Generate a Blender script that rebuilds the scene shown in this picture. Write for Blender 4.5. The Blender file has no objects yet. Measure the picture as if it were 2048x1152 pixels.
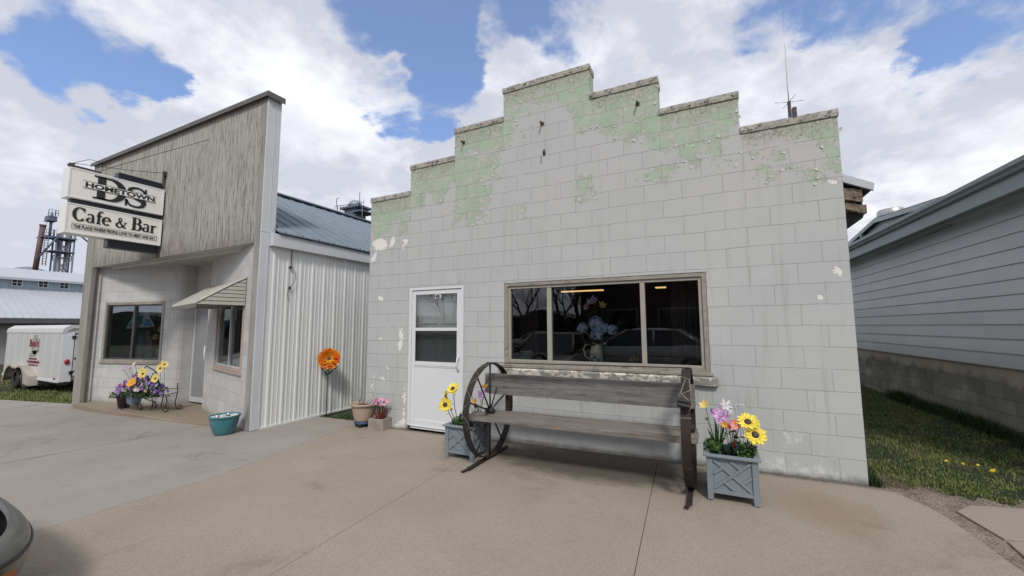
import bpy, bmesh, math, random
import numpy as np
from mathutils import Vector, Matrix
random.seed(7); rng=np.random.default_rng(7)
S=bpy.context.scene; COL=S.collection
R=math.radians
# ------------------------------------------------ camera, sky, sun, exposure
cam=bpy.data.objects.new('camera',bpy.data.cameras.new('camera')); COL.objects.link(cam); S.camera=cam
yaw,pitch,roll=-.4559,.0958,-.0043
fw=Vector((math.sin(yaw)*math.cos(pitch),math.cos(yaw)*math.cos(pitch),math.sin(pitch)))
rt0=Vector((math.cos(yaw),-math.sin(yaw),0)); up0=rt0.cross(fw)
rt=rt0*math.cos(roll)+up0*math.sin(roll); up=-rt0*math.sin(roll)+up0*math.cos(roll)
cam.matrix_world=Matrix(((rt.x,up.x,-fw.x,-1.2058),(rt.y,up.y,-fw.y,-4.757),(rt.z,up.z,-fw.z,1.4262),(0,0,0,1)))
cam.data.sensor_width=36; cam.data.lens=803.9/2048*36; cam.data.clip_start=.05; cam.data.clip_end=3000
S.render.resolution_x=1024; S.render.resolution_y=576
S.view_settings.view_transform='Standard'; S.view_settings.look='None'; S.view_settings.gamma=1; S.view_settings.exposure=0.60
S.render.engine='CYCLES'
try:
    S.cycles.max_bounces=6; S.cycles.transparent_max_bounces=12; S.cycles.caustics_reflective=False; S.cycles.caustics_refractive=False
except Exception: pass
SUN_EL,SUN_AZ=46,150   # azimuth measured from +Y towards +X
def N(nt,t,ins=None,**a):
    n=nt.nodes.new(t)
    for k,v in a.items(): setattr(n,k,v)
    for k,v in (ins or {}).items():
        s=n.inputs[k]
        if isinstance(v,bpy.types.NodeSocket): nt.links.new(v,s)
        else: s.default_value=v
    return n
def mth(nt,op,a,b=0.0,c=None,clamp=False):
    ins={0:a,1:b}
    if c is not None: ins[2]=c
    return N(nt,'ShaderNodeMath',ins,operation=op,use_clamp=clamp).outputs[0]
def ramp(nt,f,stops,interp='LINEAR'):
    n=N(nt,'ShaderNodeValToRGB',{0:f}); cr=n.color_ramp; cr.interpolation=interp
    while len(cr.elements)>1: cr.elements.remove(cr.elements[-1])
    cr.elements[0].position=stops[0][0]; cr.elements[0].color=c4(stops[0][1])
    for p,c in stops[1:]:
        e=cr.elements.new(p); e.color=c4(c)
    return n.outputs[0]
def c4(c):
    if isinstance(c,(int,float)): return (c,c,c,1)
    return tuple(c)+(1,) if len(c)==3 else tuple(c)
def sstep(nt,f,a,b,lo=0.0,hi=1.0):
    return N(nt,'ShaderNodeMapRange',{0:f,1:a,2:b,3:lo,4:hi},interpolation_type='SMOOTHSTEP').outputs[0]
def mixc(nt,f,a,b,bt='MIX'):
    n=nt.nodes.new('ShaderNodeMix'); n.data_type='RGBA'; n.blend_type=bt
    for i,v in ((0,f),(6,a),(7,b)):
        if isinstance(v,bpy.types.NodeSocket): nt.links.new(v,n.inputs[i])
        else: n.inputs[i].default_value=(v if i==0 else c4(v))
    return n.outputs[2]
def noise(nt,vec,scale,detail=4,rough=.5,dist=0,out=0):
    return N(nt,'ShaderNodeTexNoise',{'Vector':vec,'Scale':scale,'Detail':detail,'Roughness':rough,'Distortion':dist}).outputs[out]
def mapping(nt,vec,scale=(1,1,1),rot=(0,0,0),loc=(0,0,0)):
    return N(nt,'ShaderNodeMapping',{0:vec,1:loc,2:rot,3:scale}).outputs[0]
# world: Nishita sky with a cloud deck laid out by direction
W=bpy.data.worlds.new('World'); S.world=W; W.use_nodes=True; nt=W.node_tree; nt.nodes.clear()
sky=N(nt,'ShaderNodeTexSky',sky_type='NISHITA',sun_disc=False,sun_elevation=R(SUN_EL),sun_rotation=R(SUN_AZ),air_density=1.0,dust_density=.6,ozone_density=2.0)
tc=N(nt,'ShaderNodeTexCoord').outputs['Generated']
vn=N(nt,'ShaderNodeVectorMath',{0:tc},operation='NORMALIZE').outputs[0]
sx=N(nt,'ShaderNodeSeparateXYZ',{0:vn})
den=mth(nt,'ADD',mth(nt,'MAXIMUM',sx.outputs[2],0.0),.32)
pl=N(nt,'ShaderNodeCombineXYZ',{0:mth(nt,'DIVIDE',sx.outputs[0],den),1:mth(nt,'DIVIDE',sx.outputs[1],den),2:0.0}).outputs[0]
n1=noise(nt,pl,2.3,9,.55,.35); n2=noise(nt,mapping(nt,pl,loc=(3.1,7.7,0)),7.0,6,.6,.2); n3=noise(nt,mapping(nt,pl,loc=(9,2,1)),1.7,7,.55)
HOLES=[(-.867,.21,.452,7,.72),(-.872,.27,.415,6,.85),(-.884,.186,.429,5,.6),(-.742,.377,.554,6,.7),(-.741,.433,.514,5,.55),(-.482,.628,.611,7,1.0),(-.484,.684,.546,7,1.0),(-.53,.689,.49,6,.9),(-.571,.537,.62,7,.9),(-.44,.60,.66,8,.9),(-.594,.636,.493,5,.75),(-.641,.583,.499,5,.7),(-.243,.722,.66,8,.8),(.138,.80,.60,8,.7),(.235,.80,.56,8,.8),(.383,.813,.439,7,1.0),(.37,.79,.49,8,.9),(.28,.924,.24,5,.4),(-.35,.66,.67,9,.8),(-.66,.5,.56,4,.5),(.0,.74,.68,9,.6)]
CL=[(-.80,.44,.40,11,.5),(-.70,.62,.36,10,.5),(-.30,.80,.52,12,.5),(.1,.87,.45,13,.5),(.33,.88,.35,12,.5),(-.9,.35,.2,14,.4),(-.60,.58,.55,4,.45),(-.70,.42,.58,4,.5)]
wob=N(nt,'ShaderNodeVectorMath',{0:vn,1:N(nt,'ShaderNodeVectorMath',{0:N(nt,'ShaderNodeVectorMath',{0:noise(nt,pl,2.6,6,.6,0,1),1:(.5,.5,.5)},operation='SUBTRACT').outputs[0],'Scale':.34},operation='SCALE').outputs[0]},operation='ADD').outputs[0]
wob=N(nt,'ShaderNodeVectorMath',{0:wob},operation='NORMALIZE').outputs[0]
acc=0.0
for x,y,z,r,a in HOLES:
    v=Vector((x,y,z)).normalized()
    d=N(nt,'ShaderNodeVectorMath',{0:wob,1:tuple(v)},operation='DOT_PRODUCT').outputs['Value']
    acc=mth(nt,'MAXIMUM',acc,sstep(nt,d,math.cos(R(r*1.25)),math.cos(R(r*.3)),0,a))
acc=mth(nt,'MULTIPLY',acc,-1.0)
den2=mth(nt,'ADD',mth(nt,'MULTIPLY',n1,1.5),mth(nt,'ADD',mth(nt,'MULTIPLY',n2,.62),mth(nt,'ADD',mth(nt,'MULTIPLY',acc,.76),-.02)))
hz=sstep(nt,sx.outputs[2],.02,.3,.25,0)
den2=mth(nt,'ADD',den2,hz)
mask=sstep(nt,den2,.33,.56)
thick=sstep(nt,den2,.7,1.25)
shade=mth(nt,'ADD',mth(nt,'MULTIPLY',n3,1.3),mth(nt,'MULTIPLY',n2,.5))
cc=ramp(nt,mth(nt,'MULTIPLY',shade,.8,clamp=True),[(.50,(6.3,6.4,6.5)),(.61,(5.3,5.4,5.75)),(.74,(3.6,3.75,4.3))])
cc=mixc(nt,mth(nt,'MULTIPLY',thick,.3),cc,(4.3,4.45,5.0))
skyc=mixc(nt,.17,mixc(nt,1.0,sky.outputs[0],(.80,.90,1.12),'MULTIPLY'),(3.4,4.1,5.2))
col=mixc(nt,mask,skyc,cc)
bg=N(nt,'ShaderNodeBackground',{0:col,1:.115})
N(nt,'ShaderNodeOutputWorld',{0:bg.outputs[0]})
sl=bpy.data.lights.new('sun','SUN'); sl.energy=1.45; sl.angle=R(10); sl.color=(1,.95,.88)
so=bpy.data.objects.new('sun',sl); COL.objects.link(so)
sd=Vector((math.sin(R(SUN_AZ))*math.cos(R(SUN_EL)),math.cos(R(SUN_AZ))*math.cos(R(SUN_EL)),math.sin(R(SUN_EL))))
so.rotation_euler=sd.to_track_quat('Z','Y').to_euler(); so.location=(0,-20,30)
# ------------------------------------------------ helpers
def gz(x):
    return float(np.interp(x,[-400,-30,-20,-13.5,-7.3,-5.5,-3.6,-1.3,0,.4,2.4,40],[-.6,-.45,-.41,-.235,-.09,-.068,-.045,-.008,0,-.004,-.1,-.3]))
class MB:
    def __init__(s): s.v=[]; s.f=[]; s.mi=[]; s.cur=0; s.sm=[]; s.smooth=False
    def add(s,vs,fs):
        b=len(s.v); s.v+= [tuple(v) for v in vs]; 
        for f in fs: s.f.append(tuple(b+i for i in f)); s.mi.append(s.cur); s.sm.append(s.smooth)
        return s
    def box(s,x0,x1,y0,y1,z0,z1,M=None):
        vs=[Vector((x,y,z)) for x in (x0,x1) for y in (y0,y1) for z in (z0,z1)]
        if M is not None: vs=[M@v for v in vs]
        return s.add(vs,[(0,1,3,2),(4,6,7,5),(0,4,5,1),(2,3,7,6),(0,2,6,4),(1,5,7,3)])
    def bar(s,p0,p1,w,h,upv=(0,0,1)):
        p0,p1=Vector(p0),Vector(p1); d=(p1-p0); L=d.length; d.normalize(); u=Vector(upv)
        if abs(d.dot(u))>.97: u=Vector((0,1,0))
        a=d.cross(u).normalized(); b=a.cross(d)
        vs=[p+a*sa*w/2+b*sb*h/2 for p in (p0,p1) for sa,sb in ((-1,-1),(1,-1),(1,1),(-1,1))]
        return s.add(vs,[(3,2,1,0),(4,5,6,7),(0,1,5,4),(1,2,6,5),(2,3,7,6),(3,0,4,7)])
    def tube(s,pts,r,n=8,closed=False,cap=True):
        pts=[Vector(p) for p in pts]; m=len(pts); rs=r if isinstance(r,(list,tuple)) else [r]*m
        vs=[]; prev=None
        for i,p in enumerate(pts):
            if closed: d=pts[(i+1)%m]-pts[i-1]
            else: d=pts[min(i+1,m-1)]-pts[max(i-1,0)]
            if d.length<1e-9: d=Vector((0,0,1))
            d.normalize()
            if prev is None:
                a=d.cross(Vector((0,0,1)) if abs(d.z)<.9 else Vector((1,0,0))).normalized()
            else:
                a=(prev-d*prev.dot(d))
                a=a.normalized() if a.length>1e-6 else d.orthogonal().normalized()
            prev=a; b=d.cross(a)
            for k in range(n):
                t=2*math.pi*k/n; vs.append(p+(a*math.cos(t)+b*math.sin(t))*rs[i])
        fs=[]
        for i in range(m if closed else m-1):
            for k in range(n):
                j=(i+1)%m; fs.append((i*n+k,i*n+(k+1)%n,j*n+(k+1)%n,j*n+k))
        if cap and not closed: fs+= [tuple(range(n))[::-1],tuple(range((m-1)*n,m*n))]
        o=s.smooth; s.smooth=True; s.add(vs,fs); s.smooth=o; return s
    def lathe(s,prof,c=(0,0,0),n=24,M=None,sx_=1,sy_=1,rib=None):
        vs=[]
        for r,z in prof:
            for k in range(n):
                t=2*math.pi*k/n; rr=r*(1+(rib(t) if rib else 0)); v=Vector((rr*math.cos(t)*sx_,rr*math.sin(t)*sy_,z))
                if M is not None: v=M@v
                vs.append(v+Vector(c))
        m=len(prof); fs=[(i*n+k,i*n+(k+1)%n,(i+1)*n+(k+1)%n,(i+1)*n+k) for i in range(m-1) for k in range(n)]
        if prof[0][0]>1e-6: fs.append(tuple(range(n))[::-1])
        if prof[-1][0]>1e-6: fs.append(tuple(range((m-1)*n,m*n)))
        o=s.smooth; s.smooth=True; s.add(vs,fs); s.smooth=o; return s
    def prism(s,poly,fn,t0,t1):
        # poly: 2D points, fn(u,v,t)->xyz
        n=len(poly); vs=[fn(u,v,t0) for u,v in poly]+[fn(u,v,t1) for u,v in poly]
        fs=[tuple(range(n))[::-1],tuple(range(n,2*n))]+[(i,(i+1)%n,n+(i+1)%n,n+i) for i in range(n)]
        return s.add(vs,fs)
    def ball(s,c,r,n=8,m=6,sc=(1,1,1)):
        prof=[(math.sin(math.pi*i/m)*r,-math.cos(math.pi*i/m)*r) for i in range(m+1)]
        prof[0]=(1e-4,-r); prof[-1]=(1e-4,r)
        return s.lathe(prof,c,n,Matrix.Diagonal(Vector((sc[0],sc[1],sc[2]))))
    def quad(s,a,b,c,d): return s.add([a,b,c,d],[(0,1,2,3)])
    def mesh(s,name):
        me=bpy.data.meshes.new(name); me.from_pydata([tuple(v) for v in s.v],[],s.f); 
        me.polygons.foreach_set('material_index',s.mi); me.polygons.foreach_set('use_smooth',s.sm)
        me.update(); bm=bmesh.new(); bm.from_mesh(me); bmesh.ops.recalc_face_normals(bm,faces=bm.faces); bm.to_mesh(me); bm.free(); return me
    def build(s,name,m,parent=None,bevel=0,local=False,label=None):
        me=s.mesh(name); o=bpy.data.objects.new(name,me); COL.objects.link(o)
        for x in (m if isinstance(m,(list,tuple)) else [m]): me.materials.append(x)
        if parent is not None:
            o.parent=parent
            if not local and parent.parent is None: o.location=-Vector(parent.location)
        if bevel:
            b=o.modifiers.new('bevel','BEVEL'); b.width=bevel; b.segments=2; b.limit_method='ANGLE'; b.angle_limit=R(40)
            b.harden_normals=False
        if label: o['label']=label
        return o
def tag(o,label,cat,group=None,kind=None):
    if label: o['label']=label
    if cat: o['category']=cat
    if group: o['group']=group
    if kind: o['kind']=kind
    return o
def thing(name,label,cat,loc=(0,0,0),rz=0,group=None):
    o=bpy.data.objects.new(name,None); COL.objects.link(o); o.location=loc; o.rotation_euler=(0,0,rz); o.empty_display_size=.1
    return tag(o,label,cat,group)
def copy_tree(o,parent=None):
    c=o.copy(); COL.objects.link(c); c.parent=parent
    for ch in list(o.children): copy_tree(ch,c)
    return c
# ---- materials
def newmat(name):
    m=bpy.data.materials.new(name); m.use_nodes=True; nt=m.node_tree; nt.nodes.clear()
    b=N(nt,'ShaderNodeBsdfPrincipled'); o=N(nt,'ShaderNodeOutputMaterial',{0:b.outputs[0]}); return m,nt,b,o
def oc(nt): return N(nt,'ShaderNodeTexCoord').outputs['Object']
def bump(nt,b,h,strength=.3,dist=.01):
    n=N(nt,'ShaderNodeBump',{'Strength':strength,'Distance':dist,'Height':h}); nt.links.new(n.outputs[0],b.inputs['Normal']); return n
def pm(name,c,rough=.6,metal=0.0,var=.12,vs=6.0,bs=40.0,bstr=.15,c2=None,f2=.5,s2=8.0,stretch=(1,1,1),spec=.5,coat=0.0,bd=.004):
    m,nt,b,o=newmat(name); v=mapping(nt,oc(nt),scale=stretch)
    n=noise(nt,v,vs,5,.6)
    lo=tuple(x*(1-var) for x in c); hi=tuple(min(1,x*(1+var)) for x in c)
    col=ramp(nt,n,[(.3,lo),(.7,hi)])
    if c2: col=mixc(nt,sstep(nt,noise(nt,v,s2,8,.65),f2,f2+.12),col,c2)
    nt.links.new(col,b.inputs['Base Color'])
    rn=N(nt,'ShaderNodeMapRange',{0:noise(nt,v,vs*2.3,4),3:max(0,rough-.08),4:min(1,rough+.08)}).outputs[0]; nt.links.new(rn,b.inputs['Roughness'])
    b.inputs['Metallic'].default_value=metal; b.inputs['Specular IOR Level'].default_value=spec
    if coat: b.inputs['Coat Weight'].default_value=coat; b.inputs['Coat Roughness'].default_value=.08
    if bstr: bump(nt,b,noise(nt,v,bs,6,.6),bstr,bd)
    return m
def glassmat(name,tint=(.75,.8,.8),refl=1.0,rough=.0):
    m,nt,b,o=newmat(name); nt.nodes.remove(b)
    fr=mth(nt,'MULTIPLY',N(nt,'ShaderNodeFresnel',{0:1.5}).outputs[0],refl,clamp=True)
    g=N(nt,'ShaderNodeBsdfGlossy',{0:(1,1,1,1),'Roughness':rough}); t=N(nt,'ShaderNodeBsdfTransparent',{0:c4(tint)})
    mx=N(nt,'ShaderNodeMixShader',{0:fr,1:t.outputs[0],2:g.outputs[0]}); nt.links.new(mx.outputs[0],o.inputs[0]); return m
def emat(name,c,s):
    m,nt,b,o=newmat(name); b.inputs['Base Color'].default_value=c4(c); b.inputs['Emission Color'].default_value=c4(c); b.inputs['Emission Strength'].default_value=s; return m
def concrete(name,c,c2,dirt=(.08,.07,.06),speck=.5,bench=False,warm=None):
    m,nt,b,o=newmat(name); v=oc(nt)
    col=ramp(nt,noise(nt,v,.9,8,.62),[(.3,c),(.7,c2)])
    col=mixc(nt,mth(nt,'MULTIPLY',noise(nt,v,3.2,7,.7,.6),.0,clamp=True),col,dirt)
    col=mixc(nt,sstep(nt,noise(nt,mapping(nt,v,loc=(5,3,0)),1.3,9,.7,.8),.55,.74,0,.35),col,dirt)
    vo=N(nt,'ShaderNodeTexVoronoi',{'Vector':v,'Scale':190.0}); 
    sp=sstep(nt,N(nt,'ShaderNodeSeparateColor',{0:vo.outputs['Color']}).outputs[0],.15,.95,1-.24*speck,1+.22*speck)
    col=mixc(nt,1.0,col,sp,'MULTIPLY')
    fine=noise(nt,v,260,3,.7)
    col=mixc(nt,1.0,col,N(nt,'ShaderNodeMapRange',{0:fine,1:.3,2:.7,3:.86,4:1.14}).outputs[0],'MULTIPLY')
    sm=noise(nt,mapping(nt,v,scale=(.7,1.9,1),loc=(2,8,0)),2.2,9,.72,1.2)
    col=mixc(nt,sstep(nt,sm,.60,.72,0,.22),col,tuple(x*.45 for x in c))
    spots=N(nt,'ShaderNodeTexVoronoi',{'Vector':mapping(nt,v,scale=(1,1.3,1)),'Scale':3.1,'Randomness':1.0}).outputs['Distance']
    spn=mth(nt,'ADD',spots,mth(nt,'MULTIPLY',noise(nt,v,30,4),.06))
    col=mixc(nt,sstep(nt,spn,.035,.06,.55,0),col,(.06,.055,.05))
    ck=N(nt,'ShaderNodeTexVoronoi',{'Vector':N(nt,'ShaderNodeVectorMath',{0:v,1:N(nt,'ShaderNodeVectorMath',{0:noise(nt,v,3.0,7,.7,0,1),'Scale':.35},operation='SCALE').outputs[0]},operation='ADD').outputs[0],'Scale':.42},feature='DISTANCE_TO_EDGE').outputs['Distance']
    col=mixc(nt,mth(nt,'MULTIPLY',sstep(nt,ck,.0,.0035,1,0),sstep(nt,noise(nt,mapping(nt,v,loc=(1,6,2)),.8,3),.56,.64,0,.45)),col,(.045,.04,.035))
    oil=noise(nt,mapping(nt,v,loc=(8,2,5),scale=(1,2.2,1)),1.1,5,.6,.5); col=mixc(nt,sstep(nt,oil,.62,.74,0,.28),col,(.09,.085,.075))
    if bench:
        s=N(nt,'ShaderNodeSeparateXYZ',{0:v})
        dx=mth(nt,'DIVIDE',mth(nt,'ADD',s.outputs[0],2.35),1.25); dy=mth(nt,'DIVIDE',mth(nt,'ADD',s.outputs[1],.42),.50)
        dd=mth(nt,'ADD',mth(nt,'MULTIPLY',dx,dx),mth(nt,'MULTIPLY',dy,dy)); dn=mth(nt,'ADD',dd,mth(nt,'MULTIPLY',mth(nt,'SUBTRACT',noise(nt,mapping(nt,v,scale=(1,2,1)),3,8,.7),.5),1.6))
        col=mixc(nt,sstep(nt,dn,.35,1.35,.78,0),col,(.06,.055,.048))  # dark patch under the bench: dirt, with the bench's shade painted in
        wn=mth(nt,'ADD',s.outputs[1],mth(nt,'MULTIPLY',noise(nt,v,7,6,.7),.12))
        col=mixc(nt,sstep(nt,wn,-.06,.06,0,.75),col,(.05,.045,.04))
        # rusty tan stain right of the right planter
        ex=mth(nt,'DIVIDE',mth(nt,'ADD',s.outputs[0],.45),.42); ey=mth(nt,'DIVIDE',mth(nt,'ADD',s.outputs[1],.75),.5)
        ee=mth(nt,'ADD',mth(nt,'MULTIPLY',ex,ex),mth(nt,'MULTIPLY',ey,ey)); en=mth(nt,'ADD',ee,mth(nt,'MULTIPLY',noise(nt,v,4,6,.7),1.0))
        col=mixc(nt,sstep(nt,en,.5,1.5,.35,0),col,(.24,.15,.085))
    nt.links.new(col,b.inputs['Base Color']); b.inputs['Roughness'].default_value=.9; b.inputs['Specular IOR Level'].default_value=.25
    bump(nt,b,mth(nt,'ADD',vo.outputs['Distance'],mth(nt,'MULTIPLY',fine,.8)),.35,.003)
    return m
# ------------------------------------------------ ground
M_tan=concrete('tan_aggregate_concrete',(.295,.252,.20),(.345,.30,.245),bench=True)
M_grey=concrete('grey_concrete',(.285,.262,.235),(.345,.315,.28),speck=.15)
M_slabR=concrete('old_slab_concrete',(.285,.25,.21),(.34,.30,.255),speck=.2)
M_entry=concrete('entry_concrete',(.25,.20,.15),(.29,.24,.19),speck=.15)
M_asph=concrete('asphalt',(.05,.05,.05),(.06,.06,.058),speck=.4)
def ground_mat():
    m,nt,b,o=newmat('dirt_and_turf'); v=oc(nt)
    col=ramp(nt,noise(nt,v,2.2,8,.65),[(.35,(.09,.066,.045)),(.62,(.16,.125,.09))])
    col=mixc(nt,sstep(nt,noise(nt,mapping(nt,v,loc=(4,1,0)),1.1,7,.6),.40,.52),col,(.022,.034,.010))
    yy=N(nt,'ShaderNodeSeparateXYZ',{0:v}).outputs[1]; col=mixc(nt,sstep(nt,mth(nt,'ADD',yy,mth(nt,'MULTIPLY',noise(nt,v,2,5),1.4)),1.5,2.9,0,.85),col,(.020,.030,.010))
    col=mixc(nt,1.0,col,N(nt,'ShaderNodeMapRange',{0:noise(nt,v,90,4,.7),1:.3,2:.7,3:.6,4:1.4}).outputs[0],'MULTIPLY')
    nt.links.new(col,b.inputs['Base Color']); b.inputs['Roughness'].default_value=.95
    bump(nt,b,noise(nt,v,60,6,.7),.8,.02); return m
M_ground=ground_mat()
def sheet(name,xf0,xf1,ys,nx,dz,m,label=None):
    mb=MB(); rows=[]
    for y in ys:
        x0,x1=xf0(y),xf1(y)
        rows.append([(x0+(x1-x0)*i/nx,y,gz(x0+(x1-x0)*i/nx)+dz) for i in range(nx+1)])
    n=nx+1; vs=[p for r in rows for p in r]
    fs=[(j*n+i,j*n+i+1,(j+1)*n+i+1,(j+1)*n+i) for j in range(len(ys)-1) for i in range(nx)]
    # skirt along the edge so the slab has thickness
    mb.add(vs,fs)
    per=[rows[0][i] for i in range(n)]+[rows[j][n-1] for j in range(1,len(ys))]+[rows[-1][i] for i in range(n-2,-1,-1)]+[rows[j][0] for j in range(len(ys)-2,0,-1)]
    k=len(per); mb.add(per+[(p[0],p[1],p[2]-.09) for p in per],[(i,(i+1)%k,k+(i+1)%k,k+i) for i in range(k)])
    o=mb.build(name,m); o['kind']='structure'
    return o
gx=np.concatenate([[-900,-400,-200,-100,-60],np.arange(-45,-4,2.0),np.arange(-4,6,.5),[8,12,20,40,100,300,900]])
gy=np.concatenate([[-900,-300,-100,-50,-25,-12,-6,-3],np.arange(-1.5,10,.5),[12,16,25,50,100,300,900]])
mb=MB(); nx_=len(gx)
def terr(x,y): return gz(x)-.035-(.22 if y<-12.1 else 0)+(0 if abs(x)>60 else .012*math.sin(x*2.1+y)*math.sin(y*1.7))
mb.add([(x,y,terr(x,y)) for y in gy for x in gx],[(j*nx_+i,j*nx_+i+1,(j+1)*nx_+i+1,(j+1)*nx_+i) for j in range(len(gy)-1) for i in range(nx_-1)])
g=mb.build('ground',M_ground); g['kind']='structure'
for p in g.data.polygons: p.use_smooth=True
J0=lambda y:-6.26+.55*min(1,max(0,(-.1-y)/2.2))+.02*(y)  # edge between the two pours
def J(xa,xb): return lambda y: xa+(xb-xa)*(-y)/3.2
YS=[.0,-.1,-.25,-.45,-.8,-1.2,-1.7,-2.2,-2.8,-3.5,-5,-7,-9.5,-12]
gap=.0025
j1=J(-3.80,-3.63); j2=J(-1.78,-1.62)
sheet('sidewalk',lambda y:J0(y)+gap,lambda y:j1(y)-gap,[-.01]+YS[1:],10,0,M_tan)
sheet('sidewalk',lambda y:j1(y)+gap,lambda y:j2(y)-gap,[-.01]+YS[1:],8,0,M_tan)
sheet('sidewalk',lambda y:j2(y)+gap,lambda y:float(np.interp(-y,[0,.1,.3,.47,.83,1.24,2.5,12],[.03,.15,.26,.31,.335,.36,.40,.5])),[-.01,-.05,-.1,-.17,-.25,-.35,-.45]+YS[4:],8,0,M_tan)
# grey pour in front of the cafe, with one tooled joint
jc=lambda y:-8.62-.12*math.sin(y)
def ygrass(x): return -.83-.11*(-14.0-x)
sheet('apron',lambda y:jc(y)+.004,lambda y:J0(y)-gap,[-.62]+[-.8,-1.0,-1.3,-1.7,-2.2,-2.8,-3.5,-5,-7,-9.5,-12],8,0,M_grey)
sheet('apron',lambda y:-7.36,lambda y:J0(y)-gap,[.12,-.1,-.3,-.614],4,0,M_grey)
mb=MB(); xs=list(np.arange(-30,-13.4,1.5))+[-13.4,-12.5,-11.5,-10.5,-9.5]; 
cols=[]
for x in xs+[None]:
    col=[]
    for k in range(9):
        t=k/8
        xx=jc(-3)-.006 if x is None else x
        y0=ygrass(xx) if xx<-13.4 else -1.03
        y=y0+(-12-y0)*t**1.6
        if x is None: xx=jc(y)-.006
        col.append((xx,y,gz(xx)))
    cols.append(col)
vs=[p for c in cols for p in c]; mb.add(vs,[(i*9+k,(i+1)*9+k,(i+1)*9+k+1,i*9+k+1) for i in range(len(cols)-1) for k in range(8)])
o=mb.build('apron',M_grey); o['kind']='structure'
# raised entry slab in the cafe recess
mb=MB(); pe=[(-13.15,-1.0),(-13.1,-1.12),(-12.0,-1.16),(-10.8,-1.13),(-9.6,-1.07),(-8.6,-1.03),(-7.6,-1.02),(-7.5,-.9),(-9.9,0),(-13.1,0)]
n=len(pe); mb.add([(x,y,max(gz(x)+.012,-.125 if x<-9.5 else gz(x)+.012)) for x,y in pe]+[(x,y,gz(x)-.1) for x,y in pe],[tuple(range(n))]+[(i,(i+1)%n,n+(i+1)%n,n+i) for i in range(n)])
o=mb.build('entry_slab',M_entry); o['kind']='structure'
# old broken slab at the right, and street
mb=MB()
for poly in ([(.44,-.33),(.60,-.12),(1.0,.06),(1.22,-.02),(1.1,-.42),(.85,-.62),(.50,-.75)],[(.505,-.77),(.86,-.635),(1.11,-.43),(1.235,-.02),(2.4,.0),(3.2,-.6),(3.2,-12),(.56,-12),(.47,-2.6),(.44,-1.3)]):
    n=len(poly); mb.add([(x,y,gz(x)-.0+.004*math.sin(i*2.3)) for i,(x,y) in enumerate(poly)]+[(x,y,gz(x)-.08) for x,y in poly],[tuple(range(n))]+[(i,(i+1)%n,n+(i+1)%n,n+i) for i in range(n)])
o=mb.build('broken_slab',M_slabR); o['kind']='structure'
mb=MB(); xs=[-900,-100,-30,-13.5,-7.3,-3.6,0,2.4,40,900]
mb.add([(x,y,gz(x)-.15) for y in (-26,-12.02) for x in xs],[(i,i+1,len(xs)+i+1,len(xs)+i) for i in range(len(xs)-1)])
o=mb.build('road',M_asph); o['kind']='structure'
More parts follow.
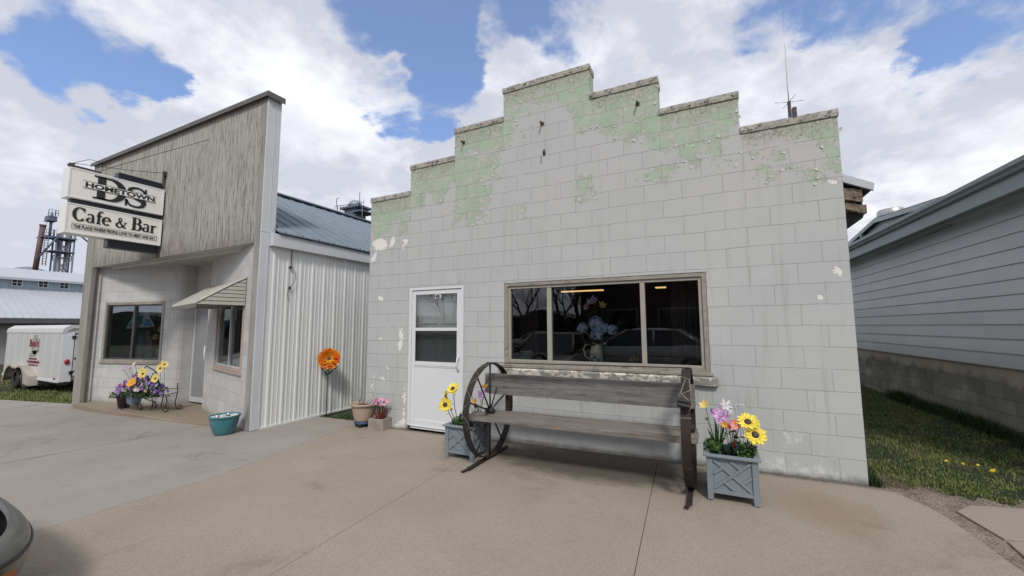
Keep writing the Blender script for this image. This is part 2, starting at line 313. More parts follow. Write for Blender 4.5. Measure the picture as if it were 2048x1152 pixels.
# ------------------------------------------------ painted block building
GREEN= [[(-6.1, 3.49), (-5.25, 3.53), (-5.05, 3.42), (-5.08, 3.29), (-5.28, 3.2), (-5.29, 2.88), (-5.44, 2.87), (-5.48, 3.04), (-5.63, 3.05), (-5.66, 2.89), (-6.08, 2.86)], [(-5.28, 3.87), (-4.46, 3.93), (-3.73, 3.84), (-3.76, 3.69), (-3.84, 3.58), (-3.81, 3.5), (-4.04, 3.47), (-3.87, 3.34), (-3.86, 3.16), (-4.01, 3.06), (-3.88, 2.94), (-3.95, 2.88), (-4.07, 2.97), (-4.09, 2.85), (-4.21, 2.86), (-4.3, 3.0), (-4.44, 2.91), (-4.49, 3.18), (-4.48, 3.46), (-4.73, 3.31), (-4.92, 3.48), (-5.25, 3.48)], [(-4.47, 4.28), (-3.65, 4.3), (-3.49, 4.26), (-3.5, 4.11), (-3.54, 3.92), (-3.68, 3.88), (-4.46, 3.92)], [(-3.38, 4.07), (-3.29, 4.07), (-3.33, 3.94), (-3.42, 3.96)], [(-3.65, 4.69), (-2.48, 4.71), (-2.42, 4.67), (-2.42, 4.37), (-2.44, 4.26), (-2.5, 3.86), (-2.63, 3.89), (-2.65, 4.06), (-2.68, 4.21), (-2.76, 4.3), (-3.05, 4.35), (-3.28, 4.46), (-3.27, 4.3), (-3.62, 4.29)], [(-2.58, 3.27), (-2.49, 3.26), (-2.47, 3.14), (-2.33, 3.09), (-2.39, 3.04), (-2.52, 2.99), (-2.64, 3.02), (-2.58, 3.09)], [(-3.39, 3.06), (-3.32, 3.04), (-3.34, 2.91), (-3.39, 2.95)], [(-2.63, 4.33), (-2.49, 4.33), (-1.64, 4.3), (-1.64, 3.94), (-1.71, 3.9), (-2.05, 3.89), (-2.24, 3.87), (-2.41, 3.93), (-2.5, 3.84), (-2.64, 3.89)], [(-2.17, 3.81), (-2.01, 3.86), (-1.84, 3.88), (-1.65, 3.92), (-1.3, 3.96), (-0.85, 3.9), (-0.85, 3.57), (-0.94, 3.45), (-1.16, 3.46), (-1.43, 3.47), (-1.54, 3.46), (-1.78, 3.49), (-1.74, 3.58), (-2.0, 3.62), (-1.81, 3.69), (-1.99, 3.7), (-2.17, 3.74)], [(-1.39, 3.43), (-1.25, 3.44), (-1.02, 3.45), (-1.02, 3.27), (-1.05, 3.18), (-1.1, 3.21), (-1.14, 3.28), (-1.18, 3.33), (-1.24, 3.28), (-1.25, 3.18), (-1.31, 3.21), (-1.4, 3.33)], [(-1.66, 3.25), (-1.46, 3.2), (-1.48, 3.14), (-1.59, 3.09), (-1.65, 3.12), (-1.78, 3.09), (-1.73, 3.23)], [(-0.97, 3.19), (-0.9, 3.23), (-0.85, 3.19), (-0.86, 3.15)], [(-0.81, 3.23), (-0.65, 3.25), (-0.65, 3.2), (-0.7, 3.13), (-0.53, 3.06), (-0.55, 2.92), (-0.61, 2.92), (-0.65, 2.96), (-0.74, 2.95), (-0.71, 3.04), (-0.76, 3.18)], [(-0.55, 3.44), (-0.01, 3.46), (-0.0, 3.14), (-0.01, 2.93), (-0.14, 2.96), (-0.15, 3.06), (-0.06, 3.12), (-0.11, 3.2), (-0.19, 3.29), (-0.52, 3.36)], [(-0.48, 3.02), (-0.38, 3.04), (-0.33, 2.97), (-0.35, 2.95)], [(-0.27, 2.96), (-0.21, 2.93), (-0.21, 2.86), (-0.27, 2.87)], [(-0.52, 3.22), (-0.46, 3.16), (-0.48, 3.07), (-0.58, 3.11)]]
WHITE= [[(-6.03, 2.84), (-5.81, 2.83), (-5.73, 2.75), (-5.74, 2.68), (-5.88, 2.64), (-5.97, 2.66), (-6.04, 2.73)], [(-5.67, 2.8), (-5.6, 2.85), (-5.58, 2.79), (-5.6, 2.68), (-5.69, 2.67)], [(-6.09, 2.51), (-6.02, 2.58), (-5.95, 2.63), (-5.97, 2.5), (-6.04, 2.46), (-6.09, 2.47)], [(-5.44, 2.81), (-5.33, 2.79), (-5.34, 2.7), (-5.38, 2.69)], [(-5.43, 2.68), (-5.4, 2.68), (-5.4, 2.6)], [(-5.91, 1.95), (-5.79, 1.88), (-5.8, 1.85), (-5.88, 1.84)], [(-5.47, 1.41), (-5.37, 1.42), (-5.38, 1.28), (-5.44, 1.28)], [(-5.46, 1.22), (-5.37, 1.23), (-5.41, 1.06), (-5.45, 1.07)], [(-5.39, 0.97), (-5.35, 0.98), (-5.37, 0.9)], [(-5.86, 1.24), (-5.82, 1.25), (-5.78, 1.23)], [(-5.7, 0.81), (-5.61, 0.82), (-5.65, 0.8)], [(-5.88, 0.64), (-5.79, 0.68), (-5.71, 0.64)], [(-5.98, 0.69), (-5.93, 0.68), (-5.93, 0.64)], [(-6.0, 0.48), (-5.94, 0.57), (-5.96, 0.47)], [(-5.33, 0.53), (-5.29, 0.51), (-5.3, 0.25), (-5.32, 0.02), (-5.34, 0.18)], [(-5.53, -0.03), (-5.45, 0.01), (-5.3, 0.1), (-5.28, -0.05), (-5.51, -0.07)], [(-0.13, 1.97), (-0.07, 1.97), (-0.07, 1.9), (-0.12, 1.9)], [(-0.27, 1.74), (-0.25, 1.73), (-0.22, 1.67), (-0.27, 1.67)], [(-0.1, 2.83), (-0.05, 2.81), (-0.06, 2.74)]]
EFF= [[(-0.75, 0.13), (-0.61, 0.19), (-0.6, 0.08), (-0.44, 0.09), (-0.28, 0.10), (-0.1, 0.03), (-0.1, -0.02), (-0.75, -0.02)], [(-0.61, 0.38), (-0.5, 0.38), (-0.48, 0.32), (-0.59, 0.29)]]
def sdist(P,poly):
    # signed distance of points P (n,2) to polygon, positive inside
    poly=np.array(poly); n=len(poly); d=np.full(len(P),1e9); ins=np.zeros(len(P),bool)
    for i in range(n):
        a,b=poly[i],poly[(i+1)%n]; e=b-a; w=P-a
        t=np.clip((w@e)/(e@e),0,1); d=np.minimum(d,np.linalg.norm(w-t[:,None]*e,axis=1))
        c=((a[1]>P[:,1])!=(b[1]>P[:,1])); 
        with np.errstate(divide='ignore',invalid='ignore'):
            xx=(b[0]-a[0])*(P[:,1]-a[1])/(b[1]-a[1])+a[0]
        ins^= c&(P[:,0]<xx)
    return np.where(ins,d,-d)
XL,XR=-6.096,0.0; CT=3.4544
TIER=[-6.096,-5.283,-4.470,-3.658,-2.438,-1.632,-.826,0.0]
TOPZ=[CT,CT+.4064,CT+.8128,CT+1.2192,CT+.8128,CT+.4064,CT]
def topz(x):
    for i in range(7):
        if TIER[i]<=x<=TIER[i+1]: return TOPZ[i]
    return CT
def facade_mat():
    m,nt,b,o=newmat('painted_block'); v=oc(nt)
    wob=N(nt,'ShaderNodeVectorMath',{0:N(nt,'ShaderNodeVectorMath',{0:noise(nt,v,1.7,3,.5,0,1),1:(.5,.5,.5)},operation='SUBTRACT').outputs[0],'Scale':.028},operation='SCALE').outputs[0]
    wob2=N(nt,'ShaderNodeVectorMath',{0:N(nt,'ShaderNodeVectorMath',{0:noise(nt,v,14,4,.6,0,1),1:(.5,.5,.5)},operation='SUBTRACT').outputs[0],'Scale':.008},operation='SCALE').outputs[0]
    vv=N(nt,'ShaderNodeVectorMath',{0:N(nt,'ShaderNodeVectorMath',{0:v,1:wob},operation='ADD').outputs[0],1:wob2},operation='ADD').outputs[0]
    s=N(nt,'ShaderNodeSeparateXYZ',{0:vv}); s0=N(nt,'ShaderNodeSeparateXYZ',{0:v})
    bv=N(nt,'ShaderNodeCombineXYZ',{0:mth(nt,'ADD',mth(nt,'ADD',s.outputs[0],mth(nt,'MULTIPLY',s.outputs[1],-1.0)),6.096+8*.4064),1:mth(nt,'ADD',s.outputs[2],.2032*10),2:0.0}).outputs[0]
    br=N(nt,'ShaderNodeTexBrick',{'Vector':bv,'Color1':(0,0,0,1),'Color2':(1,1,1,1),'Mortar':(.5,.5,.5,1),'Scale':1.0,'Mortar Size':.0034,'Mortar Smooth':.6,'Bias':0.0,'Brick Width':.4064,'Row Height':.2032})
    mort=br.outputs['Fac']
    at={k:N(nt,'ShaderNodeAttribute',attribute_name=k).outputs['Fac'] for k in ('green','white','eff','weather')}
    # grey top coat
    base=ramp(nt,noise(nt,v,.75,7,.6),[(.30,(.45,.475,.472)),(.55,(.50,.515,.512)),(.75,(.545,.555,.548))])
    blk=N(nt,'ShaderNodeSeparateColor',{0:br.outputs['Color']}).outputs[0]
    base=mixc(nt,1.0,base,N(nt,'ShaderNodeMapRange',{0:blk,3:.98,4:1.02}).outputs[0],'MULTIPLY')
    # dirty vertical streaks
    st=noise(nt,mapping(nt,v,scale=(6.5,1,.55)),1.6,7,.65)
    base=mixc(nt,sstep(nt,st,.52,.70,0,.42),base,(.34,.335,.32))
    base=mixc(nt,sstep(nt,noise(nt,v,5,9,.72),.60,.74,0,.3),base,(.38,.38,.37))
    # tinted warm high on the wall
    base=mixc(nt,sstep(nt,s0.outputs[2],1.9,3.2,0,.4),base,(.50,.49,.485))
    hn=noise(nt,v,9,8,.62); hn2=noise(nt,v,34,6,.68)
    ln_=noise(nt,mapping(nt,v,loc=(2,5,8)),3.7,6,.65)
    def field(a,amp,amp2=.12): return mth(nt,'ADD',mth(nt,'ADD',a,mth(nt,'MULTIPLY',mth(nt,'SUBTRACT',hn,.5),amp)),mth(nt,'MULTIPLY',mth(nt,'SUBTRACT',hn2,.5),amp2))
    # pale undercoat fringe between the grey coat and the green
    gf=mth(nt,'ADD',field(at['green'],1.2,.8),mth(nt,'MULTIPLY',mth(nt,'SUBTRACT',ln_,.53),1.5))
    fringe=sstep(nt,gf,.40,.42); gm=sstep(nt,gf,.475,.49)
    undr=ramp(nt,noise(nt,v,13,6,.6),[(.35,(.43,.435,.395)),(.65,(.54,.53,.49))])
    grn=ramp(nt,noise(nt,v,3.5,8,.65),[(.3,(.35,.445,.33)),(.5,(.40,.49,.375)),(.72,(.47,.52,.435))])
    col=mixc(nt,fringe,base,undr); col=mixc(nt,gm,col,grn)
    edge=mth(nt,'MULTIPLY',sstep(nt,gf,.455,.478),sstep(nt,gf,.478,.50,1,0))
    col=mixc(nt,mth(nt,'MULTIPLY',edge,.45),col,(.11,.12,.10))
    # leftover flakes inside the green
    fl=sstep(nt,noise(nt,mapping(nt,v,loc=(3,9,4)),7,9,.7,.7),.515,.545,0,.92)
    fl=mth(nt,'MULTIPLY',fl,gm); col=mixc(nt,fl,col,undr)
    # weathering under the caps
    wf=mth(nt,'ADD',at['weather'],mth(nt,'MULTIPLY',mth(nt,'SUBTRACT',noise(nt,mapping(nt,v,scale=(1,1,.6)),6,9,.75),.5),1.5))
    wm=sstep(nt,wf,.45,.95)
    col=mixc(nt,mth(nt,'MULTIPLY',wm,.72),col,ramp(nt,noise(nt,v,26,7,.75),[(.38,(.19,.185,.145)),(.50,(.38,.38,.31)),(.66,(.52,.52,.44))]))
    cr=N(nt,'ShaderNodeTexVoronoi',{'Vector':vv,'Scale':17.0},feature='DISTANCE_TO_EDGE').outputs['Distance']
    crk=mth(nt,'MULTIPLY',sstep(nt,cr,.0,.06,1,0),mth(nt,'MULTIPLY',sstep(nt,at['weather'],.25,.7),sstep(nt,hn,.45,.6)))
    col=mixc(nt,mth(nt,'MULTIPLY',crk,.6),col,(.12,.115,.09))
    # white primer patches and efflorescence
    wpf=field(at['white'],.95,.75); wp=sstep(nt,wpf,.47,.50)
    wedge=mth(nt,'MULTIPLY',sstep(nt,wpf,.42,.455),sstep(nt,wpf,.455,.48,1,0))
    col=mixc(nt,mth(nt,'MULTIPLY',wedge,.4),col,(.17,.165,.15)); col=mixc(nt,wp,col,(.80,.79,.74))
    ef=mth(nt,'ADD',at['eff'],mth(nt,'MULTIPLY',mth(nt,'SUBTRACT',noise(nt,v,16,9,.75),.5),1.9)); col=mixc(nt,sstep(nt,ef,.36,.8,0,.85),col,(.66,.68,.67))
    # scattered tiny chips
    ch=N(nt,'ShaderNodeTexVoronoi',{'Vector':N(nt,'ShaderNodeVectorMath',{0:v,1:wob2},operation='ADD').outputs[0],'Scale':3.4}).outputs['Distance']
    chn=mth(nt,'ADD',ch,mth(nt,'MULTIPLY',mth(nt,'SUBTRACT',hn2,.5),.10))
    col=mixc(nt,sstep(nt,chn,.026,.042,.85,0),col,(.62,.61,.57))
    # joints: mostly dirty, now and then bright where paint bridges
    mv=noise(nt,mapping(nt,v,scale=(1.3,1,4)),2.2,5,.6)
    hz_=mth(nt,'MULTIPLY',mth(nt,'ABSOLUTE',mth(nt,'SUBTRACT',mth(nt,'FRACT',mth(nt,'ADD',mth(nt,'DIVIDE',s.outputs[2],.2032),10.5)),.5)),.2032)
    hw=sstep(nt,hz_,.003,.006,1.0,.62)
    jd=mth(nt,'MULTIPLY',mth(nt,'MULTIPLY',mort,hw),sstep(nt,mv,.32,.66,.06,.68))
    jcol=mixc(nt,sstep(nt,noise(nt,mapping(nt,v,loc=(7,1,2),scale=(2.2,1,5)),2.6,5,.6),.58,.64),(.26,.255,.24),(.74,.74,.72))
    col=mixc(nt,jd,col,jcol)
    # grime at the foot of the wall
    gb=mth(nt,'ADD',mth(nt,'SUBTRACT',s0.outputs[2],mth(nt,'MULTIPLY',s0.outputs[0],.0135)),mth(nt,'MULTIPLY',noise(nt,v,6,7,.7),.14)); col=mixc(nt,sstep(nt,gb,.06,.15,.85,0),col,(.16,.15,.13))
    nt.links.new(col,b.inputs['Base Color']); b.inputs['Roughness'].default_value=.68; b.inputs['Specular IOR Level'].default_value=.3
    h=mth(nt,'SUBTRACT',mth(nt,'MULTIPLY',noise(nt,v,55,7,.62),.20),mth(nt,'MULTIPLY',mort,.9))
    h=mth(nt,'SUBTRACT',h,mth(nt,'MULTIPLY',gm,.28)); h=mth(nt,'SUBTRACT',h,mth(nt,'MULTIPLY',wp,.25)); h=mth(nt,'ADD',h,mth(nt,'MULTIPLY',fl,.3)); h=mth(nt,'SUBTRACT',h,mth(nt,'MULTIPLY',crk,.3))
    h=mth(nt,'ADD',h,mth(nt,'MULTIPLY',noise(nt,v,5,3),.45)); pit=N(nt,'ShaderNodeTexVoronoi',{'Vector':v,'Scale':85.0}).outputs['Distance']; h=mth(nt,'SUBTRACT',h,mth(nt,'MULTIPLY',sstep(nt,pit,.0,.22,1,0),mth(nt,'MULTIPLY',sstep(nt,hn,.45,.6),.35)))
    bump(nt,b,h,.75,.006); return m
M_fac=facade_mat()
M_cap=pm('weathered_cap_mortar',(.40,.385,.34),.9,0,.25,9,70,.8,c2=(.10,.095,.085),f2=.52,s2=22,bd=.01)
M_wht=pm('white_aluminium_paint',(.70,.72,.745),.35,0,.02,3,30,.02)
M_tanal=pm('tan_aluminium',(.36,.335,.29),.5,0,.06,8,60,.05)
M_oldwood=pm('old_painted_wood',(.30,.275,.235),.8,0,.22,14,90,.5,c2=(.15,.13,.11),f2=.56,s2=16,stretch=(.35,1,1))
M_glass=glassmat('window_glass',(.90,.92,.92),1.15)
M_screen=glassmat('storm_glass',(.97,.98,.98),.8,.02); M_mesh=glassmat('insect_screen',(.62,.63,.64),.7,.05)
M_dark=pm('dark_interior',(.022,.020,.020),.9,0,.2,2,10,0)
M_warmdark=pm('dim_curtain',(.05,.028,.027),.9,0,.25,8,20,.3,stretch=(6,1,.5))
M_blk=pm('black_metal',(.018,.019,.022),.45,0,.15,6,60,.15)
M_galv=pm('galvanised_metal',(.50,.49,.47),.35,.75,.12,6,40,.1)
B=thing('block_building','grey painted concrete block building with stepped parapet and peeling green paint','building',(-3.05,0,0))
# facade grid
ZB=-.16
WN=(-3.657,-1.222,.935,2.005); DR=(-5.262,-4.292,-.05,2.015)
cell=.0254
xs=sorted(set([round(v,4) for v in list(np.arange(0,241)*cell+XL)]+[round(t,4) for t in TIER]+[WN[0],WN[1],DR[0],DR[1]]))
zs=sorted(set([round(v,4) for v in list(np.arange(0,185)*cell)]+[ZB,-.1,-.05,WN[2],WN[3],DR[2],DR[3]]+[round(t,4) for t in TOPZ]))
def thin(l,keep):
    out=[l[0]]
    for v in l[1:]:
        if v-out[-1]<.008 and not any(abs(v-k)<1e-4 for k in keep): continue
        if v-out[-1]<.008 and not any(abs(out[-1]-k)<1e-4 for k in keep): out[-1]=v; continue
        out.append(v)
    return out
xs=thin(xs,TIER+[WN[0],WN[1],DR[0],DR[1]]); zs=thin(zs,[ZB,WN[2],WN[3],DR[2],DR[3]]+TOPZ)
zs=[z for z in zs if z<=max(TOPZ)+1e-4]
def inside(xc,zc):
    if zc>topz(xc): return False
    if WN[0]<xc<WN[1] and WN[2]<zc<WN[3]: return False
    if DR[0]<xc<DR[1] and zc<DR[3]: return False
    return True
nX,nZ=len(xs)-1,len(zs)-1
cellin=[[inside((xs[i]+xs[i+1])/2,(zs[j]+zs[j+1])/2) for j in range(nZ)] for i in range(nX)]
vid={}; V=[]; F=[]
def gv(i,j,y):
    k=(i,j,y)
    if k not in vid: vid[k]=len(V); V.append((xs[i],y,zs[j]))
    return vid[k]
for i in range(nX):
    for j in range(nZ):
        if not cellin[i][j]: continue
        F.append((gv(i,j,0),gv(i+1,j,0),gv(i+1,j+1,0),gv(i,j+1,0)))
        F.append((gv(i,j+1,.2),gv(i+1,j+1,.2),gv(i+1,j,.2),gv(i,j,.2)))
        for di,dj,a,b_ in ((-1,0,(i,j+1),(i,j)),(1,0,(i+1,j),(i+1,j+1)),(0,-1,(i,j),(i+1,j)),(0,1,(i+1,j+1),(i,j+1))):
            ii,jj=i+di,j+dj
            if 0<=ii<nX and 0<=jj<nZ and cellin[ii][jj]: continue
            F.append((gv(*b_,0),gv(*a,0),gv(*a,.2),gv(*b_,.2)))
me=bpy.data.meshes.new('wall'); me.from_pydata(V,[],F)
Pn=np.array([(v[0],v[2]) for v in V])
def fld(polys,w): 
    d=np.full(len(Pn),-1e9)
    for p in polys: d=np.maximum(d,sdist(Pn,p))
    return np.clip(.5+d/w,0,1)
for nm,arr in (('green',fld(GREEN,.30)),('white',fld(WHITE,.16)),('eff',fld(EFF,.3)),('weather',np.array([max(0,1-abs(topz(x)-z)/.42) for x,z in Pn]))):
    a=me.attributes.new(nm,'FLOAT','POINT'); a.data.foreach_set('value',arr.astype(np.float32))
me.materials.append(M_fac); wo=bpy.data.objects.new('wall',me); COL.objects.link(wo); wo.parent=B; wo.location=-B.location
gv_=fld(GREEN,.30); wv_=fld(WHITE,.16); rk=random.Random(11); ft=MB()
idx=[i for i in range(len(V)) if V[i][1]==0 and (.36<gv_[i]<.62 or .45<wv_[i]<.56)]
for i in rk.sample(idx,min(len(idx),150)):
    x,_,z=V[i]
    if abs(z-topz(x))<.04: continue
    a=rk.uniform(0,6.28); w=rk.uniform(.008,.020); L=rk.uniform(.018,.045); ux,uz=math.cos(a),math.sin(a); nx_,nz_=-uz,ux; vs=[]
    for q in range(4):
        t=q/3; lift=.001+.009*t*t*rk.uniform(.6,1.3); ww=w*(1-.45*t*t)*rk.uniform(.8,1.15)
        vs+=[(x+ux*L*t+nx_*ww,-lift,z+uz*L*t+nz_*ww),(x+ux*L*t-nx_*ww,-lift*.8,z+uz*L*t-nz_*ww)]
    ft.add(vs,[(q*2,q*2+2,q*2+3,q*2+1) for q in range(3)])
fk=ft.build('peeling_paint',pm('curled_paint_flake',(.56,.56,.53),.7,0,.1,9,30,.1),B); fk['kind']='stuff'
for i in range(7):
    mb=MB(); x0,x1=TIER[i],TIER[i+1]; z0=TOPZ[i]
    x0-= .012 if i<=3 else -.002; x1+= .008 if i>=3 else -.002
    if i<3: x1-=.0
    n=max(3,int((x1-x0)/.06)); vs=[]
    for k in range(n+1):
        x=x0+(x1-x0)*k/n
        j=lambda s:(random.random()-.5)*s
        vs+=[(x,-.012+j(.006),z0+.001+j(.002)),(x,-.015+j(.005),z0+.035+j(.004)),(x,-.012+j(.006),z0+.074+j(.005)),(x,.22,z0+.076+j(.003)),(x,.22,z0+.001)]
    fs=[]
    for k in range(n):
        for q in range(5): fs.append((k*5+q,k*5+(q+1)%5,(k+1)*5+(q+1)%5,(k+1)*5+q))
    fs+=[(0,1,2,3,4),tuple(n*5+q for q in (4,3,2,1,0))]
    mb.add(vs,fs).build('cap_stone',M_cap,B)
# side walls and roof behind
mb=MB(); mb.box(-.2,-.004,.202,11,ZB,2.89); mb.box(-6.092,-5.9,.202,11,ZB,2.78); mb.box(-5.899,-.201,11.002,11.2,ZB,2.9); mb.build('side_wall',M_fac,B)
M_roofdk=pm('dark_roll_roofing',(.06,.062,.068),.85,0,.2,5,60,.4)
M_rotwood=pm('rotten_grey_timber',(.22,.175,.135),.9,0,.3,10,70,.8,c2=(.06,.045,.035),f2=.52,s2=11,stretch=(1,1,4))
M_flash=pm('pale_metal_flashing',(.50,.52,.56),.45,.2,.08,5,30,.1)
rf=MB(); PR=[(-3.05,4.15),(.0,2.955),(.285,2.80),(.285,2.75),(.0,2.90),(-3.05,4.10)]
rf.prism(PR,lambda u_,v_,t:(u_,t,v_),.25,11.3); rf.prism([(-3.0501,4.15),(-3.0501,4.10),(-6.20,2.80),(-6.20,2.85)],lambda u_,v_,t:(u_,t,v_),.25,11.3)
roof=rf.build('roof',M_roofdk,B)
mb=MB(); mb.prism([(-.03,2.985),(.295,2.805),(.285,2.735),(-.03,2.90)],lambda u_,v_,t:(u_,t,v_),.212,.246); mb.build('flashing',M_flash,roof,local=True)
mb=MB(); mb.prism([(-6.13,2.90),(-6.24,2.83),(-6.24,2.79),(-6.13,2.85)],lambda u_,v_,t:(u_,t,v_),.21,.246); mb.build('flashing',M_flash,roof,local=True)
def rough_bar(mb,p0,p1,w,h,seed):
    rr=random.Random(seed); n=9; vs=[]
    for k in range(n+1):
        t=k/n; p=Vector(p0).lerp(Vector(p1),t)
        for a,b_ in ((-1,-1),(1,-1),(1,1),(-1,1)): vs.append((p.x,p.y+a*w/2+rr.uniform(-.008,.008),p.z+b_*h/2+rr.uniform(-.010,.010)))
    fs=[(k*4+q,k*4+(q+1)%4,(k+1)*4+(q+1)%4,(k+1)*4+q) for k in range(n) for q in range(4)]+[(0,1,2,3),(n*4+3,n*4+2,n*4+1,n*4)]
    mb.add(vs,fs)
mb=MB(); rough_bar(mb,(-.02,.27,2.775),(.205,.27,2.70),.05,.125,1); mb.build('rafter_tail',M_rotwood,roof,local=True)
mb=MB(); rough_bar(mb,(-.02,.31,2.645),(.235,.31,2.565),.09,.075,2); mb.build('rafter_tail',M_rotwood,roof,local=True)
mb=MB(); mb.prism([(-.02,2.60),(.235,2.53),(.225,2.50),(-.02,2.45)],lambda u_,v_,t:(u_,t,v_),.36,9); mb.prism([(.19,2.53),(.215,2.53),(.215,2.78),(.19,2.78)],lambda u_,v_,t:(u_,t,v_),.30,9)
mb.build('fascia',M_roofdk,roof,local=True)
# window
wf=MB(); y0,y1=.015,.10
def frame(mb,x0,x1,z0,z1,w,y0,y1,wb=None):
    wb=wb or w
    mb.box(x0,x0+w,y0,y1,z0,z1); mb.box(x1-w,x1,y0,y1,z0,z1); mb.box(x0+w,x1-w,y0,y1,z1-w,z1); mb.box(x0+w,x1-w,y0,y1,z0,z0+wb)
frame(wf,WN[0]+.002,WN[1]-.002,WN[2],WN[3]-.002,.045,.006,.14,.035)
win=wf.build('window',M_oldwood,B,bevel=.003)
mb=MB(); frame(mb,WN[0]+.048,WN[1]-.048,WN[2]+.036,WN[3]-.048,.034,.025,.12,.03); mb.box(-3.06,-3.0,.028,.115,WN[2]+.066,WN[3]-.083); mb.box(-1.915,-1.862,.028,.115,WN[2]+.066,WN[3]-.083)
mb.build('frame',M_tanal,win,bevel=.003,local=True)
for a,b_ in ((-3.574,-3.06),(-3.0,-1.915),(-1.862,-1.305)):
    mb=MB(); mb.box(a,b_,.060,.064,WN[2]+.067,WN[3]-.084); mb.build('pane',M_glass,win,local=True)
def sillmat():
    m,nt,b,o=newmat('flaking_sill_paint'); v=oc(nt)
    n=noise(nt,mapping(nt,v,scale=(1,1,1.6)),9,9,.72,.5)
    col=ramp(nt,n,[(.0,(.13,.125,.11)),(.46,(.28,.275,.25)),(.505,(.30,.29,.26)),(.51,(.60,.56,.47)),(.6,(.66,.63,.55)),(.66,(.66,.63,.55)),(.665,(.07,.065,.06))],'LINEAR')
    nt.links.new(col,b.inputs['Base Color']); b.inputs['Roughness'].default_value=.9; bump(nt,b,n,.9,.008); return m
M_sill=sillmat()
mb=MB(); n=40; vs=[]
for k in range(n+1):
    x=-3.72+(2.565)*k/n; j=lambda s:(random.random()-.5)*s
    vs+=[(x,-.05+j(.01),.805+j(.008)),(x,-.058+j(.01),.878+j(.006)),(x,-.02,.897+j(.004)),(x,.02,.90),(x,.02,.805)]
fs=[(k*5+q,k*5+(q+1)%5,(k+1)*5+(q+1)%5,(k+1)*5+q) for k in range(n) for q in range(5)]+[(0,1,2,3,4),tuple(n*5+q for q in (4,3,2,1,0))]
mb.add(vs,fs).build('sill',M_sill,win,local=True)
mb=MB(); mb.box(-3.69,-1.195,-.035,.05,.902,.934); mb.build('sub_sill',M_oldwood,win,bevel=.004,local=True)
# door
df=MB(); frame(df,DR[0]+.003,DR[1]-.003,-.0,DR[3]-.003,.038,-.004,.12,.001); 
dfo=df.build('door_frame',M_wht,B,bevel=.003)
door=MB(); x0,x1=-5.218,-4.335; z0=gz(-4.8)+.02; z1=1.968; yy0,yy1=.012,.045
door.box(x0,-5.155,yy0,yy1,z0,z1); door.box(-4.415,x1,yy0,yy1,z0,z1)
for a,b_ in ((z0,z0+.12),(.865,.925),(1.37,1.415),(1.905,z1)): door.box(-5.155,-4.415,yy0,yy1,a,b_)
door.box(-5.155,-4.415,yy0+.012,yy1-.004,z0+.12,.865)
door.box(-5.14,-4.43,yy0+.006,yy0+.013,.845,.865); door.box(-5.14,-4.43,yy0+.006,yy0+.013,z0+.12,z0+.135)
do=door.build('door',M_wht,B,bevel=.004)
for a,b_ in ((.925,1.37),(1.415,1.905)):
    mb=MB(); mb.box(-5.155,-4.415,.026,.029,a,b_); mb.build('pane',M_screen if a>1 else M_mesh,do,local=True)
mb=MB(); mb.tube([(-4.372,.008,1.01),(-4.372,-.03,.995),(-4.374,-.045,.94),(-4.374,-.04,.88),(-4.374,-.01,.835),(-4.374,.01,.80)],[.012,.013,.011,.011,.010,.008],8); mb.box(-4.392,-4.352,.002,.013,.97,1.03)
mb.build('handle',M_wht,do,local=True)
# inner panelled door behind the glass
M_inner=pm('grey_white_inner_door',(.85,.86,.84),.6,0,.05,3,30,.05)
mb=MB(); mb.box(-5.21,-4.34,.115,.14,-.05,1.97)
for a in (-5.12,-4.72):
    for c,d in ((1.47,1.83),(.2,1.3)): frame(mb,a,a+.29,c,d,.03,.098,.1145)
mb.build('inner_door',M_inner,B,bevel=.004)
def text(parent,s,size,fn,mat,name='lettering',offset=0.0,extr=.0015,sx=1.0,align='LEFT',sp=1.0,local=True,bold=False):
    c=bpy.data.curves.new('t','FONT'); c.body=s; c.size=size; c.extrude=extr; c.offset=offset; c.align_x=align; c.resolution_u=3; c.space_character=sp
    o=bpy.data.objects.new('t',c); COL.objects.link(o); dg=bpy.context.evaluated_depsgraph_get(); 
    me=bpy.data.meshes.new_from_object(o.evaluated_get(dg)); bpy.data.objects.remove(o); 
    for v in me.vertices: v.co=Vector(fn(v.co.x*sx,v.co.y,v.co.z))
    me.materials.clear(); me.materials.append(mat); me.name=name
    o=bpy.data.objects.new(name,me); COL.objects.link(o); o.parent=parent
    if not local and parent.parent is None: o.location=-Vector(parent.location)
    return o
M_ink=pm('black_ink',(.02,.02,.022),.6,0,.05,3,10,0)
M_plate=pm('white_plate',(.72,.72,.70),.5,0,.03,3,10,0)
mb=MB(); mb.box(-4.80,-4.70,.019,.023,1.845,1.90); npl=mb.build('number_plate',M_plate,do,local=True)
# number text is parented to the door because names may nest only three deep
text(do,'408',.058,lambda x,y,z:(-4.794+x,.0165-z,1.852+y),M_ink,offset=.002,sx=.86)
# hooks, stubs and holes high on the wall
M_rust=pm('rusty_iron',(.10,.075,.062),.8,.2,.35,20,80,.4)
for x,z in ((-3.08,4.10),(-1.86,4.06),(-4.31,4.10)):
    mb=MB(); mb.tube([(x,0,z),(x,-.07,z),(x+.01,-.085,z-.03)],.011,8); mb.box(x-.022,x+.022,-.010,-.001,z-.022,z+.022); mb.build('wall_hook',M_rust,B)
mb=MB(); mb.ball((-3.06,-.0,3.70),.022,8,6,(1,.5,2.2)); mb.tube([(-3.10,-.003,3.66),(-3.105,-.004,3.60),(-3.10,-.004,3.56)],.004,5); mb.build('anchor_hole',M_blk,B)
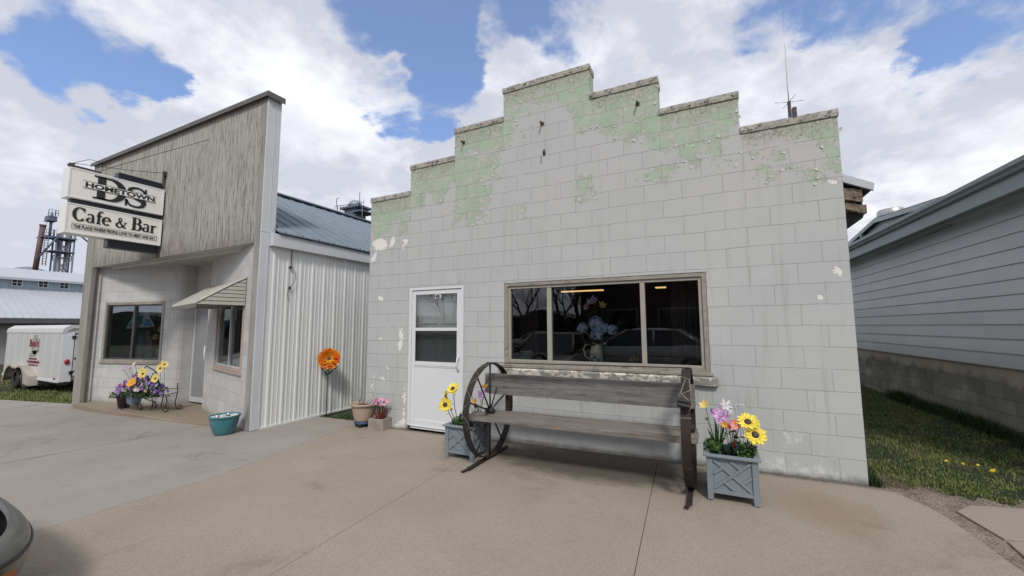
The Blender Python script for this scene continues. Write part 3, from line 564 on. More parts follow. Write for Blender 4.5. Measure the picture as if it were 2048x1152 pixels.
# white outlet box on the side wall, next to the grass
mb=MB(); mb.add([(.0,.215,.765),(.045,.215,.765),(.055,.215,.69),(.0,.215,.69),(.0,.26,.765),(.045,.26,.765),(.055,.26,.69),(.0,.26,.69)],[(3,2,1,0),(4,5,6,7),(0,1,5,4),(1,2,6,5),(2,3,7,6)])
mb.build('outlet_cover',M_wht,B,bevel=.004)
# interior
room=MB(); room.box(-5.9,-.2,.205,.215,-.1,-.09)
mb=MB()
def room_box(x0,x1,y0,y1,z0,z1,m,parent,openf=None,name='interior_wall'):
    mb=MB(); mb.quad((x0,y1,z0),(x1,y1,z0),(x1,y1,z1),(x0,y1,z1)); mb.quad((x0,y0,z0),(x0,y1,z0),(x0,y1,z1),(x0,y0,z1)); mb.quad((x1,y0,z0),(x1,y1,z0),(x1,y1,z1),(x1,y0,z1))
    mb.quad((x0,y0,z0),(x1,y0,z0),(x1,y1,z0),(x0,y1,z0)); mb.quad((x0,y0,z1),(x1,y0,z1),(x1,y1,z1),(x0,y1,z1)); return mb.build(name,m,parent)
room_box(-5.88,-.22,.21,7,.0,2.6,M_dark,B)
for (a,b_,y) in ((-3.9,-3.05,3.0),(-2.08,-1.90,3.0)):
    mb=MB(); mb.box(a,b_,y,y+.1,2.12,2.14)
    lt=thing('ceiling_lamp','long warm strip lamp glowing inside behind the big middle pane' if a<-3 else 'short warm strip lamp glowing inside behind the right pane','lamp',(a,y,2.14)) 
    mb.build('lamp_tube',emat('warm_tube_glow',(1,.62,.25),.75),lt)
    h=MB(); h.box(a-.03,b_+.03,y-.02,y+.12,2.142,2.18); h.box(a,a+.01,y+.04,y+.05,2.18,2.595); h.box(b_-.01,b_,y+.04,y+.05,2.18,2.595); h.build('lamp_housing',M_dark,lt)
for a,b_ in ((-3.62,-3.34),(-1.62,-1.24)):
    mb=MB()
    n=22; vs=[]
    for k in range(n+1):
        x=a+(b_-a)*k/n; y=.42+.02*math.sin(k*1.9); vs+=[(x,y,.95),(x,y,2.1)]
    mb.add(vs,[(k*2,k*2+2,k*2+3,k*2+1) for k in range(n)]); mb.build('curtain',M_warmdark,B)
mb=MB(); mb.box(-3.70,-1.20,.202,.62,.93,.955); mb.build('window_shelf',pm('dark_shelf',(.05,.045,.04),.5,0,.1,5,20,.1),B)
# ------------------------------------------------ cafe building
def plymat():
    m,nt,b,o=newmat('weathered_plywood'); v=oc(nt)
    s=N(nt,'ShaderNodeSeparateXYZ',{0:v})
    g=noise(nt,mapping(nt,v,scale=(16,16,1.0)),3.6,10,.72,.15)
    g2=noise(nt,mapping(nt,v,scale=(30,30,1.2),loc=(2,2,7)),4,8,.7,.1)
    mm=mth(nt,'ADD',mth(nt,'MULTIPLY',g,.62),mth(nt,'MULTIPLY',g2,.42))
    col=ramp(nt,mm,[(.37,(.05,.044,.036)),(.46,(.17,.155,.13)),(.485,(.36,.352,.32)),(.60,(.455,.45,.415)),(.75,(.52,.515,.475))])
    col=mixc(nt,sstep(nt,noise(nt,mapping(nt,v,scale=(2.5,1,1)),1.1,6,.6),.5,.7,0,.35),col,(.22,.205,.175))
    low=mth(nt,'ADD',s.outputs[2],mth(nt,'MULTIPLY',g,.9)); col=mixc(nt,sstep(nt,low,3.1,3.6,.5,0),col,(.11,.085,.06))
    fx=mth(nt,'FRACT',mth(nt,'MULTIPLY',mth(nt,'ADD',s.outputs[0],mth(nt,'MULTIPLY',noise(nt,v,3,2),.01)),1/.2032)); ln=mth(nt,'MULTIPLY',sstep(nt,mth(nt,'ABSOLUTE',mth(nt,'SUBTRACT',fx,.5)),.0,.035,1,0),sstep(nt,noise(nt,mapping(nt,v,scale=(1,1,.35)),2.3,3),.45,.60))
    col=mixc(nt,mth(nt,'MULTIPLY',ln,.85),col,(.04,.034,.03))
    nt.links.new(col,b.inputs['Base Color']); b.inputs['Roughness'].default_value=.9; b.inputs['Specular IOR Level'].default_value=.2
    bump(nt,b,mth(nt,'SUBTRACT',mm,mth(nt,'MULTIPLY',ln,.4)),.8,.01); return m
M_ply=plymat()
M_post=pm('grey_weathered_board',(.30,.29,.265),.85,0,.18,3,60,.5,c2=(.16,.14,.115),f2=.57,s2=5,stretch=(3,3,.4))
M_cwhite=pm('white_metal_trim',(.56,.58,.60),.45,0,.06,2,30,.06)
M_corr=pm('cream_grey_metal_siding',(.70,.715,.70),.5,.1,.07,1.2,30,.06,c2=(.60,.60,.575),f2=.6,s2=2,stretch=(1,1,.3))
M_broof=pm('blue_grey_metal_roof',(.20,.245,.29),.6,.0,.1,4,60,.15)
M_darkcap=pm('dark_edge_flashing',(.13,.12,.115),.5,.3,.2,4,50,.2)
M_soff=pm('soffit_board',(.42,.41,.39),.8,0,.08,1.5,40,.15)
def blockmat(name,c,c2,mcol,ms=.005,streak=.3,msm=.5,bs=.5):
    m,nt,b,o=newmat(name); v=oc(nt); s=N(nt,'ShaderNodeSeparateXYZ',{0:v})
    wob=mth(nt,'MULTIPLY',mth(nt,'SUBTRACT',noise(nt,v,5,4),.5),.014)
    bv=N(nt,'ShaderNodeCombineXYZ',{0:mth(nt,'ADD',s.outputs[0],wob),1:mth(nt,'ADD',mth(nt,'ADD',s.outputs[2],.2032*12+.02),wob),2:0.0}).outputs[0]
    br=N(nt,'ShaderNodeTexBrick',{'Vector':bv,'Color1':(0,0,0,1),'Color2':(1,1,1,1),'Mortar':(.5,.5,.5,1),'Scale':1.0,'Mortar Size':ms,'Mortar Smooth':msm,'Brick Width':.4064,'Row Height':.2032})
    col=ramp(nt,noise(nt,v,1.3,7,.6),[(.35,c),(.7,c2)])
    col=mixc(nt,1.0,col,N(nt,'ShaderNodeMapRange',{0:N(nt,'ShaderNodeSeparateColor',{0:br.outputs['Color']}).outputs[0],3:.92,4:1.06}).outputs[0],'MULTIPLY')
    col=mixc(nt,sstep(nt,noise(nt,mapping(nt,v,scale=(4,4,.7)),1.5,8,.7),.52,.7,0,streak),col,tuple(x*.55 for x in c))
    col=mixc(nt,mth(nt,'MULTIPLY',br.outputs['Fac'],sstep(nt,noise(nt,v,2.5,4),.35,.6,.2,.8)),col,mcol)
    gb=mth(nt,'ADD',s.outputs[2],mth(nt,'MULTIPLY',noise(nt,v,6,7,.7),.18)); col=mixc(nt,sstep(nt,gb,-.06,.08,.6,0),col,(.2,.18,.15))
    nt.links.new(col,b.inputs['Base Color']); b.inputs['Roughness'].default_value=.75; b.inputs['Specular IOR Level'].default_value=.3
    bump(nt,b,mth(nt,'SUBTRACT',mth(nt,'MULTIPLY',noise(nt,v,50,7,.65),.25),br.outputs['Fac']),bs,.006); return m
M_cblk=blockmat('cafe_painted_block',(.50,.505,.495),(.57,.57,.555),(.33,.32,.30))
C=thing('cafe_building','cafe with weathered plywood false front, recessed corner door and ribbed metal side wall','building',(-10.4,-.9,0))
# plywood sheets
px=[-13.2,-11.98,-10.76,-9.54,-8.32,-7.5]
for a,b_ in zip(px[:-1],px[1:]):
    mb=MB(); mb.box(a+.005,b_-.005,-1.0,-.982,2.74,5.085); mb.build('plywood_sheet',M_ply,C)
mb=MB(); mb.box(-13.50,-7.36,-.98,-.82,2.75,5.08); mb.build('false_front_core',M_post,C)
mb=MB(); mb.box(-13.56,-13.205,-1.012,-.84,gz(-13.5),5.085); mb.build('corner_post',M_post,C,bevel=.006)
mb=MB(); mb.box(-13.10,-13.06,-.985,-.94,gz(-13.4),2.74); mb.build('inner_post_trim',M_darkcap,C)
mb=MB(); mb.box(-7.498,-7.352,-1.008,-.86,gz(-7.4),5.085); mb.build('corner_board',M_post,C,bevel=.004)
mb=MB(); mb.box(-7.348,-7.326,-1.012,-.865,gz(-7.3)+.005,2.90); mb.box(-7.348,-7.324,-1.012,-.79,2.903,5.08); mb.box(-7.326,-7.318,-.90,-.885,gz(-7.3)+.01,5.07); mb.build('corner_trim',M_cwhite,C,bevel=.003)
mb=MB(); mb.add([(-13.62,-1.06,5.09),(-7.27,-1.06,5.09),(-7.27,-.77,5.09),(-13.62,-.77,5.09),(-13.62,-1.06,5.14),(-7.27,-1.06,5.14),(-7.27,-.77,5.15),(-13.62,-.77,5.15)],[(3,2,1,0),(4,5,6,7),(0,1,5,4),(1,2,6,5),(2,3,7,6),(3,0,4,7)])
mb.box(-13.62,-7.27,-1.064,-1.06,5.06,5.12); mb.box(-7.27,-7.266,-1.06,-.77,5.05,5.14); mb.build('parapet_cap',M_darkcap,C)
# recess
mb=MB(); mb.add([(-13.2,-.98,2.742),(-7.5,-.98,2.742),(-7.5,.15,2.742),(-13.2,.15,2.742)],[(0,1,2,3)]); mb.box(-13.2,-7.5,-.98,.2,2.7425,2.78); mb.build('soffit',M_soff,C)
A2=Vector((-13.25,-.885,0)); B2=Vector((-11.25,-.372,0))
A1=Vector((-9.95,-.32,0)); B1=Vector((-7.44,-1.0,0))
def wallfn(A,Bp,parent,s0,s1,z0,z1,hole,th,name,m):
    """block wall from A toward Bp, built in the wall's own frame"""
    d=(Bp-A).normalized(); L=(Bp-A).length
    w=bpy.data.objects.new('x',None)
    mb=MB(); h0,h1,hz0,hz1=hole
    mb.box(s0,h0,0,th,z0,z1); mb.box(h1,s1,0,th,z0,z1); mb.box(h0+.001,h1-.001,.0005,th,z0,hz0); mb.box(h0+.001,h1-.001,.0005,th,hz1,z1)
    o=mb.build(name,m,parent,local=True); o.location=A-Vector(parent.location); o.rotation_euler=(0,0,math.atan2(d.y,d.x)); bpy.data.objects.remove(w); return o
wl=wallfn(A2,B2,C,0,2.06,-.25,2.74,(.30,1.90,.715,1.985),.18,'block_wall',M_cblk)
wr=wallfn(A1,B1,C,0,2.6,-.2,2.74,(.60,2.20,.71,1.99),.16,'block_wall',M_cblk)
mb=MB(); 
prof=[(-11.262,-.374),(-11.19,-.352),(-11.13,-.32),(-11.09,-.275),(-11.07,-.22),(-11.065,-.10),(-11.065,.1),(-11.26,.1)]
mb.prism(prof,lambda u,v,t:(u,v,t),-.2,2.74); o=mb.build('rounded_block_pier',M_cblk,C)
mb=MB(); mb.box(-11.06,-9.86,-.03,.12,2.02,2.74); mb.box(-10.02,-9.93,-.30,.12,-.2,2.02); mb.build('door_surround',M_cblk,C)
def window_local(w,s0,s1,z0,z1,mf,mo,tint,parentname='window'):
    mb=MB(); frame(mb,s0,s1,z0,z1,.06,-.012,.12); wo=mb.build('window',mo,w,local=True,bevel=.003)
    return wo
M_bronze=pm('dark_bronze_sash',(.10,.105,.10),.4,.5,.1,8,40,.1)
M_rosewood=pm('bare_pinkish_wood_trim',(.42,.34,.29),.8,0,.15,10,80,.4)
def glaz(w,s0,s1,z0,z1,mo,ms,split,mull):
    mb=MB(); frame(mb,s0,s1,z0,z1,.055,-.012,.10); mb.box(s0-.02,s1+.02,-.03,.02,z0-.03,z0-.001)
    wo=mb.build('window',mo,w,local=True,bevel=.003)
    mb=MB(); a,b_,c,d=s0+.058,s1-.058,z0+.058,z1-.058
    frame(mb,a,b_,c,d,.026,.01,.08); mb.box(split-mull,split+mull,.012,.075,c+.026,d-.026)
    mb.build('frame',ms,wo,local=True)
    for p,q in ((a+.026,split-mull),(split+mull,b_-.026)):
        mb=MB(); mb.box(p,q,.04,.044,c+.026,d-.026); mb.build('pane',M_cglass,wo,local=True)
    return wo
M_cglass=glassmat('cafe_window_glass',(.82,.86,.88),.8)
# panes would nest four deep, so the windows hang directly on the building
def on_building(w):
    for o in list(w.children):
        o.parent=C; o.location=w.location; o.rotation_euler=w.rotation_euler
glaz(wl,.302,1.898,.717,1.983,M_oldwood,M_bronze,1.08,.022)
glaz(wr,.602,2.198,.712,1.988,M_rosewood,M_cwhite,1.42,.022)
on_building(wl); on_building(wr)
# room behind the cafe windows
room_box(-13.4,-7.5,.13,4,-.05,2.74,M_dark,C)
# door
M_gdoor=pm('grey_painted_door',(.27,.275,.29),.5,0,.05,1.2,30,.05)
mb=MB(); frame(mb,-11.055,-10.03,-.095,2.015,.045,-.035,.08,.10); mb.build('door_frame',M_cwhite,C,bevel=.003)
mb=MB(); mb.box(-11.005,-10.08,-.015,.03,.01,1.965); dd=mb.build('door',M_gdoor,C,bevel=.003)
mb=MB(); mb.tube([(-10.50,-.02,1.03),(-10.50,-.075,1.04),(-10.48,-.08,1.05),(-10.44,-.08,1.05),(-10.42,-.08,1.04)],.012,8); mb.tube([(-10.50,-.02,.76),(-10.50,-.08,.77),(-10.50,-.08,1.04)],.014,8); mb.tube([(-10.50,-.08,.77),(-10.42,-.08,.77),(-10.42,-.08,1.04)],.009,8)
mb.build('handle',M_wht,dd,local=True)
# awning on the right recess wall (own frame, s along wall, outward is -y)
d=(B1-A1).normalized(); ang=math.atan2(d.y,d.x)
def W1(s,o_,z): return (A1.x+d.x*s+d.y*o_,A1.y+d.y*s-d.x*o_,z)   # o_ metres outward from wall
M_awn=pm('cream_aluminium_awning',(.50,.485,.43),.5,0,.06,5,30,.05)
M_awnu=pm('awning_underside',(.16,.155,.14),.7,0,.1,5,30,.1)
aw=MB(); s0,s1=.30,2.22; zt,zb=2.215,1.80
def sl(t): # section from wall (t=0) to front (t=1), gently bowed
    return .62*t, zt-(zt-zb-.03)*(t**1.12)-.03*t
K=9
for k in range(K):
    t0,t1=k/K,(k+1)/K-.02; (o0,a0),(o1,a1)=sl(t0),sl(t1)
    aw.add([W1(s0,o0,a0),W1(s1,o0,a0),W1(s1,o1,a1),W1(s0,o1,a1),W1(s0,o0,a0-.014),W1(s1,o0,a0-.014),W1(s1,o1,a1-.010),W1(s0,o1,a1-.010)],[(0,1,2,3),(7,6,5,4),(0,4,5,1),(1,5,6,2),(2,6,7,3),(3,7,4,0)])
slat=aw.build('awning',M_awn,C)
ep=MB(); H=zt-zb; nsl=7
def oat(z):
    lo,hi=0,1
    for _ in range(30):
        mid=(lo+hi)/2
        if sl(mid)[1]>z: lo=mid
        else: hi=mid
    return sl(lo)[0]
for ss in (s1+.002,s0-.014):
    ep=MB()
    for k in range(nsl):
        za=zb+H*k/nsl-.02; zb_=zb+H*(k+1)/nsl-.031
        oa,ob=oat(za+.02),oat(zb_+.02)
        ep.add([W1(ss,0.01,za),W1(ss,oa,za),W1(ss,ob,zb_),W1(ss,0.01,zb_),W1(ss+.012,0.01,za),W1(ss+.012,oa,za),W1(ss+.018,ob,zb_),W1(ss+.018,0.01,zb_)],[(0,1,2,3),(7,6,5,4),(0,4,5,1),(1,5,6,2),(2,6,7,3),(3,7,4,0)])
    ep.build('end_panel',M_awn,slat,local=True)
ep=MB(); pts=[W1(s1+.012,sl(t)[0],sl(t)[1]+.008) for t in np.linspace(0,1,12)]; ep.tube(pts,.014,6); ep.build('edge_rail',M_awn,slat,local=True); ep=MB(); ep.tube([W1(s0,sl(t)[0],sl(t)[1]+.008) for t in np.linspace(0,1,12)],.012,6); ep.build('edge_rail',M_awn,slat,local=True)
ep=MB(); n=48
vs=[]
for k in range(n+1):
    s=s0+(s1-s0)*k/n; w=.03+.014*abs(math.sin(k*math.pi/4)); vs+=[W1(s,.622,zb-.005),W1(s,.624,zb-.03-w)]
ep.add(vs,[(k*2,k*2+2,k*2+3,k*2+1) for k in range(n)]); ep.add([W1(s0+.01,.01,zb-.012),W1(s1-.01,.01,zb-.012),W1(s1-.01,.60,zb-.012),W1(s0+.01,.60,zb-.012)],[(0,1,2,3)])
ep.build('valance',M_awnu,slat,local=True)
# metal side wall: real ribs
def ribbed(parent,name,x,y0,y1,zb,zt,sp,m,first,depth=.02):
    mb=MB(); ys=[]; y=y0
    prof=[]; k=first
    prof.append((y0,0))
    while k<y1-.03:
        if k-.03>y0: prof+= [(k-.03,0),(k-.014,depth),(k+.014,depth),(k+.03,0)]
        for j in (1,2):
            c=k+sp*j/3
            if c+.02<y1: prof+= [(c-.016,0),(c-.006,.006),(c+.006,.006),(c+.016,0)]
        k+=sp
    prof.append((y1,0))
    vs=[]
    for (yy,dd_) in prof: vs+=[(x+dd_,yy,zb),(x+dd_,yy,zt)]
    mb.add(vs,[(i*2,i*2+2,i*2+3,i*2+1) for i in range(len(prof)-1)])
    return mb.build(name,m,parent)
ribbed(C,'side_wall',-7.335,-.865,9,gz(-7.3)+.01,2.71,.2305,M_corr,-.77,.015)
mb=MB(); mb.box(-7.5,-7.345,-.80,9,-.3,2.75); mb.build('wall_core',M_post,C)
mb=MB(); mb.box(-7.344,-7.312,-.88,9,gz(-7.3)-.0,gz(-7.3)+.028); mb.build('base_trim',M_corr,C)
mb=MB(); mb.box(-7.34,-7.235,-.875,9,2.695,2.865); mb.box(-7.36,-7.25,-.875,9,2.866,2.90); fa=mb.build('fascia',M_cwhite,C,bevel=.004)
rf=MB(); XR_,ZR,XE,ZE=-10.4,4.60,-7.20,2.925
rf.add([(XE,-.80,ZE),(XE,9.2,ZE),(XR_,9.2,ZR),(XR_,-.80,ZR),(XE,-.80,ZE-.02),(XE,9.2,ZE-.02),(XR_,9.2,ZR-.04),(XR_,-.80,ZR-.04),(-13.6,-.8,ZE),(-13.6,9.2,ZE)],[(0,1,2,3),(7,6,5,4),(0,4,5,1),(3,2,9,8),(0,3,7,4),(1,5,6,2)])
k=-.70
while k<9.1:
    for dk,h in ((0,.022),(.1,.008),(-.1,.008)):
        w=.018 if dk==0 else .01
        rf.add([(XE+.005,k+dk-w,ZE-.001),(XE+.005,k+dk-w*.5,ZE+h),(XE+.005,k+dk+w*.5,ZE+h),(XE+.005,k+dk+w,ZE-.001),(XR_,k+dk-w,ZR-.001),(XR_,k+dk-w*.5,ZR+h),(XR_,k+dk+w*.5,ZR+h),(XR_,k+dk+w,ZR-.001)],[(0,1,5,4),(1,2,6,5),(2,3,7,6),(0,3,2,1)])
    k+=.3048
roofc=rf.build('roof',M_broof,C)
mb=MB(); mb.bar((XR_+.10,-.82,ZR-.015),(XR_+.10,9.25,ZR-.015),.2,.03); mb.build('ridge_cap',M_broof,roofc,local=True)
mb=MB(); mb.add([(-13.5,-.79,2.7),(-7.36,-.79,2.7),(-7.36,-.79,2.9),(-10.4,-.79,4.55),(-13.5,-.79,2.9)],[(0,1,2,3,4)]); mb.box(-13.5,-13.4,-.79,9,-.4,2.9); mb.box(-13.5,-7.5,9.0,9.1,-.4,2.9); mb.build('rear_wall',M_corr,C)
# loose cable and its round cover on the side wall
mb=MB(); mb.tube([(-7.312,-.50,2.69),(-7.31,-.50,2.42),(-7.30,-.50,2.40)],.006,6); mb.tube([(-7.305,-.50,2.41),(-7.28,-.44,2.30),(-7.285,-.43,2.22),(-7.29,-.46,2.15),(-7.30,-.51,2.09)],.004,6); mb.tube([(-7.30,-.53,2.05),(-7.29,-.56,1.98),(-7.30,-.54,1.90),(-7.30,-.53,1.86)],.004,6)
mb.box(-7.315,-7.30,-.535,-.50,2.38,2.42); mb.ball((-7.305,-.515,2.067),.026,10,8,(.6,1,1)); mb.build('loose_cable',M_blk,C)
# ------------------------------------------------ projecting sign
SG=thing('projecting_sign','double light box cafe sign with black lettering projecting from the plywood front','sign',(-10.3,-1.0,2.9))
M_sgw=pm('sign_white_metal',(.84,.85,.84),.5,0,.04,4,40,.08)
def facemat(name,c,glow):
    m,nt,b,o=newmat(name); v=oc(nt); col=mixc(nt,sstep(nt,noise(nt,mapping(nt,v,scale=(1,1.2,1.2)),1.6,5,.6),.42,.68),c,glow)
    nt.links.new(col,b.inputs['Base Color']); b.inputs['Roughness'].default_value=.3; return m
M_face=facemat('sign_face',(.86,.86,.86),(.90,.88,.82)); M_face2=facemat('sign_face_cream',(.86,.85,.79),(.92,.89,.82))
M_navy=pm('sign_dark_cabinet',(.012,.016,.028),.35,0,.1,4,30,.05)
xs0=-10.30
def lightbox(z0,z1,ya,yb,mf):
    mb=MB(); mb.box(xs0-.26,xs0-.012,ya,yb,z0,z1)
    frame(mb2:=MB(),ya,yb,z0,z1,.022,0,.014)
    for v in mb2.v: pass
    mb.add([(xs0-.014+y,x,z) for x,y,z in mb2.v],mb2.f)
    for zz in (z1-.10,z0+.08):
        for q in range(3): mb.box(xs0-.20+q*.025,xs0-.19+q*.025,ya-.003,ya+.001,zz,zz+.045)
    bx=mb.build('light_box',M_sgw,SG,bevel=.004)
    mb=MB(); mb.box(xs0-.0115,xs0-.006,ya+.023,yb-.023,z0+.023,z1-.023); fo=mb.build('sign_face',mf,bx,local=True); return bx
def outline_box(z0,z1,ya,yb): pass
lb1=lightbox(3.525,4.015,-2.285,-1.03,M_face); lb2=lightbox(2.945,3.435,-2.28,-1.03,M_face2)
mb=MB(); mb.box(xs0-.20,xs0-.07,-2.22,-1.04,3.436,3.524); mb.box(xs0-.21,xs0-.05,-1.68,-1.06,4.016,4.14); mb.box(xs0-.21,xs0-.05,-1.74,-1.06,2.80,2.944); mb.build('cabinet',M_navy,SG,bevel=.004)
mb=MB(); mb.box(xs0-.12,xs0-.06,-1.035,-1.002,2.74,4.36); mb.tube([(xs0-.09,-1.01,2.86),(xs0-.09,-1.20,2.86)],.025,8); mb.build('bracket',M_rust,SG); mb=MB(); mb.bar((xs0-.05,-2.30,4.05),(xs0-.05,-1.9,4.05),.03,.03); mb.box(xs0-.08,xs0-.04,-2.28,-2.22,4.016,4.09); mb.build('bracket',M_rust,SG); mb=MB(); mb.box(xs0-.058,xs0-.03,-1.06,-1.002,4.30,4.38); mb.build('wire_clamp',M_rust,SG)
mb=MB(); mb.tube([(xs0-.05,-2.25,4.09),(xs0+.0,-1.5,4.22),(xs0-.03,-1.04,4.34)],.005,5); mb.tube([(xs0-.05,-2.25,4.09),(-11.9,-1.6,4.7),(-13.3,-1.02,5.13)],.005,5); mb.tube([(xs0-.05,-1.9,4.09),(-9.7,-1.45,4.42),(-8.95,-1.01,4.72)],.005,5); mb.build('guy_wire',M_blk,SG)
XF=xs0+.0005
def strk(mb,pts,ws,org,sc,hgt):
    """flat letter stroke along (y,z) points with changing width"""
    P=[Vector((p[0],p[1])) for p in pts]; n=len(P); L=[];Rr=[]
    # densify
    for i,p in enumerate(P):
        a=P[max(i-1,0)]; b_=P[min(i+1,n-1)]; t=(b_-a).normalized(); nn=Vector((-t.y,t.x)); L.append(p+nn*ws[i]/2); Rr.append(p-nn*ws[i]/2)
    f=lambda q,dx:(XF+dx,org[0]+q.x*sc,org[1]+q.y*sc)
    vs=[f(q,-.006) for q in L]+[f(q,-.006) for q in Rr]+[f(q,hgt) for q in L]+[f(q,hgt) for q in Rr]
    fs=[]
    for i in range(n-1): fs+=[(2*n+i,2*n+i+1,3*n+i+1,3*n+i),(i,i+1,2*n+i+1,2*n+i),(n+i,3*n+i,3*n+i+1,n+i+1)]
    fs+=[(0,2*n,3*n,n),(n-1,2*n-1,4*n-1,3*n-1)]
    mb.add(vs,fs)
def arc(cx,cz,rx,rz,a0,a1,n=18): return [(cx+rx*math.cos(R(a0+(a1-a0)*i/n)),cz+rz*math.sin(R(a0+(a1-a0)*i/n))) for i in range(n+1)]
def arcw(a0,a1,n,thin,thick,ph=0): return [thin+(thick-thin)*abs(math.cos(R(a0+(a1-a0)*i/n+ph)))**1.3 for i in range(n+1)]
def stem(x,z0,z1,w=.17,serif=.11,top=True,bot=True):
    o=[([(x,z0),(x,z1)],[w,w])]
    if bot: o.append(([(x-w/2-serif,z0+.025),(x+w/2+serif,z0+.025)],[.05,.05]))
    if top: o.append(([(x-w/2-serif,z1-.025),(x+w/2+serif*.3,z1-.025)],[.05,.05]))
    return o
def bowl(cx,cz,rx,rz,a0,a1,t,T,n=20): return (arc(cx,cz,rx,rz,a0,a1,n),arcw(a0,a1,n,t,T))
G_={}
G_['D']=(stem(.22,0,1,.2,.13)+[([(.22,.975),(.45,.975)],[.05,.06]),([(.22,.025),(.45,.025)],[.05,.06]),bowl(.45,.5,.42,.475,90,-90,.06,.21)],1.0)
sp=[(.62,.72),(.60,.82),(.52,.92),(.40,.965),(.27,.94),(.17,.86),(.15,.74),(.20,.63),(.32,.55),(.46,.47),(.57,.38),(.61,.25),(.57,.12),(.46,.04),(.33,.03),(.20,.07),(.12,.17),(.09,.30)]
G_['S']=([(sp,[.05,.06,.06,.06,.07,.10,.13,.16,.19,.19,.17,.13,.10,.07,.06,.06,.06,.05]),([(.64,.66),(.64,.98)],[.05,.05]),([(.07,.02),(.07,.33)],[.05,.05])],.72)
G_['C']=([bowl(.42,.5,.33,.47,45,318,.07,.19,26),([(.70,.70),(.70,.98)],[.06,.05])],.80)
G_['a']=([(arc(.27,.46,.17,.17,150,0,10),[.12,.09,.06,.06,.06,.07,.09,.11,.12,.13,.13]),([(.44,.46),(.44,.12),(.50,.03),(.56,.06)],[.13,.13,.08,.04]),bowl(.26,.18,.17,.155,80,330,.06,.13,16)],.60)
G_['f']=([([(.2,0),(.2,.80),(.26,.93),(.36,.96),(.44,.90)],[.14,.14,.10,.08,.11]),([(.06,.025),(.36,.025)],[.05,.05]),([(.05,.60),(.40,.60)],[.06,.06])],.42)
G_['e']=([bowl(.29,.31,.22,.29,5,315,.07,.15,24),([(.10,.34),(.50,.34)],[.05,.05])],.60)
G_['&']=([([(.72,.42),(.60,.18),(.44,.04),(.26,.02),(.12,.12),(.11,.26),(.22,.38),(.36,.47),(.44,.58),(.43,.70),(.34,.76),(.25,.70),(.25,.58),(.36,.38),(.52,.16),(.68,.03),(.78,.04)],[.05,.06,.07,.10,.12,.12,.08,.06,.06,.07,.06,.06,.08,.10,.12,.10,.05]),([(.60,.44),(.82,.44)],[.04,.04])],.88)
G_['B']=(stem(.2,0,1,.18,.11)+[([(.2,.975),(.42,.975)],[.05,.05]),([(.2,.52),(.44,.52)],[.05,.05]),([(.2,.025),(.44,.025)],[.05,.05]),bowl(.40,.75,.21,.225,90,-90,.05,.17),bowl(.42,.27,.26,.25,90,-90,.05,.19)],.78)
G_['r']=(stem(.16,0,.60,.14,.08)+[([(.20,.42),(.27,.55),(.37,.59),(.43,.54)],[.06,.07,.08,.12])],.48)
def word(s,z0,y0,h,width,parent):
    tot=sum(G_[c][1] if c!=' ' else .25 for c in s); sc=width/tot; mb=MB(); y=y0
    for c in s:
        if c==' ': y+=.25*sc; continue
        gl,adv=G_[c]
        for pts,ws in gl:
            # stretch height independent of width
            strk(mb,[(p[0],p[1]*h/sc) for p in pts],[w_*1.22 for w_ in ws],(y,z0),sc,.001)
        y+=adv*sc
    return mb.build('lettering',M_ink,parent,local=True)
word('D',3.585,-1.985,.385,.42,lb1); word('S',3.565,-1.60,.37,.33,lb1)
mb=MB(); mb.box(XF+.0012,XF+.0022,-2.10,-1.16,3.735,3.835); mb.build('name_band',M_face,lb1,local=True)
mb=MB(); mb.box(XF+.0023,XF+.003,-2.12,-1.15,3.725,3.733); mb.box(XF+.0023,XF+.003,-2.12,-1.15,3.836,3.844); mb.build('rule_line',M_ink,lb1,local=True)
mb=MB()
def signtext(s,size,y0,z0,width,parent,off=.002,dx=.003,slab=False):
    c=bpy.data.curves.new('t','FONT'); c.body=s; c.size=size; c.offset=off; c.extrude=.0006; c.resolution_u=3
    o=bpy.data.objects.new('t',c); COL.objects.link(o); dg=bpy.context.evaluated_depsgraph_get(); me=bpy.data.meshes.new_from_object(o.evaluated_get(dg)); bpy.data.objects.remove(o)
    xs=[v.co.x for v in me.vertices]; k=width/(max(xs)-min(xs)); mn=min(xs)
    for v in me.vertices: v.co=Vector((XF+dx+v.co.z,y0+(v.co.x-mn)*k,z0+v.co.y))
    me.materials.clear(); me.materials.append(M_ink); me.name='lettering'; o=bpy.data.objects.new('lettering',me); COL.objects.link(o); o.parent=parent
signtext('HOMETOWN',.108,-2.09,3.747,.92,lb1,.005)
word('Cafe & Bar',3.16,-2.20,.225,1.09,lb2)
signtext('THE PLACE WHERE PEOPLE LOVE TO MEET AND EAT',.070,-2.18,3.044,1.06,lb2,.002,.0008)
mb=MB(); frame(m2:=MB(),-2.20,-1.095,3.025,3.115,.005,0,.001); mb.add([(XF+y,x,z) for x,y,z in m2.v],m2.f); mb.build('border_line',M_ink,lb2,local=True)
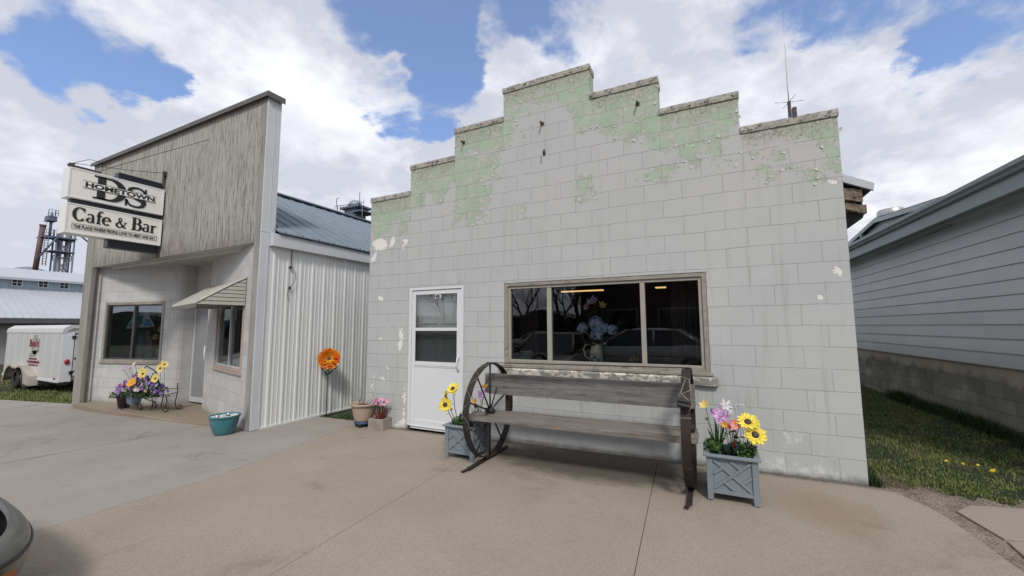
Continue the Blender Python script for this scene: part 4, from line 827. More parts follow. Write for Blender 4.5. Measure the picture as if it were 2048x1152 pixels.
# ------------------------------------------------ wagon wheel bench
def woodmat(name,c,c2,c3,ax=0):
    m,nt,b,o=newmat(name); v=oc(nt); sc=[1,1,1]; sc=(.5,9,9) if ax==0 else (9,9,.5)
    g=noise(nt,mapping(nt,v,scale=sc),3.2,10,.7,.35); g2=noise(nt,mapping(nt,v,scale=tuple(x*3 for x in sc)),4,7,.65)
    mm=mth(nt,'ADD',mth(nt,'MULTIPLY',g,.7),mth(nt,'MULTIPLY',g2,.3))
    col=ramp(nt,mm,[(.34,c3),(.48,c),(.64,c2)])
    col=mixc(nt,sstep(nt,noise(nt,v,2.4,6,.65),.55,.72,0,.45),col,c3)
    nt.links.new(col,b.inputs['Base Color']); b.inputs['Roughness'].default_value=.85; b.inputs['Specular IOR Level'].default_value=.3
    bump(nt,b,mm,.7,.008); return m
M_back=woodmat('grey_weathered_plank',(.17,.162,.158),(.265,.255,.245),(.055,.05,.048))
M_seat=woodmat('brown_weathered_plank',(.18,.16,.14),(.29,.26,.23),(.055,.048,.042))
M_iron=pm('dark_flaking_iron',(.035,.027,.024),.7,.25,.3,14,90,.5,c2=(.16,.12,.10),f2=.68,s2=26)
M_ironb=pm('chipped_brown_iron',(.035,.025,.023),.7,.25,.3,14,90,.5,c2=(.32,.28,.25),f2=.66,s2=20)
BN=thing('wagon_wheel_bench','weathered plank bench with iron wagon wheel ends under the big window','bench',(-2.45,-.65,-.03))
def wheel(x,cy,cz,Rr,mat,hubz,hy):
    mb=MB(); n=48; w=.075; th=.009; vs=[]
    for k in range(n):
        t=2*math.pi*k/n; c,s=math.cos(t),math.sin(t)
        for xx,rr in ((x-w/2,Rr),(x+w/2,Rr),(x+w/2,Rr-th),(x-w/2,Rr-th)): vs.append((xx,cy+rr*c,cz+rr*s))
    fs=[(k*4+q,k*4+(q+1)%4,((k+1)%n)*4+(q+1)%4,((k+1)%n)*4+q) for k in range(n) for q in range(4)]
    mb.smooth=False; mb.add(vs,fs); wo=mb.build('wheel',mat,BN)
    sp=MB(); 
    for k in range(10):
        t=2*math.pi*(k+.5)/10+.31
        sp.tube([(x,hy+.03*math.cos(t),hubz+.03*math.sin(t)),(x,cy+(Rr-.01)*math.cos(t),cz+(Rr-.01)*math.sin(t))],.0085,6)
    sp.build('spoke',mat,wo,local=True); wo.children[-1]['label']='thin iron spokes of the wagon wheel'
    hb=MB(); hb.lathe([(.001,-.06),(.03,-.06),(.034,-.02),(.034,.02),(.03,.06),(.001,.06)],(x,hy,hubz),14,Matrix.Rotation(R(90),3,'Y')); hb.build('hub',mat,wo,local=True)
    return wo
def wheel2(x,cy,cz,Rr,mat):
    # one object for each spoke
    mb=MB(); n=56; w=.075; th=.009; vs=[]
    for k in range(n):
        t=2*math.pi*k/n; c,s=math.cos(t),math.sin(t)
        for xx,rr in ((x-w/2,Rr),(x+w/2,Rr),(x+w/2,Rr-th),(x-w/2,Rr-th)): vs.append((xx,cy+rr*c,cz+rr*s))
    mb.add(vs,[(k*4+q,k*4+(q+1)%4,((k+1)%n)*4+(q+1)%4,((k+1)%n)*4+q) for k in range(n) for q in range(4)])
    wo=mb.build('wheel',mat,BN)
    for k in range(10):
        t=2*math.pi*k/10+R(90)
        sp=MB(); sp.tube([(x,cy+.02*math.cos(t),cz-.02+.02*math.sin(t)),(x,cy+(Rr-.008)*math.cos(t),cz+(Rr-.008)*math.sin(t))],.0095,6); sp.build('spoke',mat,wo,local=True)
    hb=MB(); hb.lathe([(.001,-.05),(.028,-.05),(.036,-.02),(.036,.02),(.028,.05),(.001,.05)],(x,cy,cz-.02),14,Matrix.Rotation(R(90),3,'Y')); hb.build('hub',mat,wo,local=True)
wheel2(-3.50,-.66,.495,.515,M_iron); wheel2(-1.42,-.66,.52,.515,M_ironb)
for x,m,za in ((-3.50,M_iron,-.04),(-1.42,M_ironb,0)):
    mb=MB(); mb.bar((x-.0,-1.12,za+.014),(x+.0,-.24,za+.014),.04,.022); mb.bar((x,-1.12,za+.014),(x-.02,-1.20,za+.010),.03,.014); mb.build('foot_rail',m,BN)
mb=MB(); mb.bar((-3.545,-.655,1.014),(-1.385,-.655,1.040),.045,.006); mb.build('top_bar',M_iron,BN)
def plank(x0,x1,y0,y1,z0,z1,seed,tilt=0,dz=0):
    """worn plank with slightly wavy edges"""
    rr=random.Random(seed); n=26; mb=MB(); vs=[]
    for k in range(n+1):
        x=x0+(x1-x0)*k/n; w=lambda s:rr.uniform(-s,s); e=.006 if k in (0,n) else 0; zz=dz*k/n
        vs+=[(x,y0+w(.003)+e,z0+zz+w(.002)+e),(x,y1+w(.002)-e,z0+zz+tilt+e),(x,y1+w(.003)-e,z1+zz+tilt-e+w(.002)),(x,y0+w(.003)+e,z1+zz+w(.002)-e)]
    fs=[(k*4+q,k*4+(q+1)%4,(k+1)*4+(q+1)%4,(k+1)*4+q) for k in range(n) for q in range(4)]+[(0,1,2,3),(n*4+3,n*4+2,n*4+1,n*4)]
    return mb.add(vs,fs)
mb=plank(-3.73,-1.345,-.91,-.60,.405,.445,3,0,.015)
mb.build('seat',M_seat,BN,bevel=.003,label='front seat plank, brown and grooved')
mb=plank(-3.62,-1.36,-.595,-.40,.405,.445,4,-.01,.015); mb.build('seat',M_seat,BN,bevel=.003)
mb=plank(-3.665,-1.365,-.50,-.46,.635,.872,5,0,.0); mb.build('backrest',M_back,BN,bevel=.004)
for x in (-3.39,-1.40):
    mb=MB(); mb.bar((x,-.44,.40),(x,-.44,.80),.045,.012); mb.build('back_strap',M_ironb,BN)
for x in (-3.44,-1.40):
    mb=MB(); mb.bar((x,-.92,.395),(x,-.40,.388),.04,.012); mb.build('seat_bracket',M_iron,BN)
# solar string lights wound round the bench
M_wire=pm('pale_wire',(.34,.33,.30),.5,0,.1,9,40,0)
SL=thing('string_light','thin solar string light wire wound round the bench backrest with a black control box','string light',(-1.42,-1.15,.8))
mb=MB(); pts=[]
N_=26
for k in range(N_*14+1):
    t=k/14; x=-3.48+2.03*(t/N_)+.05*math.sin(t*3.1); a=2*math.pi*t/3.2
    y=-.49+.10*math.cos(a)-.03; z=.84+.205*math.sin(a)
    if abs(y+.48)<.035: y=-.48-.036 if math.cos(a)<0 else -.44
    pts.append((x,min(y,-.35),z))
loops=[]
rw=random.Random(5)
for i in range(11):
    x=-3.37+i*.187+rw.uniform(-.04,.04)
    q_=rw.uniform(.0,.09); p=[(x-.02,-.43,.66),(x-.03,-.503,.628),(x-.005+q_*.3,-.503,.70),(x+.02+q_,-.503,.80),(x+.04+q_,-.503,.86),(x+.065+q_,-.50,.885),(x+.085,-.57,.955),(x+.11,-.655,1.035),(x+.12,-.63,1.0),(x+.13,-.44,.86),(x+.138,-.43,.66)]
    loops+=p
mb.tube(loops,.0012,4)
mb.build('wire',M_wire,SL)
mb=MB(); lp=[]
for k in range(40):
    t=k/39; th=R(95+t*100); lp.append((-3.50+.042*math.sin(t*22),-.66+.521*math.cos(th),.495+.521*math.sin(th)))
mb.tube(lp,.0014,4); mb.tube([(-3.46,-1.15,.68),(-3.40,-.9,.70),(-3.37,-.52,.63)],.002,4); mb.build('wire',M_wire,SL)
mb=MB(); mb.tube([(-1.46,-1.00,1.0),(-1.385,-1.03,.98),(-1.375,-1.1,.90),(-1.47,-1.12,.86),(-1.37,-1.14,.82),(-1.47,-1.165,.79),(-1.38,-1.17,.755),(-1.36,-1.15,.80),(-1.45,-1.13,.88),(-1.42,-.9,.97),(-1.45,-.66,1.05)],.0025,5); mb.tube([(-1.47,-1.19,.69),(-1.37,-1.19,.695)],.002,4); mb.build('wire',M_wire,SL)
M_blackpl=pm('black_plastic',(.016,.018,.018),.4,0,.1,9,40,.05)
Mx=Matrix.Rotation(R(-22),3,'X')@Matrix.Rotation(R(10),3,'Y')
mb=MB(); cc_=Vector((-1.425,-1.165,.80))
M4=Matrix.Translation(cc_)@Mx.to_4x4()
mb.box(-.05,.05,-.02,.02,-.035,.035,M4); mb.box(-.05,.05,-.035,-.0205,.004,.03,M4); mb.box(-.045,.05,-.033,-.0205,-.03,-.002,M4); mb.build('control_box',M_blackpl,SL,bevel=.006)
# ------------------------------------------------ planters
M_pl=pm('blue_grey_planter_paint',(.205,.245,.275),.6,0,.07,6,120,.15)
M_soil=pm('dark_potting_soil',(.022,.016,.012),.95,0,.4,20,60,1.0,bd=.02)
def planter(loc,label):
    t=thing('planter_box',label,'planter',loc,0,'blue grey lattice planter boxes')
    W_=.375; H=.345; h=W_/2; zb=.055
    for sx_,sy_ in ((-1,-1),(1,-1),(-1,1),(1,1)):
        mb=MB(); mb.box(sx_*h-(.045 if sx_>0 else 0),sx_*h+(.045 if sx_<0 else 0),sy_*h-(.045 if sy_>0 else 0),sy_*h+(.045 if sy_<0 else 0),0,H); mb.build('leg',M_pl,t,bevel=.003,local=True)
    for side in range(4):
        Rz=Matrix.Rotation(math.pi/2*side,4,'Z'); mb=MB(); a=h-.045
        mb.box(-a,a,-h+.016,-h+.026,zb,H,Rz); pn=mb.build('side_panel',M_pl,t,local=True)
        mb=MB(); mb.box(-a,a,-h+.004,-h+.0155,zb,zb+.032,Rz); mb.box(-a,a,-h+.004,-h+.0155,H-.018,H,Rz)
        z0,z1=zb+.034,H-.020; hh=z1-z0
        def slat(u0,v0,u1,v1,o=0.0):
            mb.bar(tuple(Rz@Vector((-a+2*a*u0,-h+.0095+o,z0+hh*v0))),tuple(Rz@Vector((-a+2*a*u1,-h+.0095+o,z0+hh*v1))),.012,.019) if side%2==0 else mb.bar(tuple(Rz@Vector((-a+2*a*u0,-h+.0095+o,z0+hh*v0))),tuple(Rz@Vector((-a+2*a*u1,-h+.0095+o,z0+hh*v1))),.012,.019)
        slat(.02,.98,.98,.02); slat(.02,.02,.98,.98,-.0015)
        slat(.47,.98,.735,.72,-.0008); slat(.02,.51,.27,.74,-.0008); slat(.28,.27,.54,.02,-.0008); slat(.74,.27,.98,.50,-.0008)
        mb.build('lattice',M_pl,pn,local=True,bevel=.0015)
    mb=MB(); e=h+.022; i=h-.028
    mb.box(-e,e,-e,-i,H,H+.018); mb.box(-e,e,i,e,H,H+.018); mb.box(-e,-i,-i,i,H,H+.018); mb.box(i,e,-i,i,H,H+.018); mb.build('rim',M_pl,t,bevel=.003,local=True)
    mb=MB(); mb.box(-i-.01,i+.01,-i-.01,i+.01,H-.07,H-.045); mb.build('soil',M_soil,t,local=True)
    return t
P1=(-3.80,-.66,gz(-3.8)); P2=(-1.10,-.735,0.0)
planter(P1,'blue grey lattice planter between the white door and the bench wheel')
planter(P2,'blue grey lattice planter at the right end of the bench')
# ------------------------------------------------ flowers
def fm(name,c,c2=None,rough=.55,s=8):
    m,nt,b,o=newmat(name); v=oc(nt)
    lo=tuple(x*.7 for x in c); col=ramp(nt,noise(nt,v,60,4,.6),[(.3,lo),(.65,c)])
    if c2: col=mixc(nt,sstep(nt,noise(nt,v,s*6,3,.5),.45,.6),col,c2)
    nt.links.new(col,b.inputs['Base Color']); b.inputs['Roughness'].default_value=rough; b.inputs['Subsurface Weight'].default_value=.0
    return m
F_yel=fm('sunflower_yellow',(.85,.66,.03),(.88,.76,.16)); F_brn=fm('flower_brown_centre',(.06,.03,.015)); F_grn=fm('leaf_green',(.035,.085,.022),(.055,.12,.03))
F_lgrn=fm('light_boxwood_green',(.07,.15,.03),(.04,.09,.02)); F_dgrn=fm('dark_teal_succulent',(.018,.045,.04),(.03,.065,.06)); F_pnk=fm('lilac_petal',(.55,.27,.60),(.72,.45,.70)); F_cor=fm('coral_petal',(.68,.15,.15),(.75,.30,.22))
F_wht=fm('white_petal',(.72,.72,.74)); F_org=fm('orange_petal',(.80,.38,.04)); F_red=fm('red_leaf',(.30,.03,.025),(.16,.03,.03)); F_mag=fm('magenta_petal',(.45,.10,.26),(.70,.42,.55)); F_pur=fm('purple_petal',(.16,.07,.33),(.30,.16,.45)); F_blu=fm('blue_hydrangea',(.46,.58,.90),(.62,.72,.94)); F_dolv=fm('dark_bronze_leaf',(.05,.045,.02),(.09,.04,.03)); F_crm=fm('cream_petal',(.62,.60,.38)); F_pyel=fm('pale_yellow_petal',(.80,.62,.18)); F_dry=fm('dry_stem',(.20,.15,.09)); F_pnk2=fm('pink_petal',(.70,.25,.40),(.80,.5,.6))
def basis(n):
    n=Vector(n).normalized(); a=n.orthogonal().normalized(); return a,n.cross(a),n
def petals(mb,c,nrm,r,n,wid=.3,cup=.25,r0=.1,ph=0,tipdrop=0.0,jit=.12):
    a,b_,nn=basis(nrm); c=Vector(c)
    for k in range(n):
        t=2*math.pi*(k+ph)/n+random.uniform(-.08,.08); d=a*math.cos(t)+b_*math.sin(t); s=nn.cross(d); rr=r*random.uniform(1-jit,1+jit); w=rr*wid
        h=lambda q: nn*(cup*rr*q-tipdrop*rr*q*q)
        p=[c+d*rr*r0,c+d*rr*.45+s*w+h(.45),c+d*rr*.8+s*w*.75+h(.8),c+d*rr+h(1.0),c+d*rr*.8-s*w*.75+h(.8),c+d*rr*.45-s*w+h(.45),c+d*rr*.55+h(.55)-nn*.06*rr]
        mb.add(p,[(0,1,6),(1,2,6),(2,3,6),(3,4,6),(4,5,6),(5,0,6)])
def leaf(mb,p0,p1,w,upv=(0,0,1),fold=.15):
    p0,p1=Vector(p0),Vector(p1); d=p1-p0; s=d.cross(Vector(upv)); s=s.normalized() if s.length>1e-5 else Vector((1,0,0)); u=s.cross(d).normalized(); m1=p0+d*.35; m2=p0+d*.7
    mb.add([p0,m1+s*w,m2+s*w*.8,p1,m2-s*w*.8,m1-s*w,m1-u*w*fold+u*d.length*.03,m2-u*w*fold],[(0,1,6),(1,2,7,6),(2,3,7),(3,4,7),(4,5,6,7),(5,0,6)])
def stemt(mb,p0,p1,r=.004,bend=.02):
    p0,p1=Vector(p0),Vector(p1); m=(p0+p1)/2+Vector((random.uniform(-bend,bend),random.uniform(-bend,bend),0)); mb.tube([p0,p0.lerp(m,.5),m,m.lerp(p1,.5),p1],r,5)
def tuft(mb,c,r,h,n,ls=.02,seed=None):
    for _ in range(n):
        a=random.uniform(0,6.283); q=r*math.sqrt(random.random()); p=Vector(c)+Vector((q*math.cos(a),q*math.sin(a),h*random.random()*(1-.4*q/max(r,1e-3))))
        d=Vector((random.uniform(-1,1),random.uniform(-1,1),random.uniform(-.2,1))).normalized()*ls*random.uniform(.7,1.3); leaf(mb,p,p+d,ls*.33)
def toyou(y=-1,x=.25,z=.2): return (x,y,z)
def sunflowers(name,label,heads,base,r,parts=None,nrms=None):
    t=thing(name,label,'artificial flower',base)
    st=MB(); lf=MB()
    for i,h in enumerate(heads):
        nr=nrms[i] if nrms else toyou()
        mb=MB(); petals(mb,h,nr,r,14,.2,.18,.25); petals(mb,Vector(h)-Vector(nr).normalized()*.004,nr,r*1.05,14,.2,.05,.25,.5); hd=mb.build('flower_head',F_yel,t)
        c2=MB(); q=Vector(nr).normalized(); c2.ball(Vector(h)+q*.008,r*.32,10,6,(1,1,1)); 
        a,b_,nn=basis(nr); c2=MB(); c2.lathe([(.001,.012),(r*.2,.014),(r*.33,.006),(r*.36,-.004)],tuple(h),14,Matrix((a,b_,nn)).transposed()); c2.build('flower_centre',F_brn,hd,local=True)
        stemt(st,Vector(base)+Vector((.01*i,0,0)),Vector(h)-q*.01,.0045); 
        m_=Vector(base).lerp(Vector(h),.62); leaf(lf,m_,m_+Vector((-.05+.09*(i%2),-.02,-.02)),.022); leaf(lf,Vector(h)-q*.012,Vector(h)-q*.02+Vector((.03,.01,-.07)),.02)
    st.build('stem',F_grn,t); lf.build('leaf',F_grn,t); return t
BS=1.12
def spray(name,label,cat,base,items,stemr=.0028,leaves=0,lm=None,lw=.012,llen=.09,group=None):
    """items: (pos,normal,r,n,mat,cup,wid)"""
    t=thing(name,label,cat,base,0,group); st=MB(); bym={}
    for it in items:
        pos,nr,r,n,m,cup,wd=it; mb=bym.setdefault(m.name,(m,[]))[1]; mb.append((pos,nr,r*BS,n,m,cup,wd))
        stemt(st,base,Vector(pos)-Vector(nr).normalized()*r*.2,stemr,.012)
    for nm,(m,its) in bym.items():
        for pos,nr,r,n,_,cup,wd in its:
            mb=MB(); petals(mb,pos,nr,r,n,wd,cup,.06,random.random()); mb.build('blossom',m,t)
    st.build('stem',F_grn,t)
    if leaves:
        mb=MB()
        for k in range(leaves):
            a=random.uniform(0,6.28); p=Vector(base)+Vector((0,0,.01*k/leaves)); leaf(mb,p,p+Vector((math.cos(a)*llen*.35,math.sin(a)*llen*.35,llen*random.uniform(.7,1.1))),lw)
        mb.build('leaf',lm or F_grn,t)
    return t
b1=(P1[0],P1[1],P1[2]+.315)
sunflowers('sunflower_bunch','three yellow sunflowers leaning out over the door side of the left planter',[(-4.02,-.80,.525),(-4.07,-.72,.60),(-4.01,-.66,.69)],(-3.90,-.72,b1[2]),.080,nrms=[(.45,-1,.2),(-.8,-.75,.2),(-.0,-.7,.7)])
spray('lily_spray','lilac and orange artificial lilies seen through the bench wheel','artificial flower',(-3.70,-.60,b1[2]),[((-3.62,-.62,.655),(-.2,-1,.3),.062,6,F_pnk,.35,.22),((-3.655,-.60,.63),(-.5,-.8,.1),.05,6,F_pnk,.4,.22),((-3.60,-.60,.72),(0,-.6,.8),.04,6,F_org,.6,.25),((-3.78,-.62,.66),(-.4,-1,.2),.028,6,F_pnk,.2,.2),((-3.80,-.66,.60),(-.5,-1,.2),.032,6,F_pyel,.4,.25),((-3.70,-.66,.56),(-.1,-1,.3),.034,7,F_org,.4,.3),((-3.68,-.66,.515),(-.1,-1,.0),.03,7,F_brn,.4,.3)],leaves=7,llen=.22,lw=.012)
t=thing('faux_boxwood','bright green plastic boxwood filling the left planter','artificial greenery',b1); mb=MB(); 
for c,r in (((-3.86,-.74,b1[2]),.07),((-3.93,-.68,b1[2]),.05),((-3.78,-.68,b1[2]),.06)): tuft(mb,c,r*1.25,.12,260,.026)
mb.build('leaf',F_lgrn,t)
t=thing('faux_succulent','dark teal artificial succulent between the greens of the left planter','artificial greenery',b1); mb=MB()
for k in range(16):
    a=k*.6; leaf(mb,(-3.88,-.64,b1[2]+.02),(-3.88+.06*math.cos(a),-.64+.05*math.sin(a),b1[2]+.13+.03*math.sin(k)),.016)
mb.build('leaf',F_dgrn,t)
b2=(P2[0],P2[1],.325)
sunflowers('sunflower_bunch','two yellow sunflowers leaning over the right rim of the planter by the bench end',[(-.915,-.83,.535),(-.96,-.79,.625)],(-1.00,-.72,b2[2]),.082,nrms=[(.15,-1,.55),(.0,-.8,.9)])
spray('lily_spray','tall lilac, yellow and white artificial lilies in the right planter','artificial flower',(-1.19,-.70,b2[2]),[((-1.17,-.74,.655),(.1,-1,.35),.065,6,F_pnk,.3,.24),((-1.145,-.75,.625),(.5,-.9,.0),.052,6,F_pnk,.35,.24),((-1.28,-.70,.715),(-.3,-.7,.7),.042,6,F_pyel,.6,.28),((-1.12,-.68,.72),(.3,-.6,.5),.052,6,F_wht,.5,.2),((-1.09,-.68,.69),(.8,-.6,.1),.034,6,F_wht,.5,.2),((-1.22,-.70,.675),(-.2,-1,.3),.022,6,F_pur,.3,.3),((-1.27,-.72,.605),(-.4,-1,.2),.016,6,F_lgrn,.3,.3)],leaves=9,llen=.26,lw=.014)
spray('coral_flower_spray','coral pink flowers with dark bronze leaves in the middle of the right planter','artificial flower',(-1.08,-.74,b2[2]),[((-1.06,-.80,.595),(.1,-1,.3),.042,7,F_cor,.3,.34),((-1.10,-.79,.575),(-.3,-1,.1),.025,7,F_cor,.4,.34),((-1.035,-.78,.60),(.5,-.9,.3),.028,7,F_org,.4,.34),((-1.135,-.79,.585),(-.2,-1,.3),.026,8,F_org,.4,.36),((-1.01,-.76,.625),(.3,-.7,.5),.02,6,F_cor,.5,.3)],leaves=5,llen=.14,lw=.012,lm=F_red)
t=thing('bronze_leaf_sprig','rounded dark bronze leaves below the coral flowers','artificial greenery',(-1.08,-.76,b2[2])); mb=MB()
for k in range(15):
    p=Vector((-1.08+random.uniform(-.075,.075),-.78+random.uniform(-.03,.03),.46+random.uniform(0,.11))); leaf(mb,p,p+Vector((random.uniform(-.05,.05),-.02,random.uniform(-.02,.03))),.022)
mb.build('leaf',F_dolv,t); mb=MB()
for k in range(5): stemt(mb,(-1.08,-.75,b2[2]),(-1.08+random.uniform(-.06,.06),-.77,.52),.002)
mb.build('stem',F_dolv,t)
t=thing('wire_twig','pale curly wire twigs rising behind the white lily','ornament',(-1.04,-.68,b2[2])); mb=MB()
for k in range(5):
    p=[(-1.05+.02*k,-.68,b2[2]+.25)]; x0=-1.07+.025*k
    p=[(x0+.018*math.cos(q*1.1+k)*(q/9),-.68+.01*math.sin(q),b2[2]+.04*q+.03) for q in range(11)]; mb.tube(p,.0022,4)
mb.build('twig',F_wht,t)
t=thing('faux_boxwood','bright green plastic boxwood filling the right planter','artificial greenery',b2); mb=MB()
for c,r in (((-1.22,-.80,b2[2]),.065),((-1.24,-.68,b2[2]),.05),((-.99,-.82,b2[2]),.065),((-.96,-.72,b2[2]),.05),((-1.04,-.70,b2[2]),.06)): tuft(mb,c,r*1.2,.13,240,.026)
mb.build('leaf',F_lgrn,t)
for x,lb in ((-1.13,'dark teal artificial succulent, left one in the right planter'),(-1.065,'dark teal artificial succulent, right one in the right planter')):
    t=thing('faux_succulent',lb,'artificial greenery',(x,-.83,b2[2]),0,'dark succulents in the right planter'); mb=MB()
    for k in range(14):
        a=k*.9; leaf(mb,(x,-.83,b2[2]+.01),(x+.04*math.cos(a),-.83+.03*math.sin(a),b2[2]+.10+.03*math.sin(k*2)),.018)
    mb.build('leaf',F_dgrn,t)
# ------------------------------------------------ pots near the gap
M_beige=pm('beige_plastic_pot',(.42,.335,.26),.6,0,.05,4,60,.1); M_bluep=pm('blue_plastic',(.045,.075,.15),.5,0,.15,6,40,.05)
pz=gz(-6.0)
CD=thing('plant_caddy','blue wheeled plant caddy under the beige pot','caddy',(-6.03,-.10,pz))
mb=MB(); mb.lathe([(.001,.045),(.125,.045),(.132,.055),(.132,.075),(.12,.08),(.001,.08)],(-6.03,-.10,pz),24); mb.build('tray',M_bluep,CD)
for k in range(4):
    a=R(-70+90*k); x,y=-6.03+.105*math.cos(a),-.10+.105*math.sin(a); mb=MB(); mb.lathe([(.001,-.018),(.022,-.016),(.024,0),(.022,.016),(.001,.018)],(x,y,pz+.025),12,Matrix.Rotation(R(90),3,'X')); mb.box(x-.012,x+.012,y-.02,y+.02,pz+.03,pz+.05); mb.build('caster',M_blackpl,CD)
PT=thing('flower_pot','beige ribbed pot with dried stems beside the metal wall','pot',(-6.03,-.10,pz+.08))
mb=MB(); prof=[(.001,.0),(.112,.0),(.12,.01)]
for k in range(11): 
    z=.02+k*.0185; r=.122+.055*(z/.24)**.8; prof+=[(r,z),(r+.003,z+.007),(r+.001,z+.014)]
prof+=[(.188,.232),(.200,.236),(.203,.26),(.198,.268),(.186,.266),(.178,.235),(.15,.20)]
mb.lathe([(r,z) for r,z in prof],(-6.03,-.10,pz+.08),36); mb.build('pot_body',M_beige,PT)
mb=MB(); mb.lathe([(.001,.225),(.177,.222)],(-6.03,-.10,pz+.08),24); mb.build('soil',M_soil,PT)
DP=thing('dried_plant','thin dried stems and withered leaves in the beige pot','plant',(-6.03,-.10,pz+.30)); mb=MB()
for k in range(26):
    a=random.uniform(0,6.28); q=random.uniform(0,.14); p=Vector((-6.03+q*math.cos(a),-.10+q*math.sin(a),pz+.30)); stemt(mb,p,p+Vector((random.uniform(-.04,.04),random.uniform(-.04,.04),random.uniform(.05,.30) if k%3==0 else random.uniform(.03,.12))),.0022)
mb.tube([(-6.10,-.12,pz+.30),(-6.10,-.13,pz+.5),(-6.12,-.13,pz+.56),(-6.13,-.14,pz+.58)],.003,5); mb.build('stem',F_dry,DP)
mb=MB(); tuft(mb,(-6.0,-.10,pz+.30),.13,.05,70,.02); mb.build('leaf',fm('dry_olive_leaf',(.12,.11,.05)),DP)
M_cblock=pm('tan_concrete_block',(.30,.265,.22),.95,0,.2,7,150,.8,c2=(.15,.13,.11),f2=.58,s2=5)
bx,by=-5.66,-.12; Rb=Matrix.Translation((bx,by,pz))@Matrix.Rotation(R(9),4,'Z')
BK=thing('concrete_block','tan hollow concrete block used as a flower pot by the wall','block',(bx,by,pz))
mb=MB(); w=.125
mb.box(-w,w,-w,-w+.03,0,.165,Rb); mb.box(-w,w,w-.03,w,0,.165,Rb); mb.box(-w,-w+.03,-w+.0301,w-.0301,0,.165,Rb); mb.box(w-.03,w,-w+.0301,w-.0301,0,.165,Rb); mb.box(-w+.03,w-.03,-w+.03,w-.03,.10,.12,Rb); mb.build('block_shell',M_cblock,BK,bevel=.004)
its=[]
for k in range(34):
    a=random.uniform(0,6.28); q=.105*math.sqrt(random.random()); z=pz+.40+random.uniform(-.05,.045); its.append(((bx+q*math.cos(a),by-.03+q*math.sin(a)*.7,z),(math.cos(a)*.5,-1+math.sin(a)*.4,.5),random.uniform(.02,.03),6,[F_mag,F_pnk2,F_wht,F_mag][k%4],.2,.28))
its.append(((bx-.09,by-.04,pz+.36),(-.3,-1,.2),.025,6,F_pyel,.3,.3)); its.append(((bx+.13,by-.0,pz+.42),(.3,-1,.3),.035,6,F_pnk2,.3,.28))
spray('pink_flower_bunch','bunch of small pink and magenta artificial flowers standing in the concrete block','artificial flower',(bx,by,pz+.13),its,.002,14,F_grn,.02,.14)
t=thing('red_leaf_spikes','stiff red pointed leaves standing in the concrete block','artificial greenery',(bx,by,pz+.12)); mb=MB()
for k in range(15):
    a=k*.83; q=.05; p=Vector((bx+q*math.cos(a),by+q*math.sin(a),pz+.12)); leaf(mb,p,p+Vector((math.cos(a)*.07,math.sin(a)*.05,.10+.14*random.random())),.011)
leaf(mb,(bx+.05,by,pz+.12),(bx+.15,by,pz+.37),.008); leaf(mb,(bx-.06,by,pz+.12),(bx-.13,by-.02,pz+.26),.010)
mb.build('leaf',F_red,t)
# orange metal flower stake
FS=thing('metal_flower_stake','big orange metal flower on a tall green stake in front of the ribbed wall','garden ornament',(-7.20,.19,gz(-7.2)))
hc=Vector((-7.16,.175,.885)); nr=(.75,-.62,.12)
M_o1=pm('orange_glazed_metal',(.80,.22,.02),.3,.25,.15,10,30,.1,c2=(.85,.08,.015),f2=.5,s2=5,coat=.4); M_o2=pm('amber_glazed_metal',(.82,.40,.03),.3,.25,.12,10,30,.1,c2=(.85,.20,.015),f2=.52,s2=6,coat=.4)
for q,(r,n,cup,m) in enumerate(((.20,12,.06,M_o2),(.185,12,.30,M_o1),(.14,10,.6,M_o1),(.09,8,1.0,M_o2))):
    mb=MB(); petals(mb,hc+Vector(nr).normalized()*.008*q,nr,r,n,.23,cup,.1,q*.5,jit=.05); mb.build('petal_ring',m,FS)
mb=MB(); a,b_,nn=basis(nr); mb.lathe([(.001,.05),(.02,.052),(.036,.04),(.04,.02)],tuple(hc),14,Matrix((a,b_,nn)).transposed()); mb.build('flower_centre',M_rust,FS)
M_gst=pm('green_painted_stake',(.03,.085,.075),.4,.3,.15,9,30,.1)
mb=MB(); mb.tube([tuple(hc-Vector(nr)*.02),(-7.19,.19,.80),(-7.20,.19,.5),(-7.20,.19,gz(-7.2)-.02)],.0085,8); mb.build('stake',M_gst,FS)
for pts in (((-7.20,.19,.60),(-7.12,.24,.70),(-7.06,.29,.76)),((-7.20,.19,.58),(-7.22,.14,.68),(-7.22,.08,.74))):
    mb=MB()
    for i in range(2): leaf(mb,pts[i],pts[i+1],.018,(1,-1,0))
    mb.tube(pts,.003,5); mb.build('leaf',M_gst,FS)
